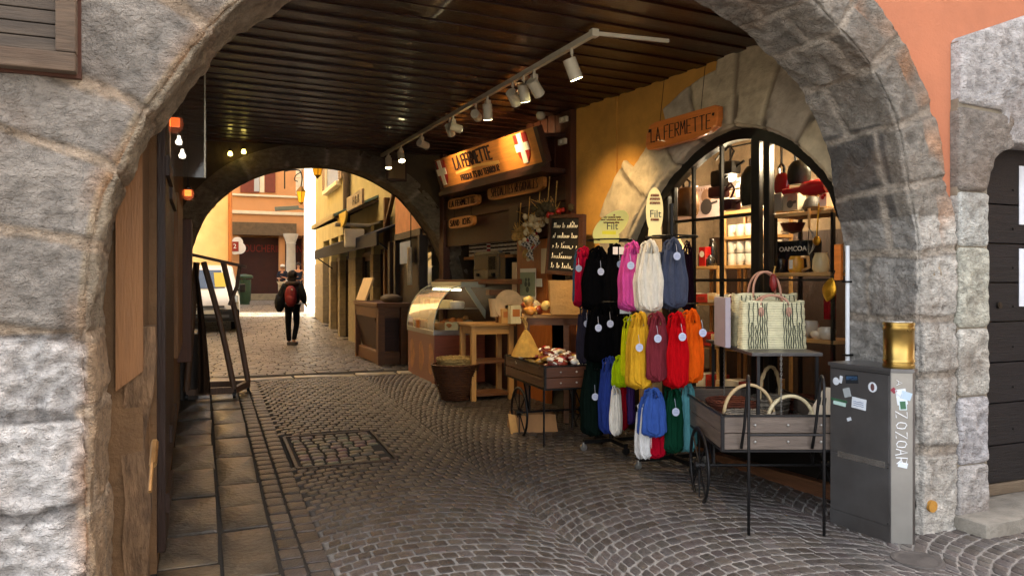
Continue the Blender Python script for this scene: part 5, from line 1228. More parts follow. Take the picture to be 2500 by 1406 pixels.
# ---- second barrow with packets
BW = wood('#55301b', 'barrow_dark_wood', rough=.5, ax='y', var=.3)
def barrow(name, label, loc, rz, w_, l_, zb, zt_, whr, wy, woodm, metal, woodx):
    t = thing(name, label, 'barrow', loc, rz)
    for x in (0, w_ - .022):
        for k in range(2):
            h_ = (zt_ - zb) / 2; mb = MB(); mb.b2(x, x + .022, .022, l_ - .022, zb + k * h_ + .003, zb + (k + 1) * h_ - .003, bev=.003); mb.build('side_board', woodm, t)
    for y in (0, l_ - .022):
        for k in range(2):
            h_ = (zt_ - zb) / 2; mb = MB(); mb.b2(0, w_, y, y + .022, zb + k * h_ + .003, zb + (k + 1) * h_ - .003, bev=.003); mb.build('end_board', woodx, t)
    mb = MB(); mb.b2(.02, w_ - .02, .02, l_ - .02, zb, zb + .015); mb.build('floor_board', woodm, t)
    mb = MB()
    for x in (-.006, w_ - .014):
        for y in (-.006, l_ - .014): mb.b2(x, x + .02, y, y + .02, zb - .01, zt_ + .004)
    for z in (zb - .012, zt_ - .0): 
        for y in (-.004, l_ - .012): mb.b2(.014, w_ - .014, y, y + .016, z, z + .012)
        for x in (-.004, w_ - .012): mb.b2(x, x + .016, .014, l_ - .014, z, z + .012)
    mb.build('iron_edging', metal, t)
    mb = MB()
    for f_ in (.26, .52, .78):
        for z in (zb + .25 * (zt_ - zb), zb + .75 * (zt_ - zb)): mb.lathe([(.0, -.012), (.006, -.009), (.009, -.002), (.009, .004)], (w_ * f_, 0, z), n=10, ax='y')
    mb.build('rivets', M('rivet', '#b9b7b2', rough=.3, metal=.8), t)
    for x in (-.02 - .02, w_ + .02):
        mb = MB(); N_ = 28; mb.tube([(x, wy + whr * math.cos(2 * math.pi * i / N_), whr + whr * math.sin(2 * math.pi * i / N_)) for i in range(N_)], .011, n=6, closed=True, sq=1.4); wl = mb.build('wheel', metal, t, smooth=True)
        mb = MB()
        for i in range(8): an = math.pi * i / 4; mb.tube([(x, wy, whr), (x, wy + whr * math.cos(an), whr + whr * math.sin(an))], .006, n=5)
        mb.build('spokes', metal, wl); mb = MB(); mb.cyl((x - .03, wy, whr), (x + .03, wy, whr), .028, n=14); mb.build('hub', metal, wl)
    mb = MB(); mb.tube([(-.04, wy, whr), (w_ + .04, wy, whr)], .010); mb.build('axle', metal, t)
    for x in (.06, w_ - .06): mb = MB(); mb.tube([(x, wy, whr), (x, wy, zb)], .01, n=6); mb.tube([(x, wy + .18, zb), (x, wy, whr)], .008, n=6); mb.build('axle_strut', metal, t)
    return t
c0 = P(1330, 690, 6.4); zg = gz(c0.y)
b2_ = barrow('small_barrow', 'dark wooden barrow heaped with wrapped sausages near the chalkboard', (c0.x, c0.y, zg), R(-4), .56, 1.1, 1.5 - 260 / F * 6.4 - zg, 1.5 - 207 / F * 6.4 - zg, .22, .55, BW, BLACKM(), wood('#55301b', 'barrow_dark_wood_x', rough=.5, ax='x', var=.3))
b2_.location.x -= .0
zt2 = 1.5 - 207 / F * 6.4; zb2 = 1.5 - 260 / F * 6.4
mb = MB(); [mb.tube([(x, .02, 0), (x, .02, zb2 - zg)], .009, n=6) for x in (.0, .54)]; mb.tube([(.25, .0, zb2 - zg), (.25, .0, .16)], .008, n=6); mb.tube([(.40, .02, zt2 - zg), (.40, .02, zt2 - zg + .42)], .008, n=6); mb.build('leg', BLACKM(), b2_)
random.seed(3)
pc = [('cream', '#e6d8b4'), ('white', '#ece8dc'), ('brown red', '#8a3220'), ('dark red', '#5e1f18'), ('golden', '#c99544')]
prt = []
for k, (nm_, h_) in enumerate(pc):
    t = thing('sausage_packet', None, 'packet', (0, 0, 0), group='wrapped sausages heaped in the small barrow'); mb = MB()
    if k % 2: mb.tube([(-.07, 0, 0), (-.05, 0, .0), (0, .01, .012), (.05, 0, 0), (.07, 0, 0)], [.008, .024, .03, .024, .006], n=12)
    else: mb.blob((0, 0, 0), (.13, .075, .05), sub=2, amp=.45, fr=2.2, seed=k + 9)
    mb.build('wrapping', M('wrap_' + h_[1:], h_, rough=.25, var=.35, ns=20, bump=.4, bs=60, coat=.5), t, smooth=True)
    mb = MB(); mb.b2(-.02, .02, -.03, .02, .018, .029, rz=.2, bev=.002); mb.build('paper_label', paint(['#b3262a', '#d9b23a', '#efe8d8', '#e4e0d0', '#7b2a20'][k], .5), t); prt.append(t)
Mb = Matrix.Translation(b2_.location) @ Matrix.Rotation(R(-4), 4, 'Z')
for i in range(84):
    k = i % 5; o = prt[k] if i < 5 else dup(prt[k]); u, v = random.random(), random.random(); hm_ = .07 * math.sin(math.pi * u) + .05 * math.sin(math.pi * v)
    o.location = Mb @ Vector((.05 + .46 * u, .06 + .98 * v, zt2 - zg - .07 + hm_ + random.random() * .04)); o.rotation_euler = (random.uniform(-.5, .5), random.uniform(-.5, .5), random.random() * 6.3); s_ = random.uniform(.75, 1.15); o.scale = (s_,) * 3
    o['label'] = '%s wrapped sausage in the heap on the small dark barrow' % pc[k][0]
# cone shaped jute bag on the heap
o_ = Mb @ Vector((.05, .62, zt2 - zg + .04)); t = thing('jute_cone', 'cone shaped golden jute sack tied at the top, standing on the sausages', 'sack', o_); mb = MB()
mb.grid(lambda u, v: ((.125 * (1 - v) ** .8 + .012) * math.cos(2 * math.pi * u) * (1 + .08 * math.sin(12 * math.pi * u)), (.125 * (1 - v) ** .8 + .012) * math.sin(2 * math.pi * u) * (1 + .08 * math.sin(12 * math.pi * u)), .24 * v), 36, 10, cu=True); mb.build('sack', M('jute', '#b98e3e', rough=.85, var=.3, ns=14, bump=.6, bs=70), t, smooth=True)
mb = MB(); [mb.tube(catm3([(0, 0, .23), (random.uniform(-.02, .02), 0, .3), (random.uniform(-.06, .06), random.uniform(-.04, .04), .36)]), .006, n=4) for _ in range(7)]; mb.build('tuft', STRAW, t)
# cardboard under the barrow
p = G(1300, 1055); kraft(-.22, .22, -.14, .14, 0, .16, M('brown_card', '#a5774a', rough=.8, var=.15), 'cardboard_box', 'open brown cardboard box on the cobbles under the small barrow', 'box', (p.x + .05, p.y + .12, p.z), R(-15), flare=-.02)  # box of plain brown card
p = G(1258, 1058); t = thing('cardboard_flap', 'bright tan cardboard piece leaning by the barrow wheel', 'cardboard', (p.x, p.y, p.z), R(20)); mb = MB(); mb.prism([(-.05, 0.0), (.04, -.005), (.0, .17), (-.085, .19)], 0, .006); mb.build('sheet', M('bright_card', '#d9a25e', rough=.7), t)
# ================================================================== net bag stands
NB = {}
def netmat(h):
    if h not in NB:
        m = M('net_' + h[1:], h, rough=.98, var=.16, ns=40, bump=.7, bs=170, spec=.04, grain=(1, 1, .35)); NB[h] = m
    return NB[h]
TAGM = M('tag_paper', '#b9bfd4', rough=.6, var=.05, bump=0); TAGP = M('tag_print', '#8f9cc4', rough=.6, bump=0)
bag_i = [0]
def netbag(px, yt, yb, wpx, Y, h, label, tagp=None, group='net shopping bags on the two stands', straps=True, rz=0, lean=0):
    bag_i[0] += 1; sd = bag_i[0]; top = P(px, yt, Y); H = (yb - yt) / F * Y; w_ = 1.03 * wpx / F * Y; t = thing('net_bag', label, 'bag', top, R(YAW) + rz, group=group)
    m = netmat(h); neck = .15 if straps else .04
    def hw(v):  # v 0 at the bottom
        b = min(1, v / .10) ; return w_ * (.5 * math.sqrt(max(0, 1 - (1 - b) ** 2)) * (1 - .85 * max(0, v - .5) ** 1.2) + .01)
    def fn(u, v):
        th = 2 * math.pi * u; W2 = hw(v); pl = 1 + .34 * math.sin(9 * th + sd + .6 * math.sin(5 * v + sd)) * (.35 + v) + .12 * math.sin(21 * th + sd * 2 + 2 * math.sin(3 * v)); dp = min(.027, w_ * .18) * (1.2 - .45 * v) * pl
        x = W2 * math.cos(th) * (1 + .035 * math.sin(9 * v + sd)); y = dp * math.sin(th)
        z = -H + H * (1 - neck) * v + (.012 * math.sin(3 * th + sd) + .010 * math.sin(11 * th + sd)) * (1 - v) ** 2; sag = -.06 * H * math.cos(th) ** 2 * 0
        if v > .97: z += -.05 * H * (1 - abs(math.cos(th)))
        return (x + lean * v, y, z)
    mb = MB(); mb.grid(fn, 84, 22, cu=True); mb.build('body', m, t, smooth=True)
    if straps:
        for s_ in (-1, 1):
            mb = MB(); W2 = hw(1); 
            for q_ in (-1, 1):
                a_ = Vector((s_ * W2 * (.62 + .1 * q_) + lean, q_ * .010, -H * neck * 1.15)); mb.tube(catm3([a_, (s_ * W2 * (.5 + .12 * q_) + lean, q_ * .012, -H * neck * .6), (s_ * w_ * .10 + .01 * q_, q_ * .010, -H * .03), (0, 0, .01)], 5), [W2 * .27] * 8 + [W2 * .2] * 8, n=7, sq=.5)
            mb.build('strap', m, t, smooth=True)
    if tagp:
        tx, ty = tagp; c = P(tx, ty, Y - .075) - top; c = Matrix.Rotation(-(R(YAW) + rz), 4, 'Z') @ c; r_ = .027
        mb = MB(); n_ = 18; mb.prism([(c.x + r_ * math.cos(a) * (1 if math.sin(a) < .8 else .6), c.z + r_ * 1.15 * math.sin(a)) for a in [2 * math.pi * i / n_ for i in range(n_)]], c.y - .001, c.y + .001); tg_ = mb.build('paper_tag', TAGM, t)
        mb = MB(); [mb.b2(c.x - .018 + .004 * k, c.x + .02 - .003 * k, c.y - .0016, c.y - .001, c.z - .012 + k * .011, c.z - .009 + k * .011) for k in range(3)]; mb.build('print', TAGP, tg_); mb = MB(); mb.tube([(c.x, c.y, c.z + .035), (c.x, c.y + .04, c.z + .09)], .0015, n=4); mb.build('string', TAGM, tg_)
    return t
def stand(px, Y, label, zt_, feet):
    b = P(px, 690, Y); z0 = gz(b.y); t = thing('bag_stand', label, 'stand', (b.x, b.y, z0), R(YAW) + .35)
    mb = MB(); mb.cyl((0, 0, .06), (0, 0, zt_ - z0), .018, n=12); mb.build('pole', BLACKM(), t)
    for k in range(2):
        mb = MB(); an = k * math.pi / 2; d = Vector((math.cos(an), math.sin(an), 0)) * feet; mb.bar(-d + Vector((0, 0, .075)), d + Vector((0, 0, .075 + .001 * k)), .035, .03); mb.build('foot', BLACKM(), t)
        for s_ in (-1, 1):
            mb = MB(); c = d * s_; mb.cyl((c.x, c.y - .012, .03), (c.x, c.y + .012, .03), .03, n=16); mb.tube([(c.x, c.y, .03), (c.x, c.y, .07)], .014, n=8); mb.build('caster', BLACKM() if k else STEEL, t)
    for zz_ in (1.86, 1.34, .78):
        mb = MB(); rr = .2; mb.tube([(rr * math.cos(a), rr * math.sin(a), zz_ - z0) for a in [2 * math.pi * i / 24 for i in range(24)]], .007, n=6, closed=True)
        for k in range(4): an = k * math.pi / 2 + .4; mb.tube([(0, 0, zz_ - z0 - .01), (rr * math.cos(an), rr * math.sin(an), zz_ - z0)], .006, n=5)
        mb.build('hanging_ring', BLACKM(), t)
    return t
stand(1492, 6.45, 'left black tubular stand on casters hung with net bags', 2.05, .26)
stand(1640, 5.95, 'right black tubular stand on casters hung with coloured net bags', 2.12, .30)
BB = [
 (1409, 612, 738, 22, 6.68, '#33506a', 'slate blue net bag at the far left edge of the upper row', None),
 (1427, 604, 743, 40, 6.60, '#b01238', 'crimson net bag left of the black ones in the upper row', (1413, 655)),
 (1461, 604, 752, 66, 6.30, '#09090b', 'left black net bag with round tag in the upper row', (1467, 663)),
 (1505, 598, 758, 56, 6.28, '#0c0c0e', 'right black net bag beside the pink one in the upper row', (1514, 645)),
 (1432, 742, 882, 34, 6.50, '#2c2a38', 'charcoal grey net bag at the left end of the middle row', (1433, 790)),
 (1466, 742, 878, 60, 6.20, '#060608', 'black net bag with round tag in the middle row', (1461, 800)),
 (1502, 748, 878, 44, 6.22, '#0a0a0c', 'black net bag with narrow tag at the middle row centre', (1490, 790)),
 (1528, 760, 872, 36, 6.28, '#1a1a1c', 'speckled black net bag left of the yellow ones', (1538, 785)),
 (1453, 872, 1060, 56, 6.30, '#0e1a16', 'long dark green black net bag at the lower left', (1453, 968)),
 (1489, 872, 1054, 38, 6.12, '#2c3f8a', 'royal blue net bag behind the white one in the lower row', (1500, 970)),
 (1501, 942, 1058, 26, 6.02, '#e6e2d8', 'narrow white net bag in the lower left row', None),
 (1517, 925, 1045, 26, 6.15, '#8e0f22', 'dark red net bag right of the narrow white one', None),
 (1534, 915, 1030, 24, 6.2, '#43306e', 'purple net bag in the shade behind the stands', None),
 (1522, 868, 938, 38, 5.95, '#a8c60e', 'short lime green net bag hanging below the black ones', None),
 (1547, 592, 752, 56, 5.80, '#cf4f97', 'pink net bag with round tag in the upper row', (1540, 648)),
 (1588, 588, 756, 60, 5.68, '#e4dccb', 'cream white net bag, longest of the upper row', None),
 (1645, 584, 746, 66, 5.70, '#474d60', 'blue grey net bag with round tag in the upper row', (1653, 625)),
 (1677, 590, 758, 26, 5.95, '#1e0c16', 'very dark plum net bag at the right end of the upper row', None),
 (1541, 772, 915, 30, 5.85, '#cfd018', 'greenish yellow net bag behind the golden one', (1537, 838)),
 (1565, 764, 942, 54, 5.62, '#dba62c', 'golden yellow net bag with round tag in the middle row', (1561, 848)),
 (1606, 764, 926, 56, 5.56, '#7c2f38', 'dusty wine red net bag in the middle row', (1606, 826)),
 (1655, 764, 942, 52, 5.50, '#bd0d16', 'bright red net bag in the middle row', (1666, 822)),
 (1690, 757, 928, 54, 5.56, '#df5a12', 'orange net bag at the right end of the middle row', (1716, 812)),
 (1576, 985, 1114, 30, 5.60, '#e6e4e2', 'white net bag half behind the red one at the bottom', None),
 (1598, 1000, 1112, 52, 5.62, '#a60c24', 'ruby red net bag under the blue straps at the bottom', None),
 (1597, 950, 1060, 58, 5.55, '#3c5ba6', 'cornflower blue net bag hanging short over the red one', None),
 (1645, 944, 1100, 46, 5.60, '#123f2c', 'dark green net bag with round tag at the bottom', (1650, 1005)),
 (1679, 938, 1098, 44, 5.66, '#62a0a8', 'pale turquoise net bag behind the big barrow', None)]
for b in BB:
    o = netbag(*b[:7], tagp=b[7])
    for n_, (dx, dy, rz_) in enumerate(((.028, .045, .5), (-.026, .06, -.45))):
        if b[3] < 30 and n_: continue
        c = o.copy(); COL.objects.link(c)
        for ch in o.children:
            if ch.name.startswith('paper_tag'): continue
            d = ch.copy(); COL.objects.link(d); d.parent = c
        c.location = o.location + Vector((dx * ca + dy * sa, -dx * sa + dy * ca, -.008 - .006 * n_)); c.rotation_euler.z += rz_
        c['label'] = ('untagged twin hanging just behind right of the ' if n_ == 0 else 'untagged twin hanging just behind left of the ') + ' '.join(b[6].split()[:8])
# oval advertising cards on top of the stands
YC = M('yellow_card', '#efe27c', rough=.5, var=.05, bump=0); YC2 = M('cream_card', '#f0dc98', rough=.5, var=.05, bump=0); INK = M('card_ink', '#7a3a24', rough=.6, bump=0); INK2 = M('card_dark_ink', '#3d3a30', rough=.6, bump=0)
def card(px, py, wpx, hpx, Y, m, label, tilt, narrow):
    c = P(px, py, Y); W2, H2 = wpx / F * Y / 2, hpx / F * Y / 2; t = thing('oval_card', label, 'sign', c, R(YAW), group='oval cards on the bag stands'); pts = []
    for i in range(36):
        a = 2 * math.pi * i / 36; x, z = W2 * math.cos(a), H2 * math.sin(a)
        if not narrow: x, z = x * 1.02 + .25 * z, z * .86 + .30 * x
        pts.append((x, z))
    mb = MB(); mb.prism(pts, -.003, .003); mb.build('card', m, t); mb = MB()
    if narrow: mb.prism([(-W2 * .75, -H2 * 1.05), (W2 * .8, -H2 * .98), (W2 * .7, -H2 * .7), (-W2 * .7, -H2 * .75)], -.005, .0)
    else: mb.prism([(-W2 * .98, -H2 * .98), (W2 * .45, -H2 * .98), (W2 * .5, -H2 * .5), (-W2, -H2 * .45)], -.005, .0)
    mb.build('foot_card', m, t)
    s_ = H2 * (.30 if narrow else .40); text_part('lettering', 'Filt', s_ * 1.5, INK2, t, (W2 * .08, -.005, -H2 * (.12 if narrow else .02)), sx=.9, depth=.001)
    mb = MB()
    for k, (z_, w_) in enumerate(((.42, .6), (.28, .75), (.12, .5)) if not narrow else ((.6, .5), (.45, .62), (.28, .62), (-.42, .5))): scribble(mb, -W2 * w_ * .9 + (z_ * W2 * .3 if not narrow else 0), W2 * w_, H2 * z_ + .01, H2 * .11, -.005, .0014, [3, 6, 4])
    mb.build('small_print', INK, t)
    if not narrow: mb = MB(); mb.b2(-W2 * .5, W2 * .3, -.0045, -.003, -H2 * .5, -H2 * .28); mb.build('yellow_patch', paint('#f0e020', .5), t); mb = MB(); mb.cyl((W2 * .2, -.004, H2 * .62), (W2 * .2, .0, H2 * .62), .008); mb.build('dot', INK, t)
card(1491, 552, 84, 86, 6.35, YC, 'tilted yellow oval advertising card on the left bag stand', .3, False)
card(1598, 516, 42, 116, 5.85, YC2, 'narrow upright oval card on the right bag stand', 0, True)
p = P(1510, 612, 6.15); t = thing('price_card', 'two small white price cards clipped on the upper row of bags', 'card', p, R(YAW)); mb = MB(); mb.b2(-.045, -.005, -.002, .002, -.03, .03).b2(.005, .05, -.002, .002, -.03, .03); mb.build('paper', paint('#e8dcd4', .6), t)
p = P(1527, 757, 6.1); t = thing('price_card', 'pale blue price card between the upper and middle bag rows', 'card', p, R(YAW)); mb = MB(); mb.b2(-.045, .045, -.002, .002, -.028, .028); mb.build('paper', paint('#c8d8ee', .6), t)
# ================================================================== big barrow in front
BGW = M('grey_barrow_boards', '#6f6258', rough=.6, var=.35, wood=(1, 12, 12), ns=3, bs=9, bump=.35); BGY = M('grey_barrow_boards_y', '#6f6258', rough=.6, var=.35, wood=(12, 1, 12), ns=3, bs=9, bump=.35)
IRN = M('barrow_iron', '#2b2a2b', rough=.45, metal=.6, var=.2, bump=.1)
bo = CW(1.325, 4.78, 0); bb_ = barrow('big_barrow', 'grey wooden display barrow on iron wheels with curled handles before the window', (bo.x, bo.y, 0), R(YAW), .80, 1.30, .445, .655, .25, .42, BGY, IRN, BGW)
for s_, (px, dx) in enumerate(((1828, 0), (2012, 0))):
    X = CX_(px, 4.48) - 1.325; y0 = -.30; mb = MB(); top = 1.5 - 262 / F * 4.48
    pts = [(X, y0, 0), (X, y0, .5), (X, y0, top)] + [(X + .028 - .028 * math.cos(a) , y0 + .10 - .10 * math.cos(a), top + .07 * math.sin(a)) for a in [math.pi * i / 10 for i in range(1, 10)]] + [(X + .056, y0 + .2, top - .02), (X + .05, y0 + .25, .6), (X + .04, y0 + .28, .46)]
    mb.tube(pts, .0095, n=8); mb.build('handle_leg', IRN, bb_, smooth=True)
mb = MB(); X0, X1 = CX_(1828, 4.48) - 1.325, CX_(2012, 4.48) - 1.325; mb.tube([(X0, -.30, .60), (X1, -.30, .60)], .007, n=6); mb.build('cross_rod', IRN, bb_)
# shelf on four posts standing in the barrow
sf = thing('barrow_shelf', 'narrow dark shelf on thin posts standing in the big barrow', 'shelf', CW(1.60, 5.02, .0), R(YAW)); zt_ = 1.035
mb = MB(); mb.b2(-.01, .46, 0, 1.2, zt_ - .022, zt_, bev=.003); mb.build('board', M('shelf_slate', '#4a4746', rough=.35, var=.2), sf)
for x in (.03, .42):
    for y in (.02, 1.15): mb = MB(); mb.b2(x, x + .02, y, y + .02, .47, zt_ - .02); mb.build('post', IRN, sf)
# straw handbags with dark stitched stripes
STRB = M('straw_weave', '#e4dcb4', rough=.75, var=.12, ns=18, bump=.5, bs=60, wave=('Z', 26, .6)); LEA = M('pink_leather', '#b98a74', rough=.5, var=.15); STITCH = M('dark_stitch', '#2c3a30', rough=.8, bump=0)
def handbag(X, Y, w_, h_, d_, label, tall):
    t = thing('straw_handbag', label, 'handbag', CW(X, Y, zt_), R(YAW + 4), group='striped straw handbags on the barrow shelf'); mb = MB()
    def fn(u, v):
        th = 2 * math.pi * u; c, s_ = math.cos(th), math.sin(th); k = .62; x = w_ / 2 * math.copysign(abs(c) ** .35, c) * (1 - .05 * v); y = d_ / 2 * math.copysign(abs(s_) ** .35, s_) * (1 - .25 * v)
        return (x + .004 * math.sin(v * 40), y + .003 * math.sin(v * 31 + u * 20), h_ * v + .006 * math.sin(u * 30) * v)
    mb.grid(fn, 56, 18, cu=True); body = mb.build('body', STRB, t, smooth=True)
    mb = MB(); random.seed(int(X * 100))
    for k in range(9):
        for side in (-1, 1):
            x = side * w_ * (.13 + .035 * k) if k < 9 else 0; h1 = h_ * (.35 + .6 * abs(math.sin(k * 1.3))) if k % 2 else h_ * .95
            if k > 8: continue
            mb.tube([(x * (1 - .04 * q / 12) + .003 * math.sin(q * 1.7 + k), -d_ / 2 * (1 - .25 * q / 12 * h1 / h_) - .006 * (abs(x) < w_ * .42) , .006 + q / 12 * h1) for q in range(13)], .0032, n=4)
    mb.build('stitching', STITCH, body)
    for s_ in (-1, 1):
        mb = MB(); n_ = 22; y_ = s_ * d_ * .36; mb.tube([(w_ * .21 * math.cos(a) * 1.0 + (.0), y_ - .03 * s_ * math.sin(a), h_ - .03 + (tall) * math.sin(a) ** .8) for a in [math.pi * i / n_ for i in range(n_ + 1)]], .0085, n=8); hd = mb.build('handle', LEA, t, smooth=True)
        if s_ < 0:
            for x_ in (-1, 1): mb = MB(); mb.prism([(x_ * w_ * .21 + .02 * math.cos(a), h_ - .075 + .035 * math.sin(a)) for a in [2 * math.pi * i / 14 for i in range(14)]], -d_ * .5 + .006, -d_ * .38, bev=.002); mb.build('leather_patch', LEA, hd)
    return t
handbag(CX_(1886, 5.35), 5.37, .475, .335, .14, 'front striped straw handbag on the barrow shelf', .07)
handbag(CX_(1868, 5.6), 5.62, .50, .385, .15, 'taller striped straw handbag behind the front one with high handles', .19)
hb = thing('grey_folder_bag', 'flat lilac grey bag edge standing left of the straw handbags', 'bag', CW(CX_(1768, 5.5), 5.5, zt_), R(YAW)); mb = MB(); mb.b2(-.02, .02, -.1, .2, 0, .36, bev=.006); mb.build('body', paint('#a79ca4', .7), hb)
# baskets in the barrow
GW = M('grey_wicker', '#8f8474', rough=.8, var=.35, ns=20, bump=.8, bs=60, wave=('Z', 24, 1.5)); RWK = M('red_wicker', '#7a3f28', rough=.8, var=.35, ns=20, bump=.8, bs=60, wave=('Z', 24, 1.5)); DWK = M('plum_wicker', '#3a1f22', rough=.7, var=.35, ns=20, bump=.8, bs=60, wave=('Z', 24, 1.5)); HND = M('pale_rattan', '#b8a078', rough=.55, var=.2)
def bk(px, Y, r, h, m, hd, label, oval=.75, rz=0): return basket('wicker_basket', label, CW(CX_(px, Y), Y, .47), r * .8, r, h, m, hd, oval, R(YAW) + rz, group='wicker baskets lying in the big barrow')
bk(1828, 5.05, .165, .15, GW, (.20, .011, HND), 'grey wicker basket with tall hoop handle at the front left of the barrow')
bk(1930, 5.02, .150, .12, DWK, (.16, .012, M('cream_rattan', '#d8c8a0', rough=.5)), 'dark plum basket with cream hoop handle at the front right of the barrow')
bk(1790, 5.55, .19, .16, RWK, None, 'round red brown wicker basket at the back left of the barrow')
bk(1880, 5.6, .17, .17, GW, (.24, .011, HND), 'grey basket with hoop handle in the middle of the barrow', rz=.8)
bk(1960, 5.75, .16, .15, RWK, None, 'red brown basket at the back right of the barrow')
# chains holding the shelf
for k, (px, Y, l) in enumerate(((1907, 4.99, 'thin twisted chain hanging from the shelf edge into the barrow'), (1768, 5.9, 'twisted rope hanging at the back left of the barrow shelf'))):
    c = CW(CX_(px, Y), Y, zt_ - .01); t = thing('hanging_chain', l, 'chain', c, R(YAW)); mb = MB(); z = 0; j = 0
    while z > -.42: mb.tube([((.006 if j % 2 else .002) * math.cos(a), (.002 if j % 2 else .006) * math.cos(a + 1), z - .009 + .012 * math.sin(a)) for a in [2 * math.pi * i / 8 for i in range(8)]], .0025, n=4, closed=True); z -= .017; j += 1
    mb.build('links', M('chain_grey', '#8d8a84', rough=.4, metal=.5), t)
# ================================================================== steel cabinet
cbn = thing('utility_cabinet', 'stainless steel utility cabinet with stickers and scrawled graffiti at the right pier', 'cabinet', (-.30, .39, 0))
CS = M('cabinet_steel', '#7c7b7b', rough=.36, metal=.75, var=.16, ns=2.5, bump=.06, bs=8, stain=('#57504b', 1.4, .6)); CSL = M('cabinet_side_steel', '#a5a29c', rough=.33, metal=.7, var=.14, ns=2, bump=.05, bs=8)
poly = [(0, 0), (.03, -.42), (.125, -.49), (.155, -.48), (.20, -.42), (.26, .0)]
mb = MB(); mb.hprism(poly, .0, .985); body = mb.build('body', CS, cbn)
mb = MB(); pl = [(-.01, .01), (.022, -.43), (.122, -.502), (.165, -.49), (.21, -.42), (.27, .01)]; mb.hprism(pl, .985, 1.005); mb.build('top_lid', CS, cbn)
dv = Vector((.03, -.42)); Ld = dv.length; dv.normalize(); dn = Vector((dv.y, -dv.x))     # door face, normal towards the passage
if dn.x > 0: dn = -dn
def dpt(s_, z, o=0): return Vector((dv.x * s_ + dn.x * o, dv.y * s_ + dn.y * o, z))
def face_quad(name, s0, s1, z0, z1, o, th, m, par, pt=None, rot=0):
    pt = pt or dpt; cs, cz = (s0 + s1) / 2, (z0 + z1) / 2
    def rr(s_, z): a = s_ - cs; b = z - cz; return cs + a * math.cos(rot) - b * math.sin(rot), cz + a * math.sin(rot) + b * math.cos(rot)
    mb = MB(); f = [mb.bm.verts.new(pt(*rr(*q), o)) for q in ((s0, z0), (s1, z0), (s1, z1), (s0, z1))]; g = [mb.bm.verts.new(pt(*rr(*q), o - th)) for q in ((s0, z0), (s1, z0), (s1, z1), (s0, z1))]
    mb.face(f); [mb.face((f[i], g[i], g[(i + 1) % 4], f[(i + 1) % 4])) for i in range(4)]; mb.face(g[::-1])
    return mb.build(name, m, par)
face_quad('upper_door', .008, Ld - .008, .46, .965, .006, .006, CS, cbn); face_quad('lower_door', .008, Ld - .006, .10, .445, .005, .005, CS, cbn); face_quad('plinth', 0, Ld, 0, .093, .004, .004, CS, cbn)
face_quad('grip_recess', .06, Ld - .03, .425, .462, .0075, .004, M('recess_steel', '#b0aca6', rough=.25, metal=.8), cbn)
mb = MB(); mb.tube([dpt(.01, .97, .006), dpt(Ld, .97, .006)], .003, n=5); mb.cyl(dpt(Ld - .012, .11, .004), dpt(Ld - .012, .11, .009), .004); mb.cyl(dpt(Ld - .012, .43, .004), dpt(Ld - .012, .43, .009), .004); mb.build('seams', paint('#2d2b2a', .5), cbn)
SW_ = paint('#dfe6ee', .5); SG = paint('#3d6b4c', .5); SB = paint('#5d87b8', .5)
def stick(name, s_, z, w_, h_, m, rot=0, par=body): return face_quad(name, s_ - w_ / 2, s_ + w_ / 2, z - h_ / 2, z + h_ / 2, .0085, .002, m, par, rot=rot)
def disc(s_, z, r_, m, o=.009, sx_=1):
    mb = MB(); f = [mb.bm.verts.new(dpt(s_ + r_ * sx_ * math.cos(a), z + r_ * math.sin(a), o)) for a in [2 * math.pi * i / 20 for i in range(20)]]; mb.face(f); return mb.build('sticker', m, body)
disc(.05, .89, .024, SW_); stick('sticker', .085, .905, .02, .045, SW_, -.2); stick('sticker', .165, .915, .09, .05, paint('#20262c', .5), .1); stick('sticker', .165, .922, .08, .022, SB, .1); stick('sticker', .13, .83, .05, .055, paint('#a9b0b2', .5), .3)
disc(.31, .885, .030, SW_); disc(.31, .885, .022, paint('#6b4a48', .5), .0095, .6)
stick('sticker', .215, .775, .10, .065, SW_, -.08)
mb = MB()
for k in range(3): mb.tube([dpt(.18 + .07 * i / 6, .785 - .012 * k + .003 * math.sin(i * 2.1), .0105) for i in range(7)], .0012, n=4)
mb.build('sticker_writing', paint('#6d82a8', .6), body)
stick('sticker', .07, .775, .12, .012, SG, -.06); stick('sticker', .075, .755, .09, .022, paint('#c8e8e0', .5), -.06); stick('sticker', .145, .67, .03, .02, SW_, .4)
# front narrow face
fv = Vector((.095, -.07)); Lf = fv.length; fv.normalize(); fn2 = Vector((fv.y, -fv.x))
if fn2.y > 0: fn2 = -fn2
def fpt(s_, z, o=0): return Vector((.03 + fv.x * s_ + fn2.x * o, -.42 + fv.y * s_ + fn2.y * o, z))
face_quad('front_panel', .004, Lf - .002, .0, .98, .003, .003, CSL, cbn, pt=fpt)
face_quad('sticker', .03, .085, .80, .89, .005, .001, SW_, body, pt=fpt, rot=.15); face_quad('sticker', .055, .11, .83, .875, .0056, .001, paint('#b9cfe0', .5), body, pt=fpt, rot=-.3); face_quad('sticker', .045, .085, .77, .825, .0062, .001, paint('#cfe3e6', .5), body, pt=fpt, rot=.05); face_quad('sticker', .05, .08, .775, .82, .0068, .001, SG, body, pt=fpt, rot=.1)
face_quad('sticker', .04, .09, .44, .47, .005, .001, SW_, body, pt=fpt, rot=-.2); face_quad('sticker', .005, .03, .865, .895, .005, .001, paint('#8e3040', .5), body, pt=fpt, rot=.7)
mb = MB(); zz_ = .76; hL = .048
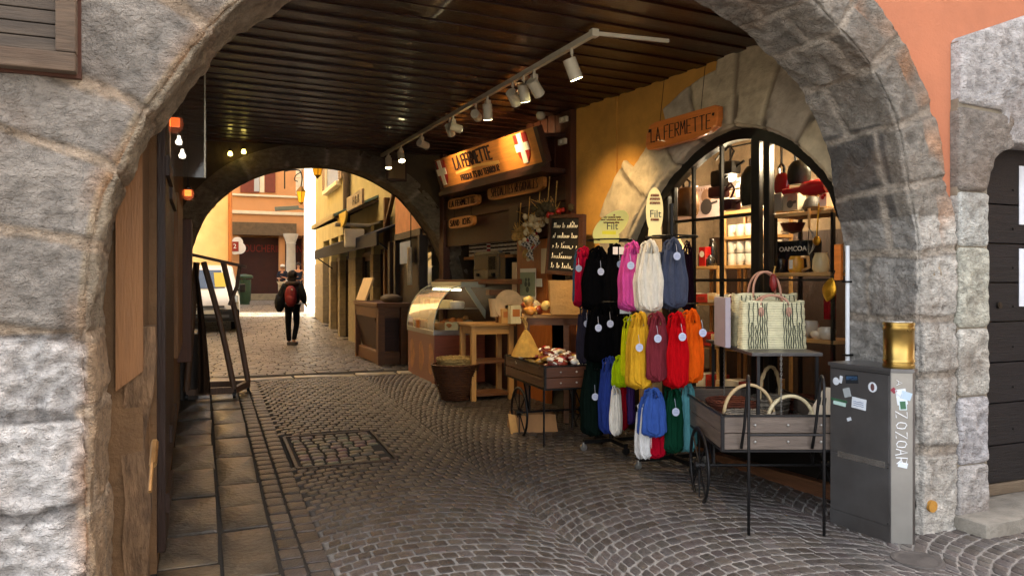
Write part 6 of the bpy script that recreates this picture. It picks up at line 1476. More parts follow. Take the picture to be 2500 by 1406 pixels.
for ch, s_ in (('Z', .062), ('O', .055), ('Z', .052), ('O', .046), ('A', .05), ('R', .055)):
    for ln in STR[ch]: mb.tube([fpt(.035 + q[1] * .045 + .004 * math.sin(i * 2.2) - .006 + q[1] * .012, zz_ - q[0] * hL * 1.25, .0045) for i, q in enumerate(ln)], .0032, n=4)
    zz_ -= s_
for ch, z in (('A', .94), ('Z', .87)):
    for ln in STR[ch]: mb.tube([fpt(.03 + q[1] * .03, z - q[0] * .05, .0075) for q in ln], .0018, n=4)
mb.build('graffiti', paint('#eef0f2', .6), body)
# brass cylinder on the cabinet
p = P(2194, 905, 4.42); bc = thing('brass_cylinder', 'polished brass cylinder with ringed edges standing on the steel cabinet', 'cylinder', (p.x, p.y, 1.006))
BR = M('brass', '#b39655', rough=.30, metal=1, var=.15, ns=3, bump=.03, bs=5)
mb = MB(); pf = [(.001, .0), (.084, .0), (.086, .004), (.086, .02), (.083, .022), (.083, .034), (.086, .036), (.086, .05), (.0835, .053), (.0835, .215), (.086, .218), (.086, .232), (.083, .234), (.083, .246), (.086, .248), (.086, .262), (.08, .265), (.078, .262), (.07, .262), (.001, .266)]
mb.lathe(pf, n=48, cap=False); mb.build('body', BR, bc, smooth='a'); mb = MB(); mb.cyl((0, 0, .263), (0, 0, .269), .073, n=32); mb.build('lid', M('pale_lid', '#d8d4cc', rough=.3, metal=.6), bc)
# white pipe at the inner edge of the right pier
p0 = P(2072, 600, 4.98); p1 = P(2072, 888, 4.98); t = thing('white_pipe', 'thin white pipe running down the inner edge of the right pier', 'pipe', (p0.x - .01, p0.y, 0)); mb = MB(); mb.cyl((0, 0, .5), (0, 0, p0.z), .014, n=12); mb.build('tube', paint('#e6eaf0', .4), t, smooth='a'); mb = MB(); [mb.b2(-.03, .03, -.02, .02, z, z + .012) for z in (1.5, 1.02)]; mb.build('clips', BLACKM(), t)
# ================================================================== wheeled rack by the left wall
rk = thing('wheeled_rack', 'dark wooden A shaped rack on casters leaning by the left passage wall', 'rack')
DKK = wood('#5a4230', 'rack_wood', rough=.55, ax='z')
fL, fM, fR = G(478, 985), G(575, 975), G(604, 950); tL, tM = P(500, 618, fM.length and 7.9), P(590, 655, 8.2)
Yb = 7.95
f1, f2 = G(572, 972), G(606, 955); f3 = f1 + Vector((-.48, -.0, 0)); f4 = f2 + Vector((-.48, .05, 0))
for a_, b_ in ((f1, f2), (f3, f4), (f1, f3), (f2, f4)): mb = MB(); mb.bar(a_ + Vector((0, 0, .09)), b_ + Vector((0, 0, .091)), .05, .07); mb.build('base_rail', DKK, rk)
for f_, px in ((f1, 497), (f2, 545)):
    rr_ = (C0 - f_).length; tp = P(px, 640, (f_ - C0).dot(Vector((sa, ca, 0)))); mb = MB(); mb.tube(catm3([f_ + Vector((0, 0, .1)), f_.lerp(tp, .45) + Vector((-.0, 0, .14)), tp], 6), .033, n=8); mb.build('slanting_post', DKK, rk)
for f_, px in ((f3, 480), (f4, 586)):
    tp = P(px, 640, (f_ - C0).dot(Vector((sa, ca, 0)))); 
    if px < 500: mb = MB(); mb.tube([f_ + Vector((0, 0, .1)), tp], .036, n=8); mb.build('upright_post', DKK, rk)
mb = MB(); mb.bar(P(447, 617, 7.9), P(602, 652, 8.2), .05, .03); mb.build('top_bar', DKK, rk)
mb = MB(); p0, p1 = P(470, 640, 8.0), P(470, 960, 8.0); 
mb.grid(lambda u, v: P(474 + (6 + 26 * v) * u + 10 * math.sin(v * 2.2), 640 + 320 * v, 8.0 + .03 * math.sin(u * 9)), 16, 8); mb.build('dark_cover', cloth('#3c2c20'), rk, smooth=True)
mb = MB(); mb.tube([P(585, 650, 8.2), P(578, 700, 8.15), P(560, 745, 8.1)], .02, n=7); mb.build('hooked_arm', DKK, rk)
for f_ in (f1, f2, f3, f4):
    mb = MB(); mb.cyl(f_ + Vector((-.015, 0, .04)), f_ + Vector((.015, 0, .04)), .04, n=16); mb.tube([f_ + Vector((0, 0, .04)), f_ + Vector((0, 0, .1))], .02, n=8); mb.build('caster', BLACKM(), rk)
# ================================================================== shop window
FRM = M('black_frame', '#16130f', rough=.35, var=.15, bump=.05, spec=.5)
sw_ = KT('shop_window', 'black iron arched shop window with thick posts and thin glazing bars', 'window')
def ztop(a): 
    best = None
    for p, q in zip(WPATH, WPATH[1:]):
        if (p.x - a) * (q.x - a) <= 0 and abs(p.x - q.x) > 1e-6: z = p.y + (q.y - p.y) * (a - p.x) / (q.x - p.x); best = z if best is None else max(best, z)
    return best or 0
inner = []
for i, p in enumerate(WPATH):
    T = (WPATH[min(len(WPATH) - 1, i + 1)] - WPATH[max(0, i - 1)]).normalized(); inner.append(p - Vector((-T.y, T.x)) * .085)
mb = MB(); A = [[mb.bm.verts.new((q.x, y, q.y)) for q in ln] for ln, y in ((WPATH, .11), (inner, .11), (inner, .19), (WPATH, .19))]
for i in range(len(WPATH) - 1):
    for k in range(4): mb.face((A[k][i], A[k][i + 1], A[(k + 1) % 4][i + 1], A[(k + 1) % 4][i]))
mb.build('arched_frame', FRM, sw_)
def ak(px, off=-.14): return K(px, 600, off)[0]
for (x0, x1, d) in ((1836, 1856, .025), (1868, 1882, .03), (1620, 1634, .03), (1641, 1649, .02)):
    a0, a1 = ak(x0), ak(x1); mb = MB(); mb.b2(a0, a1, .15 - d, .15 + d, 0, ztop((a0 + a1) / 2) - .03, bev=.006); mb.build('post', FRM, sw_)
for px in (1693, 1761): a0 = ak(px); mb = MB(); mb.b2(a0 - .011, a0 + .011, .13, .16, 0, ztop(a0) - .04); mb.build('glazing_bar', FRM, sw_)
a0, a1 = ak(1645), ak(1840); 
zr = [K(1761, 531, -.14)[1], K(1761, 684, -.14)[1], .55]
for z in zr: mb = MB(); mb.b2(a0, a1, .128, .165, z - .012, z + .012); mb.build('rail', FRM, sw_)
mb = MB(); mb.b2(ak(1884), 3.18, .13, .16, zr[1] - .008, zr[1] + .008).b2(.8, ak(1620), .13, .16, zr[1] - .01, zr[1] + .01); mb.build('rail', FRM, sw_)
mb = MB(); mb.b2(.78, 3.2, .08, .2, 0, .34); mb.build('kick_plate', FRM, sw_)
mb = MB(); mb.b2(ak(1884) + .0, 3.18, .145, .15, .34, 2.6).b2(ak(1651), ak(1836), .146, .15, .34, 2.66)
mb.build('glass', M('window_glass', '#101010', rough=.02, alpha=.10, spec=.8, var=0, bump=0), sw_)
# lamps in the shop
def shoplight(a, off, z, e, size=.12):
    l = bpy.data.lights.new('shop_bulb_light', 'POINT'); l.energy = e; l.color = (1, .80, .52); l.shadow_soft_size = size; o = bpy.data.objects.new('light', l); COL.objects.link(o); return o
for k, (a, off, z, e, lab) in enumerate(((1.6, -.6, 2.45, 17, 'round glowing ceiling lamp in the shop behind the left panes'), (2.75, -.62, 2.62, 17, 'round ceiling lamp over the right hand shelves of the shop'), (1.0, -1.2, 2.3, 9, 'round ceiling lamp at the far left of the shop'))):
    t = KT('shop_lamp', lab, 'lamp', a, off, z, group='lamps in the shop'); mb = MB(); mb.blob((0, 0, 0), (.10, .10, .10), sub=3, amp=0); mb.build('globe', M('shop_globe', '#fff4d0', emis=3, ecol='#ffe9b0', bump=0), t, smooth=True); mb = MB(); mb.tube([(0, 0, .05), (0, 0, 3.1 - z)], .006); mb.build('cord', BLACKM(), t)
    o = shoplight(a, off, z, e); o.parent = t; o.location = (0, -.09, -.07)
SHW = wood('#c99a5e', 'pale_shelf_wood', rough=.5, ax='x', var=.15)
def shelfunit(name, label, a0, a1, off0, off1, zs_, m_post=None, back=False, ztop_=None, posts=None):
    t = KT(name, label, 'shelf unit', 0, 0, 0)
    for z in zs_: mb = MB(); mb.b2(a0, a1, -off0, -off1, z - .028, z, bev=.002); mb.build('shelf_board', SHW, t)
    for a in (posts or (a0, a1 - .03)):
        for o_ in ((off0, off1 + .025)): mb = MB(); mb.b2(a, a + .025, -o_, -o_ + .025, .1, ztop_ or max(zs_)); mb.build('upright', m_post or FRM, t)
    return t
def KZ(px, py, off): return K(px, py, off)
# right display: shelves at photo heights
offR = -.38
zR = [KZ(1960, 517, offR)[1], KZ(1960, 665, offR)[1], KZ(1960, 826, offR)[1]]
aR0, aR1 = KZ(1887, 600, offR)[0], KZ(2036, 600, offR)[0]
shelfunit('display_shelves', 'black posted display with three pale shelves in the right of the window', aR0, min(aR1, 3.15), offR, offR - .32, [zR[0], zR[1], zR[2]])
offL = -.85
zL = [KZ(1790, 515, offL)[1], KZ(1790, 577, offL)[1], KZ(1790, 648, offL)[1], KZ(1790, 740, offL)[1], KZ(1790, 850, offL)[1]]
aL0, aL1, aL2 = KZ(1700, 600, offL)[0], KZ(1764, 600, offL)[0], KZ(1880, 600, offL)[0]
shelfunit('mug_shelves', 'pale wooden shelves full of white mugs behind the middle panes', aL1, aL2, offL, offL - .3, zL, m_post=SHW)
shelfunit('small_goods_shelves', 'lower pale shelf with red and black cans left of the mugs', aL0 - .1, aL1 - .05, offL, offL - .3, zL[2:], m_post=SHW)
MUG = M('white_ceramic', '#e9e0cc', rough=.25, var=.05, bump=0, coat=.3); 
def mug(h=.10, r=.042):
    t = thing('mug', 'white ceramic mug in the rows on the shop shelves', 'mug', (0, 0, 0), KRZ, group='white mugs on the shop shelves'); mb = MB(); mb.lathe([(r * .85, 0), (r, .01), (r * .96, h * .5), (r, h), (r * .92, h), (r * .88, .012)], n=18); mb.build('cup', MUG, t, smooth='a')
    mb = MB(); mb.tube([(r * .95, 0, h * .8), (r * 1.6, 0, h * .75), (r * 1.7, 0, h * .4), (r * .95, 0, h * .25)], .006, n=6); mb.build('handle', MUG, t, smooth=True); return t
mg = mug(.11, .045); first = True
for row, z in enumerate(zL[1:3]):
    for d in range(2):
        a = aL1 + .07
        while a < aL2 - .05:
            for st_ in range(2 if row else 1):
                o = mg if first else dup(mg); first = False; q = A2 + KE * a - KN * (offL - .06 - d * .11); o.location = (q.x, q.y, z + st_ * .115); o.rotation_euler.z = KRZ + random.uniform(-.6, .6)
                o['label'] = ['white mug standing in a single layer on the upper mug shelf', 'white mug in the stacked rows on the lower mug shelf'][row]
            a += .108
def obj_k(name, label, cat, a, off, z, builder, group=None, rz=0):
    t = KT(name, label, cat, a, off, z, group=group, drz=rz); builder(t); return t
def simple(m, f, nm='body', sm='a'):
    def b(t): mb = MB(); f(mb); mb.build(nm, m, t, smooth=sm)
    return b
REDE = M('red_enamel', '#a8141a', rough=.18, var=.12, bump=0, coat=.6); BLK = M('black_enamel', '#151414', rough=.25, var=.1, bump=0, coat=.4); IRON = M('cast_iron', '#2a2622', rough=.55, metal=.4, var=.3, bump=.2); GOLD = M('gold_leaf', '#c8922a', rough=.3, metal=.9, var=.3, ns=12, bump=.5, bs=25)
# cans on the small shelf
a, z = KZ(1721, 645, offL - .06); 
def can(t):
    mb = MB(); mb.b2(-.045, .045, -.04, .04, 0, .19, bev=.006); mb.build('box', REDE, t); mb = MB(); mb.cyl((0, -.042, .12), (0, -.0405, .12), .03, n=20); mb.build('emblem', MUG, t)
obj_k('red_can', 'red box with round white emblem on the small goods shelf', 'can', a, offL - .06, zL[2], can)
for k, (px, r_, h_) in enumerate(((1745, .05, .09), (1738, .045, .25), (1712, .04, .16))):
    a, _ = KZ(px, 645, offL - .14); obj_k('dark_pot', ['low black pot', 'tall dark coffee maker', 'dark jar'][k] + ' beside the red box on the small goods shelf', 'pot', a, offL - .08 - .07 * (k > 0), zL[2], simple(BLK, lambda mb: mb.lathe([(r_ * .9, 0), (r_, .01), (r_, h_ * .7), (r_ * .6, h_), (.01, h_ + .02)], n=20)))
# pictures/boxes behind upper left panes
def boxp(name, label, px0, py0, px1, py1, off, h, m2=None, th=.08):
    (a0, z0), (a1, z1) = KZ(px0, py1, off), KZ(px1, py0, off); t = KT(name, label, 'box', (a0 + a1) / 2, off, z0)
    mb = MB(); mb.b2(-(a1 - a0) / 2, (a1 - a0) / 2, 0, th, 0, z1 - z0, bev=.003); mb.build('carton', paint(h, .55), t); w_, H = a1 - a0, z1 - z0
    if m2:
        mb = MB(); mb.lathe([(.0, -.006), (w_ * .22, -.004), (w_ * .2, 0)], (0, 0, H * .38), n=20, ax='y'); mb.bar((w_ * .15, -.003, H * .45), (w_ * .42, -.003, H * .5), .006, .02); pr_ = mb.build('picture_of_pan', m2, t)
        mb = MB(); mb.lathe([(.0, -.004), (w_ * .2, -.003), (w_ * .2, 0)], (0, 0, H * .68), n=20, ax='y'); [mb.b2(-w_ * .4 + .1 * w_ * i, -w_ * .4 + .1 * w_ * i + .01, -.003, 0, H * .85, H * .93) for i in range(8)]; mb.build('print', paint('#b08a70', .6), t)
    return t
boxp('pan_carton', 'large pinkish carton with a printed pan behind the left panes', 1694, 448, 1757, 540, -.9, '#e0c8c4', paint('#4a4442', .5))
boxp('pan_carton', 'pinkish carton at the far left behind the brown bell', 1652, 452, 1690, 542, -.95, '#dcc4c0', paint('#8a5a4a', .5))
boxp('upper_carton', 'white carton with printed pans on top of the mug shelves', 1766, 432, 1812, 460, -.95, '#e8e0d4', paint('#8a8078', .5))
boxp('upper_carton', 'white carton under the upper one on the mug shelves', 1766, 462, 1812, 508, -.9, '#e6ddd0', paint('#6a6058', .5))
boxp('upper_carton', 'white carton seen through the gap right of the thick post', 1858, 460, 1880, 570, -.9, '#e6ddd0', None)
boxp('grey_carton', 'grey beige carton with a small label on top of the right display', 1912, 470, 1947, 517, offR - .05, '#a89e86', paint('#4a443a', .5), .1)
boxp('grey_carton', 'tall grey can at the left end of the right display top', 1888, 472, 1908, 516, offR - .05, '#9a9484', None, .06)
boxp('kitchen_carton', 'white carton with red print at the right end of the display top', 2000, 445, 2018, 506, offR - .02, '#e6dccc', paint('#a82a24', .5), .1)
# hanging bells and pans: a metal rod and things on it
rd = KT('hanging_rod', 'thin iron rod under the vault of the shop window', 'rod'); mb = MB(); a0, z0 = KZ(1750, 367, -.45); a1, z1 = KZ(1890, 338, -.45); mb.tube([(a0, .45, z0), (a1 + .8, .45, z0)], .008, n=6); mb.build('rod', IRON, rd)
def bell(px, py, r_, h_, m, label, off=-.4, squash=.6, handle=.12, name='cow_bell', cat='bell'):
    a, z = KZ(px, py, off); 
    def f(t):
        mb = MB(); mb.lathe([(r_ * .80, -h_ / 2), (r_ * .95, -h_ * .35), (r_, 0), (r_ * .9, h_ * .25), (r_ * .55, h_ * .45), (r_ * .1, h_ / 2)], n=24, sy=squash); mb.build('body', m, t, smooth='a')
        mb = MB(); mb.tube([(-.03, 0, h_ / 2 - .02), (-.035, 0, h_ / 2 + .04), (0, 0, h_ / 2 + .07), (.035, 0, h_ / 2 + .04), (.03, 0, h_ / 2 - .02)], .012, n=6); mb.tube([(0, 0, h_ / 2 + .06), (0, 0, h_ / 2 + handle)], .010, n=6); mb.build('strap', BLK, t)
    return obj_k(name, label, cat, a, off, z, f, rz=random.uniform(-.3, .3))
bell(1676, 492, .13, .27, M('brown_bell', '#5a3f24', rough=.5, metal=.3, var=.3), 'big brown cow bell hanging low behind the left panes', handle=.5)
bell(1841, 452, .125, .34, M('olive_bell', '#3c3a2e', rough=.4, metal=.5, var=.3), 'large dark olive cow bell hanging behind the thick post', handle=.32)
bell(1951, 420, .10, .19, M('dark_bell', '#2c2c26', rough=.35, metal=.5, var=.3), 'dark round bell hanging at the upper right of the window', handle=.25)
bell(1908, 446, .095, .16, REDE, 'red enamel pan hanging by its handle left of the dark bell', handle=.3, squash=.35, name='red_pan', cat='pan')
def tint(px, py, w_, h_, m, label, name='iron_pan', cat='pan', off=-.45, rz=0):
    a, z = KZ(px, py, off)
    def f(t):
        mb = MB(); mb.box((0, 0, 0), (w_, .12, h_), bev=min(w_, h_) * .25); mb.build('body', m, t, smooth='a'); mb = MB(); mb.tube([(0, 0, h_ / 2), (.05, 0, h_ / 2 + .08), (0, 0, h_ / 2 + .14), (-.05, 0, h_ / 2 + .1)], .010, n=6); mb.tube([(w_ / 2 - .02, 0, 0), (w_ / 2 + .08, 0, .04)], .012, n=6); mb.build('handle', m, t)
    return obj_k(name, label, cat, a, off, z, f)
tint(1781, 411, .17, .12, IRON, 'dark square iron casserole hanging on the rod'); tint(1757, 437, .13, .15, IRON, 'dark iron kettle hanging behind the glazing bar'); tint(1755, 470, .16, .10, M('red_iron', '#4a1c18', rough=.5, var=.3), 'dull red pot hanging under the iron kettle'); tint(1783, 500, .15, .10, M('plum_enamel', '#3a1418', rough=.4, var=.3), 'dark plum teapot on the left carton pile')
a, z = KZ(1965, 462, -.3)
def lp(t): mb = MB(); mb.lathe([(.022, -.2), (.026, -.04), (.055, .0), (.065, .12), (.045, .2)], n=20, ax='x'); mb.build('body', REDE, t, smooth='a')
obj_k('red_bottle_pan', 'long glossy red enamel pan lying sideways under the dark bell', 'pan', a, -.3, z, lp)
# goods on the right display
def onR(px, k, label, name, cat, m, pf, off=offR - .12, n=20): a, _ = KZ(px, 600, off); return obj_k(name, label, cat, a, off, zR[k], simple(m, lambda mb: mb.lathe(pf, n=n)))
onR(1985, 0, 'small dark kettle on top of the right display', 'kettle', 'kettle', IRON, [(.06, 0), (.08, .04), (.06, .1), (.02, .13), (.0, .14)])
onR(1905, 1, 'black steel pot at the left of the middle display shelf', 'steel_pot', 'pot', BLK, [(.055, 0), (.06, .01), (.06, .11), (.05, .11), (.05, .02)])
onR(2004, 1, 'glass jug with golden lid on the middle display shelf', 'glass_jug', 'jug', M('jug_glass', '#e8d8a8', rough=.1, alpha=.6, var=0, bump=0), [(.05, 0), (.065, .03), (.06, .10), (.045, .14), (.05, .15)])
a, _ = KZ(1944, 600, offR - .1)
def jug(t):
    mb = MB(); mb.lathe([(.045, 0), (.06, .02), (.058, .1), (.045, .13)], n=24); mb.build('body', M('amber_jug', '#c8902c', rough=.25, var=.1), t, smooth='a'); mb = MB(); mb.tube([(.05, 0, .12), (.11, 0, .12), (.12, 0, .04), (.06, 0, .015)], .014, n=8); mb.build('handle', SHW, t, smooth=True); mb = MB(); mb.b2(-.015, .015, -.065, -.05, .03, .1); mb.build('label_plate', MUG, t)
obj_k('amber_jug', 'amber coffee jug with thick wooden handle on the middle shelf', 'jug', a, offR - .1, zR[1], jug)
(a0, z0), (a1, z1) = KZ(1896, 632, offR - .2), KZ(1990, 585, offR - .2)
def mach(t):
    mb = MB(); mb.b2(-.17, .17, -.02, .14, 0, .26, bev=.012); mb.build('case', BLK, t); text_part('lettering', 'OAMCOA',   .055, MUG, t, (0.02, -.026, .19), sx=1.1)
obj_k('black_machine', 'black table appliance with pale lettering behind the jugs', 'appliance', (a0 + a1) / 2, offR - .17, zR[1], mach)
a, z = KZ(1984, 590, offR - .02); 
def wh(t):
    mb = MB(); [mb.tube([(0, 0, -.1)] + [(.05 * math.sin(q * math.pi) * math.cos(k), .05 * math.sin(q * math.pi) * math.sin(k), -.1 + .2 * q) for q in (.2, .4, .6, .8)] + [(0, 0, .1)], .003, n=4) for k in (0, .8, 1.6, 2.4)]; mb.build('wires', STEEL, t); mb = MB(); mb.tube([(0, 0, .1), (0, 0, .25)], .01); mb.build('grip', SHW, t)
obj_k('whisk', 'wire whisk hanging at the right of the display', 'whisk', a, offR + .02, z, wh)
a, z = KZ(1994, 588, offR + .04); obj_k('golden_spoon', 'golden ladle hanging beside the whisk', 'ladle', a, offR + .04, z, simple(GOLD, lambda mb: (mb.blob((0, 0, 0), (.07, .03, .07), sub=3, amp=0), mb.tube([(0, 0, .03), (.02, 0, .28)], .006))))
a, z = KZ(1925, 553, offR - .2); obj_k('copper_bowl', 'dark copper bowl hanging in the shadow of the display', 'bowl', a, offR - .25, z, simple(M('dark_copper', '#6a2a18', rough=.3, metal=.6), lambda mb: mb.lathe([(.0, -.06), (.07, -.04), (.1, .03), (.09, .03), (.06, -.03)], n=24)))
# lower display: white bowls, red things
for k, (px, r_, h_, l) in enumerate(((1968, .085, .13, 'larger white bowl'), (2014, .07, .09, 'smaller white cup'), (1990, .05, .06, 'little white pot'))):
    a, _ = KZ(px, 815, offR - .1 + .03 * k); obj_k('white_bowl', l + ' on the lowest display shelf in the window', 'bowl', a, offR - .12 + .03 * k, zR[2], simple(MUG, lambda mb: mb.lathe([(r_ * .5, 0), (r_ * .9, h_ * .3), (r_, h_ * .7), (r_ * .85, h_), (r_ * .78, h_), (r_ * .8, h_ * .4)], n=24)))
a, z = KZ(2014, 755, offR - .15); obj_k('red_cloth', 'dark red cloth hanging behind the white bowls', 'cloth', a, offR - .2, z, simple(cloth('#9a1018'), lambda mb: mb.grid(lambda u, v: (-.05 + .1 * u, .015 * math.sin(u * 20), -.08 + .2 * v), 10, 4)))
# stacks under the left shelf: boxes of crockery
random.seed(21)
cols = ['#d8cdb8', '#a82a20', '#c8b08a', '#e2dccb', '#7a2a1c', '#b98f58', '#d2d0c4', '#4a3226']
i = 0
for z, hmx in ((zL[3], .10), (zL[4], .14), (.45, .2), (.14, .22)):
    a = aL0 - .1
    while a < aL2 - .06:
        w_ = random.uniform(.09, .2); h_ = hmx * random.uniform(.6, 1); c = cols[i % 8]
        t = KT('stored_box', '%s box with printed side among the crockery boxes on the low shelves' % ['cream', 'red', 'tan', 'off white', 'maroon', 'brown', 'grey', 'dark'][i % 8], 'box', a + w_ / 2, offL + .02, z, group='crockery boxes on the low shop shelves')
        mb = MB(); mb.b2(-w_ / 2 + .006, w_ / 2 - .006, 0, .2, 0, h_, bev=.003); mb.build('carton', paint(c, .55), t); mb = MB(); mb.b2(-w_ * .3, w_ * .3, -.003, 0, h_ * .3, h_ * .7); mb.build('print', paint(cols[(i + 3) % 8], .55), t); a += w_; i += 1
for k in range(9):
    a = 2.0 + .13 * k; z0_ = .36; r_ = random.uniform(.04, .07)
    t = KT('stored_pot', ['dark pot', 'yellow labelled tin', 'grey jar'][k % 3] + ' on the dark floor level shelf inside the window', 'pot', a, -.45, .36, group='pots at floor level in the window'); mb = MB(); mb.lathe([(r_, 0), (r_, .11), (r_ * .7, .13), (0.001, .135)], n=16); mb.build('body', [IRON, paint('#b8942c', .5), paint('#6c6e70', .4)][k % 3], t, smooth='a')
ls = KT('low_window_bench', 'low dark bench inside the window behind the barrow', 'bench'); mb = MB(); mb.b2(1.6, 3.15, .3, .75, .30, .36); mb.build('top', OLDW, ls); mb = MB(); [mb.b2(x, x + .05, .3, .35, .1, .3) for x in (1.65, 2.3, 3.05)]; mb.build('legs', OLDW, ls)
# dangling ornaments
a, z = KZ(2026, 702, .05); t = KT('gold_leaf_ornament', 'golden leaf shaped ornament hanging at the right edge of the window', 'ornament', a, .05, z); t.rotation_euler.y = .25
mb = MB(); mb.grid(lambda u, v: ((.055 * math.sin(math.pi * v) ** .8) * math.cos(2 * math.pi * u), .02 * math.sin(math.pi * v) * math.sin(2 * math.pi * u), -.10 + .17 * v), 24, 14, cu=True); mb.build('leaf', GOLD, t, smooth=True); mb = MB(); mb.tube([(0, 0, .07), (.01, 0, .12)], .004); mb.build('hook', BLACKM(), t)
a, z = KZ(1888, 690, .0); t = KT('red_chilli_ornament', 'wine red dried pepper ornament hanging by the thick window post', 'ornament', a, .0, z); mb = MB(); mb.blob((0, 0, 0), (.06, .05, .13), sub=3, amp=.2); mb.build('pepper', M('wine_red', '#7a2020', rough=.4, var=.3), t, smooth=True); mb = MB(); mb.tube([(0, 0, .06), (0, .02, .12)], .006); mb.build('stalk', STRAW, t)
a, z = KZ(2053, 640, .03); t = KT('wooden_sample_block', 'small orange wooden plaque at the right edge of the window', 'plaque', min(a, 3.18), .03, z); mb = MB(); mb.b2(-.025, .025, -.01, .02, -.12, .12, bev=.004); mb.build('plaque', HW, t)
a, z = KZ(1995, 945, .25); t = KT('price_sign', 'white paper price sign leaning at the back of the barrow', 'sign', a, .2, z - .1); t.rotation_euler.x = -.2; mb = MB(); mb.prism([(-.1, -.1), (.08, -.1), (.08, .1), (.0, .1)], 0, .004); mb.build('paper', paint('#d8c8b0', .6), t); mb = MB(); [mb.b2(-.04 + .02 * i, -.03 + .02 * i, -.002, 0, -.02, .03) for i in range(4)]; mb.build('writing', INK2, t)
# lampshade behind the narrow card
a, z = KZ(1665, 600, -.6); t = KT('straw_lampshade', 'conical cream straw lampshade behind the grey net bag', 'lampshade', a, -.5, z); mb = MB(); mb.lathe([(.14, -.1), (.03, .12)], n=24, cap=False); mb.build('shade', M('cream_shade', '#dcc48c', rough=.7, wave=('Z', 20, 1)), t, smooth='a'); mb = MB(); mb.cyl((0, 0, .1), (0, 0, 1.1), .005); mb.build('cord', BLACKM(), t)
# ================================================================== people
def skin(name, pts, edges, m, parent, sub=2, smooth=True):
    """pts: {key: (x, y, z, rx, ry)}"""
    ks = list(pts); me = bpy.data.meshes.new(name); me.from_pydata([pts[k][:3] for k in ks], [(ks.index(a), ks.index(b)) for a, b in edges], [])
    o = bpy.data.objects.new(name, me); COL.objects.link(o); md = o.modifiers.new('skin', 'SKIN'); md.use_smooth_shade = True
    for i, k in enumerate(ks):
        v = me.skin_vertices[0].data[i]; v.radius = (pts[k][3], pts[k][4] if len(pts[k]) > 4 else pts[k][3]); v.use_root = (i == 0)
    sb_ = o.modifiers.new('sub', 'SUBSURF'); sb_.levels = sub; sb_.render_levels = sub
    dg = bpy.context.evaluated_depsgraph_get(); me2 = bpy.data.meshes.new_from_object(o.evaluated_get(dg)); bpy.data.objects.remove(o)
    for p in me2.polygons: p.use_smooth = True
    me2.materials.clear(); me2.materials.append(m); o = bpy.data.objects.new(name, me2); COL.objects.link(o); o.parent = parent; return o
SKN = M('skin_tone', '#c98f6c', rough=.5, var=.06, bump=.05, spec=.4)
def chain(*k): return list(zip(k, k[1:]))
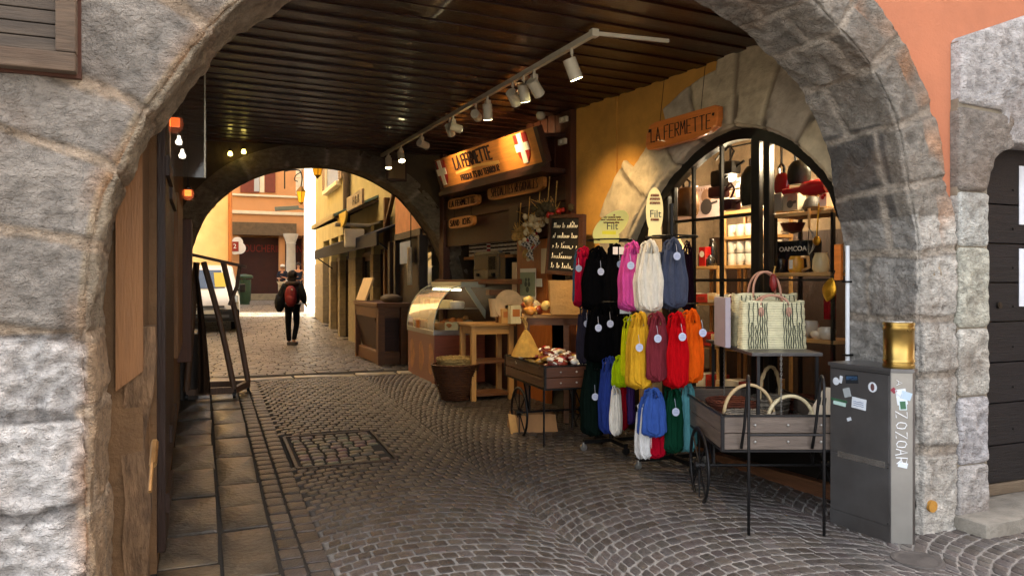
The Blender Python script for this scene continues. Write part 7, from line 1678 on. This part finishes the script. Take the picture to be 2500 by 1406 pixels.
def person(label, loc, rz, s, J, garments, hair, cap=None, shoes='#9a8f84', extra=None, walking=.12):
    """figure faces local -y; J overrides joints"""
    t = thing('person', label, 'person', loc, rz); t.scale = (s, s, s)
    j = dict(pel=(0, 0, .95, .125, .10), wai=(0, 0, 1.10, .115, .085), che=(0, .0, 1.30, .145, .10), nek=(0, 0, 1.47, .05), hd0=(0, -.01, 1.55, .055, .06), hd1=(0, -.012, 1.64, .075, .092), hd2=(0, -.0, 1.70, .062, .08),
             lhp=(-.09, 0, .90, .085), lkn=(-.095, -.02, .50, .055), lan=(-.09, .03, .09, .038), lto=(-.1, -.13, .03, .035, .025),
             rhp=(.09, 0, .90, .085), rkn=(.095, -.05, .50, .055), ran=(.09, -.03, .09, .038), rto=(.1, -.19, .03, .035, .025),
             lsh=(-.17, 0, 1.41, .055), lel=(-.24, .02, 1.14, .040), lwr=(-.25, -.06, .90, .026), lha=(-.25, -.08, .83, .03, .018),
             rsh=(.17, 0, 1.41, .055), rel=(.24, .02, 1.14, .040), rwr=(.25, -.06, .90, .026), rha=(.25, -.08, .83, .03, .018))
    j.update(J)
    E = chain('pel', 'wai', 'che', 'nek', 'hd0', 'hd1', 'hd2') + chain('pel', 'lhp', 'lkn', 'lan', 'lto') + chain('pel', 'rhp', 'rkn', 'ran', 'rto') + chain('che', 'lsh', 'lel', 'lwr', 'lha') + chain('che', 'rsh', 'rel', 'rwr', 'rha')
    pts = dict(j)
    for s_, h in ((-1, 'lha'), (1, 'rha')):
        hx0, hy0, hz0 = j[h][:3]; wx, wy, wz = j[h[0] + 'wr'][:3]; d = (Vector((hx0, hy0, hz0)) - Vector((wx, wy, wz))).normalized(); sd = d.cross(Vector((0, 0, 1)));
        sd = (sd if sd.length > .2 else Vector((0, 1, 0))).normalized(); up = sd.cross(d)
        side = Vector((0, 1, 0)) if abs(d.z) > .6 else sd
        for f in range(4):
            b0 = Vector((hx0, hy0, hz0)) + side * (.011 * (f - 1.5) * 1.9) + d * .015; L_ = (.06, .072, .07, .055)[f]; k1, k2 = h + 'f%da' % f, h + 'f%db' % f
            pts[k1] = (*(b0 + d * L_ * .5), .009); pts[k2] = (*(b0 + d * L_ * .95 + Vector((-s_ * .012, 0, 0))), .007); E += [(h, k1), (k1, k2)]
        th = Vector((hx0, hy0, hz0)) - d * .02 - side * .035; pts[h + 'ta'] = (*th, .010); pts[h + 'tb'] = (*(th + d * .035 - side * .008), .008); E += [(h, h + 'ta'), (h + 'ta', h + 'tb')]
    skin('body', pts, E, SKN, t)
    h1 = Vector(j['hd1'][:3])
    mb = MB(); fy = -1
    mb.blob(h1 + Vector((0, -.105, -.012)), (.024, .03, .04), sub=2, amp=0); [mb.blob(h1 + Vector((x * .078, .0, -.005)), (.02, .035, .055), sub=2, amp=0) for x in (-1, 1)]; mb.build('nose_and_ears', SKN, t, smooth=True)
    mb = MB(); [mb.blob(h1 + Vector((x * .03, -.092, .012)), (.022, .012, .012), sub=2, amp=0) for x in (-1, 1)]; mb.build('eyes', paint('#2c211c', .3), t, smooth=True); mb = MB(); mb.blob(h1 + Vector((0, -.09, -.052)), (.045, .016, .014), sub=2, amp=0); mb.build('mouth', paint('#8d4a40', .5), t, smooth=True)
    for (nm_, keys, edges, grow, hcol) in garments:
        gp_ = {}
        for k in keys:
            q = j[k]; gx = grow if not isinstance(grow, dict) else grow.get(k, grow['*']); gp_[k] = (q[0], q[1], q[2], q[3] + gx, (q[4] if len(q) > 4 else q[3]) + gx)
        skin(nm_, gp_, edges, hcol, t)
    hair(t, h1, j)
    for h in ('l', 'r'):
        a, to = Vector(j[h + 'an'][:3]), Vector(j[h + 'to'][:3]); dd = (to - a); dd.z = 0; an = math.atan2(dd.y, dd.x); mb = MB(); m4 = Matrix.Translation((a + to) / 2 - Vector((0, 0, (a.z + to.z) / 2 - .045 - min(a.z - .09, 0)))) @ Matrix.Rotation(an, 4, 'Z'); mb.box(None, (.27, .10, .085), M4=m4, bev=.03); mb.build('shoe', paint(shoes, .6), t, smooth='a')
    if extra: extra(t, j)
    return t
LEG = lambda p: chain('pel', 'lhp', 'lkn', 'lan') + chain('pel', 'rhp', 'rkn', 'ran')
def hair_short(col):
    def f(t, h, j):
        mb = MB(); mb.blob(h + Vector((0, .022, .035)), (.19, .215, .19), sub=3, amp=.08, fr=4); mb.build('hair', M('hair_' + col[1:], col, rough=.7, var=.3, bump=.6, bs=120), t, smooth=True)
    return f
# walker with red backpack, seen from behind
pw = G(714, 843); BLKC = M('black_jacket', '#131212', rough=.85, var=.25, ns=9, bump=.5, bs=30); JN = cloth('#15161a')
def hair_long(t, h, j):
    mb = MB(); mb.blob(h + Vector((0, .035, .03)), (.215, .23, .25), sub=3, amp=.18, fr=5, seed=2); mb.blob(h + Vector((.0, .07, -.07)), (.21, .13, .20), sub=3, amp=.3, fr=5, seed=4); mb.build('hair', M('dark_brown_hair', '#241812', rough=.6, var=.4, bump=.8, bs=140), t, smooth=True)
def packs(t, j):
    mb = MB(); mb.blob((-.02, .20, 1.17), (.30, .22, .52), sub=3, amp=.05); m4 = mb.bm
    for v in mb.bm.verts: v.co.x = max(-.145, min(.115, v.co.x)); v.co.z = max(.93, min(1.42, v.co.z))
    bp_ = mb.build('backpack', M('backpack_red', '#7c1c22', rough=.6, var=.3, ns=7, bump=.4), t, smooth='a'); mb = MB(); mb.blob((-.02, .31, 1.08), (.20, .06, .22), sub=3, amp=.02); mb.build('front_pocket', M('backpack_red'), bp_, smooth=True); mb = MB(); mb.blob((-.08, .315, 1.33), (.05, .01, .05), sub=2, amp=0); mb.build('badge', paint('#b8a8a0', .5), bp_, smooth=True)
    mb = MB(); [mb.tube(catm3([(x, .12, 1.42), (x, .02, 1.51), (x, -.10, 1.42), (x * 1.1, -.12, 1.2), (x, .06, 1.0)]), .018, n=7, sq=.5) for x in (-.12, .10)]; mb.build('shoulder_straps', BLKC, bp_)
    mb = MB(); mb.blob((.30, .0, 1.02), (.24, .34, .46), sub=3, amp=.15, fr=3); mb.build('shoulder_bag', BLKC, t, smooth=True)
    mb = MB(); mb.blob((-.01, .05, 1.475), (.36, .26, .13), sub=3, amp=.15); mb.build('scarf', cloth('#4a403c'), t, smooth=True)
    mb = MB(); mb.tube([(-.30, -.10, .97), (-.38, -.12, .99)], .006, n=5); mb.b2(-.37, -.32, -.14, -.12, .96, .99); mb.build('held_papers', paint('#c9b896', .6), t)
person('person in black jacket with red backpack walking away down the street', (pw.x, pw.y, pw.z), R(180 + YAW), .94,
       dict(lsh=(-.19, .0, 1.40, .06), rsh=(.19, 0, 1.40, .06), lel=(-.27, .04, 1.16, .045), rel=(.27, .04, 1.16, .045), lwr=(-.27, -.1, 1.0, .028), rwr=(.29, -.08, .98, .028), lha=(-.285, -.13, .96, .03, .018), rha=(.29, -.13, .95, .03, .018), lkn=(-.085, -.06, .50, .055), lan=(-.045, .06, .12, .04), lto=(-.05, -.08, .04, .035, .025), rkn=(.1, .0, .5, .055), ran=(.085, -.02, .09, .04), rto=(.1, -.17, .03, .035, .025)),
       [('jacket', ['pel', 'wai', 'che', 'lsh', 'lel', 'lwr', 'rsh', 'rel', 'rwr'], chain('pel', 'wai', 'che') + chain('che', 'lsh', 'lel', 'lwr') + chain('che', 'rsh', 'rel', 'rwr'), {'*': .045, 'pel': .05, 'wai': .07, 'lwr': .022, 'rwr': .022, 'lel': .05, 'rel': .05}, BLKC),
        ('trousers', ['pel', 'lhp', 'lkn', 'lan', 'rhp', 'rkn', 'ran'], LEG(0), .018, JN)], hair_long, shoes='#5f5750', extra=packs)
# man in navy polo and woman with white cap by the column
TN = cloth('#2c3140'); BG = cloth('#b5a890')
fx = P(727, 737, 32.5); z_ = gz(fx.y)
person('man in navy short sleeved shirt with arms akimbo beside the stone column', (fx.x + .02, fx.y, z_), R(YAW + 15), .99,
       dict(rel=(.30, .06, 1.18, .042), rwr=(.20, -.06, 1.03, .03), rha=(.15, -.08, 1.0, .03, .018), lel=(-.27, -.06, 1.16, .042), lwr=(-.12, -.2, 1.1, .03), lha=(-.06, -.22, 1.12, .03, .018)),
       [('shirt', ['pel', 'wai', 'che', 'lsh', 'rsh'], chain('pel', 'wai', 'che') + chain('che', 'lsh') + chain('che', 'rsh'), .028, TN), ('trousers', ['pel', 'lhp', 'lkn', 'lan', 'rhp', 'rkn', 'ran'], LEG(0), .02, cloth('#3a3c46'))], hair_short('#3a2a1e'))
fx = P(690, 738, 32.2); z_ = gz(fx.y)
def hair_cap(t, h, j):
    mb = MB(); mb.blob(h + Vector((0, .03, -.01)), (.20, .2, .22), sub=3, amp=.1); mb.build('hair', M('blond_hair', '#8a6a44', rough=.6, var=.3), t, smooth=True); mb = MB(); mb.blob(h + Vector((0, .0, .065)), (.215, .23, .15), sub=3, amp=.02); mb.blob(h + Vector((0, -.12, .035)), (.16, .14, .02), sub=3, amp=0); mb.build('cap', paint('#e8e2d4', .8), t, smooth=True)
person('woman with white cap and dark top holding something pale by the shutters', (fx.x, fx.y, z_), R(YAW - 5), .93,
       dict(lel=(-.22, -.06, 1.14, .036), lwr=(-.08, -.22, 1.12, .026), lha=(-.0, -.25, 1.13, .028, .018), rel=(.22, -.05, 1.14, .036), rwr=(.14, -.24, 1.18, .026), rha=(.1, -.28, 1.2, .028, .018)),
       [('top', ['pel', 'wai', 'che', 'lsh', 'rsh', 'lel', 'rel'], chain('pel', 'wai', 'che') + chain('che', 'lsh', 'lel') + chain('che', 'rsh', 'rel'), .025, TN), ('skirt', ['pel', 'lhp', 'lkn', 'rhp', 'rkn'], chain('pel', 'lhp', 'lkn') + chain('pel', 'rhp', 'rkn'), .05, BG)], hair_cap)
fx = P(750, 737, 31.5)
person('person in pale blue top half hidden behind the sunny house corner', (fx.x, fx.y - .6, gz(fx.y)), R(YAW + 60), .92, {},
       [('top', ['pel', 'wai', 'che', 'lsh', 'rsh', 'lel', 'rel'], chain('pel', 'wai', 'che') + chain('che', 'lsh', 'lel') + chain('che', 'rsh', 'rel'), .025, cloth('#a9b4c4')), ('trousers', ['pel', 'lhp', 'lkn', 'lan', 'rhp', 'rkn', 'ran'], LEG(0), .02, cloth('#4a5a3c'))], hair_short('#5a4634'))
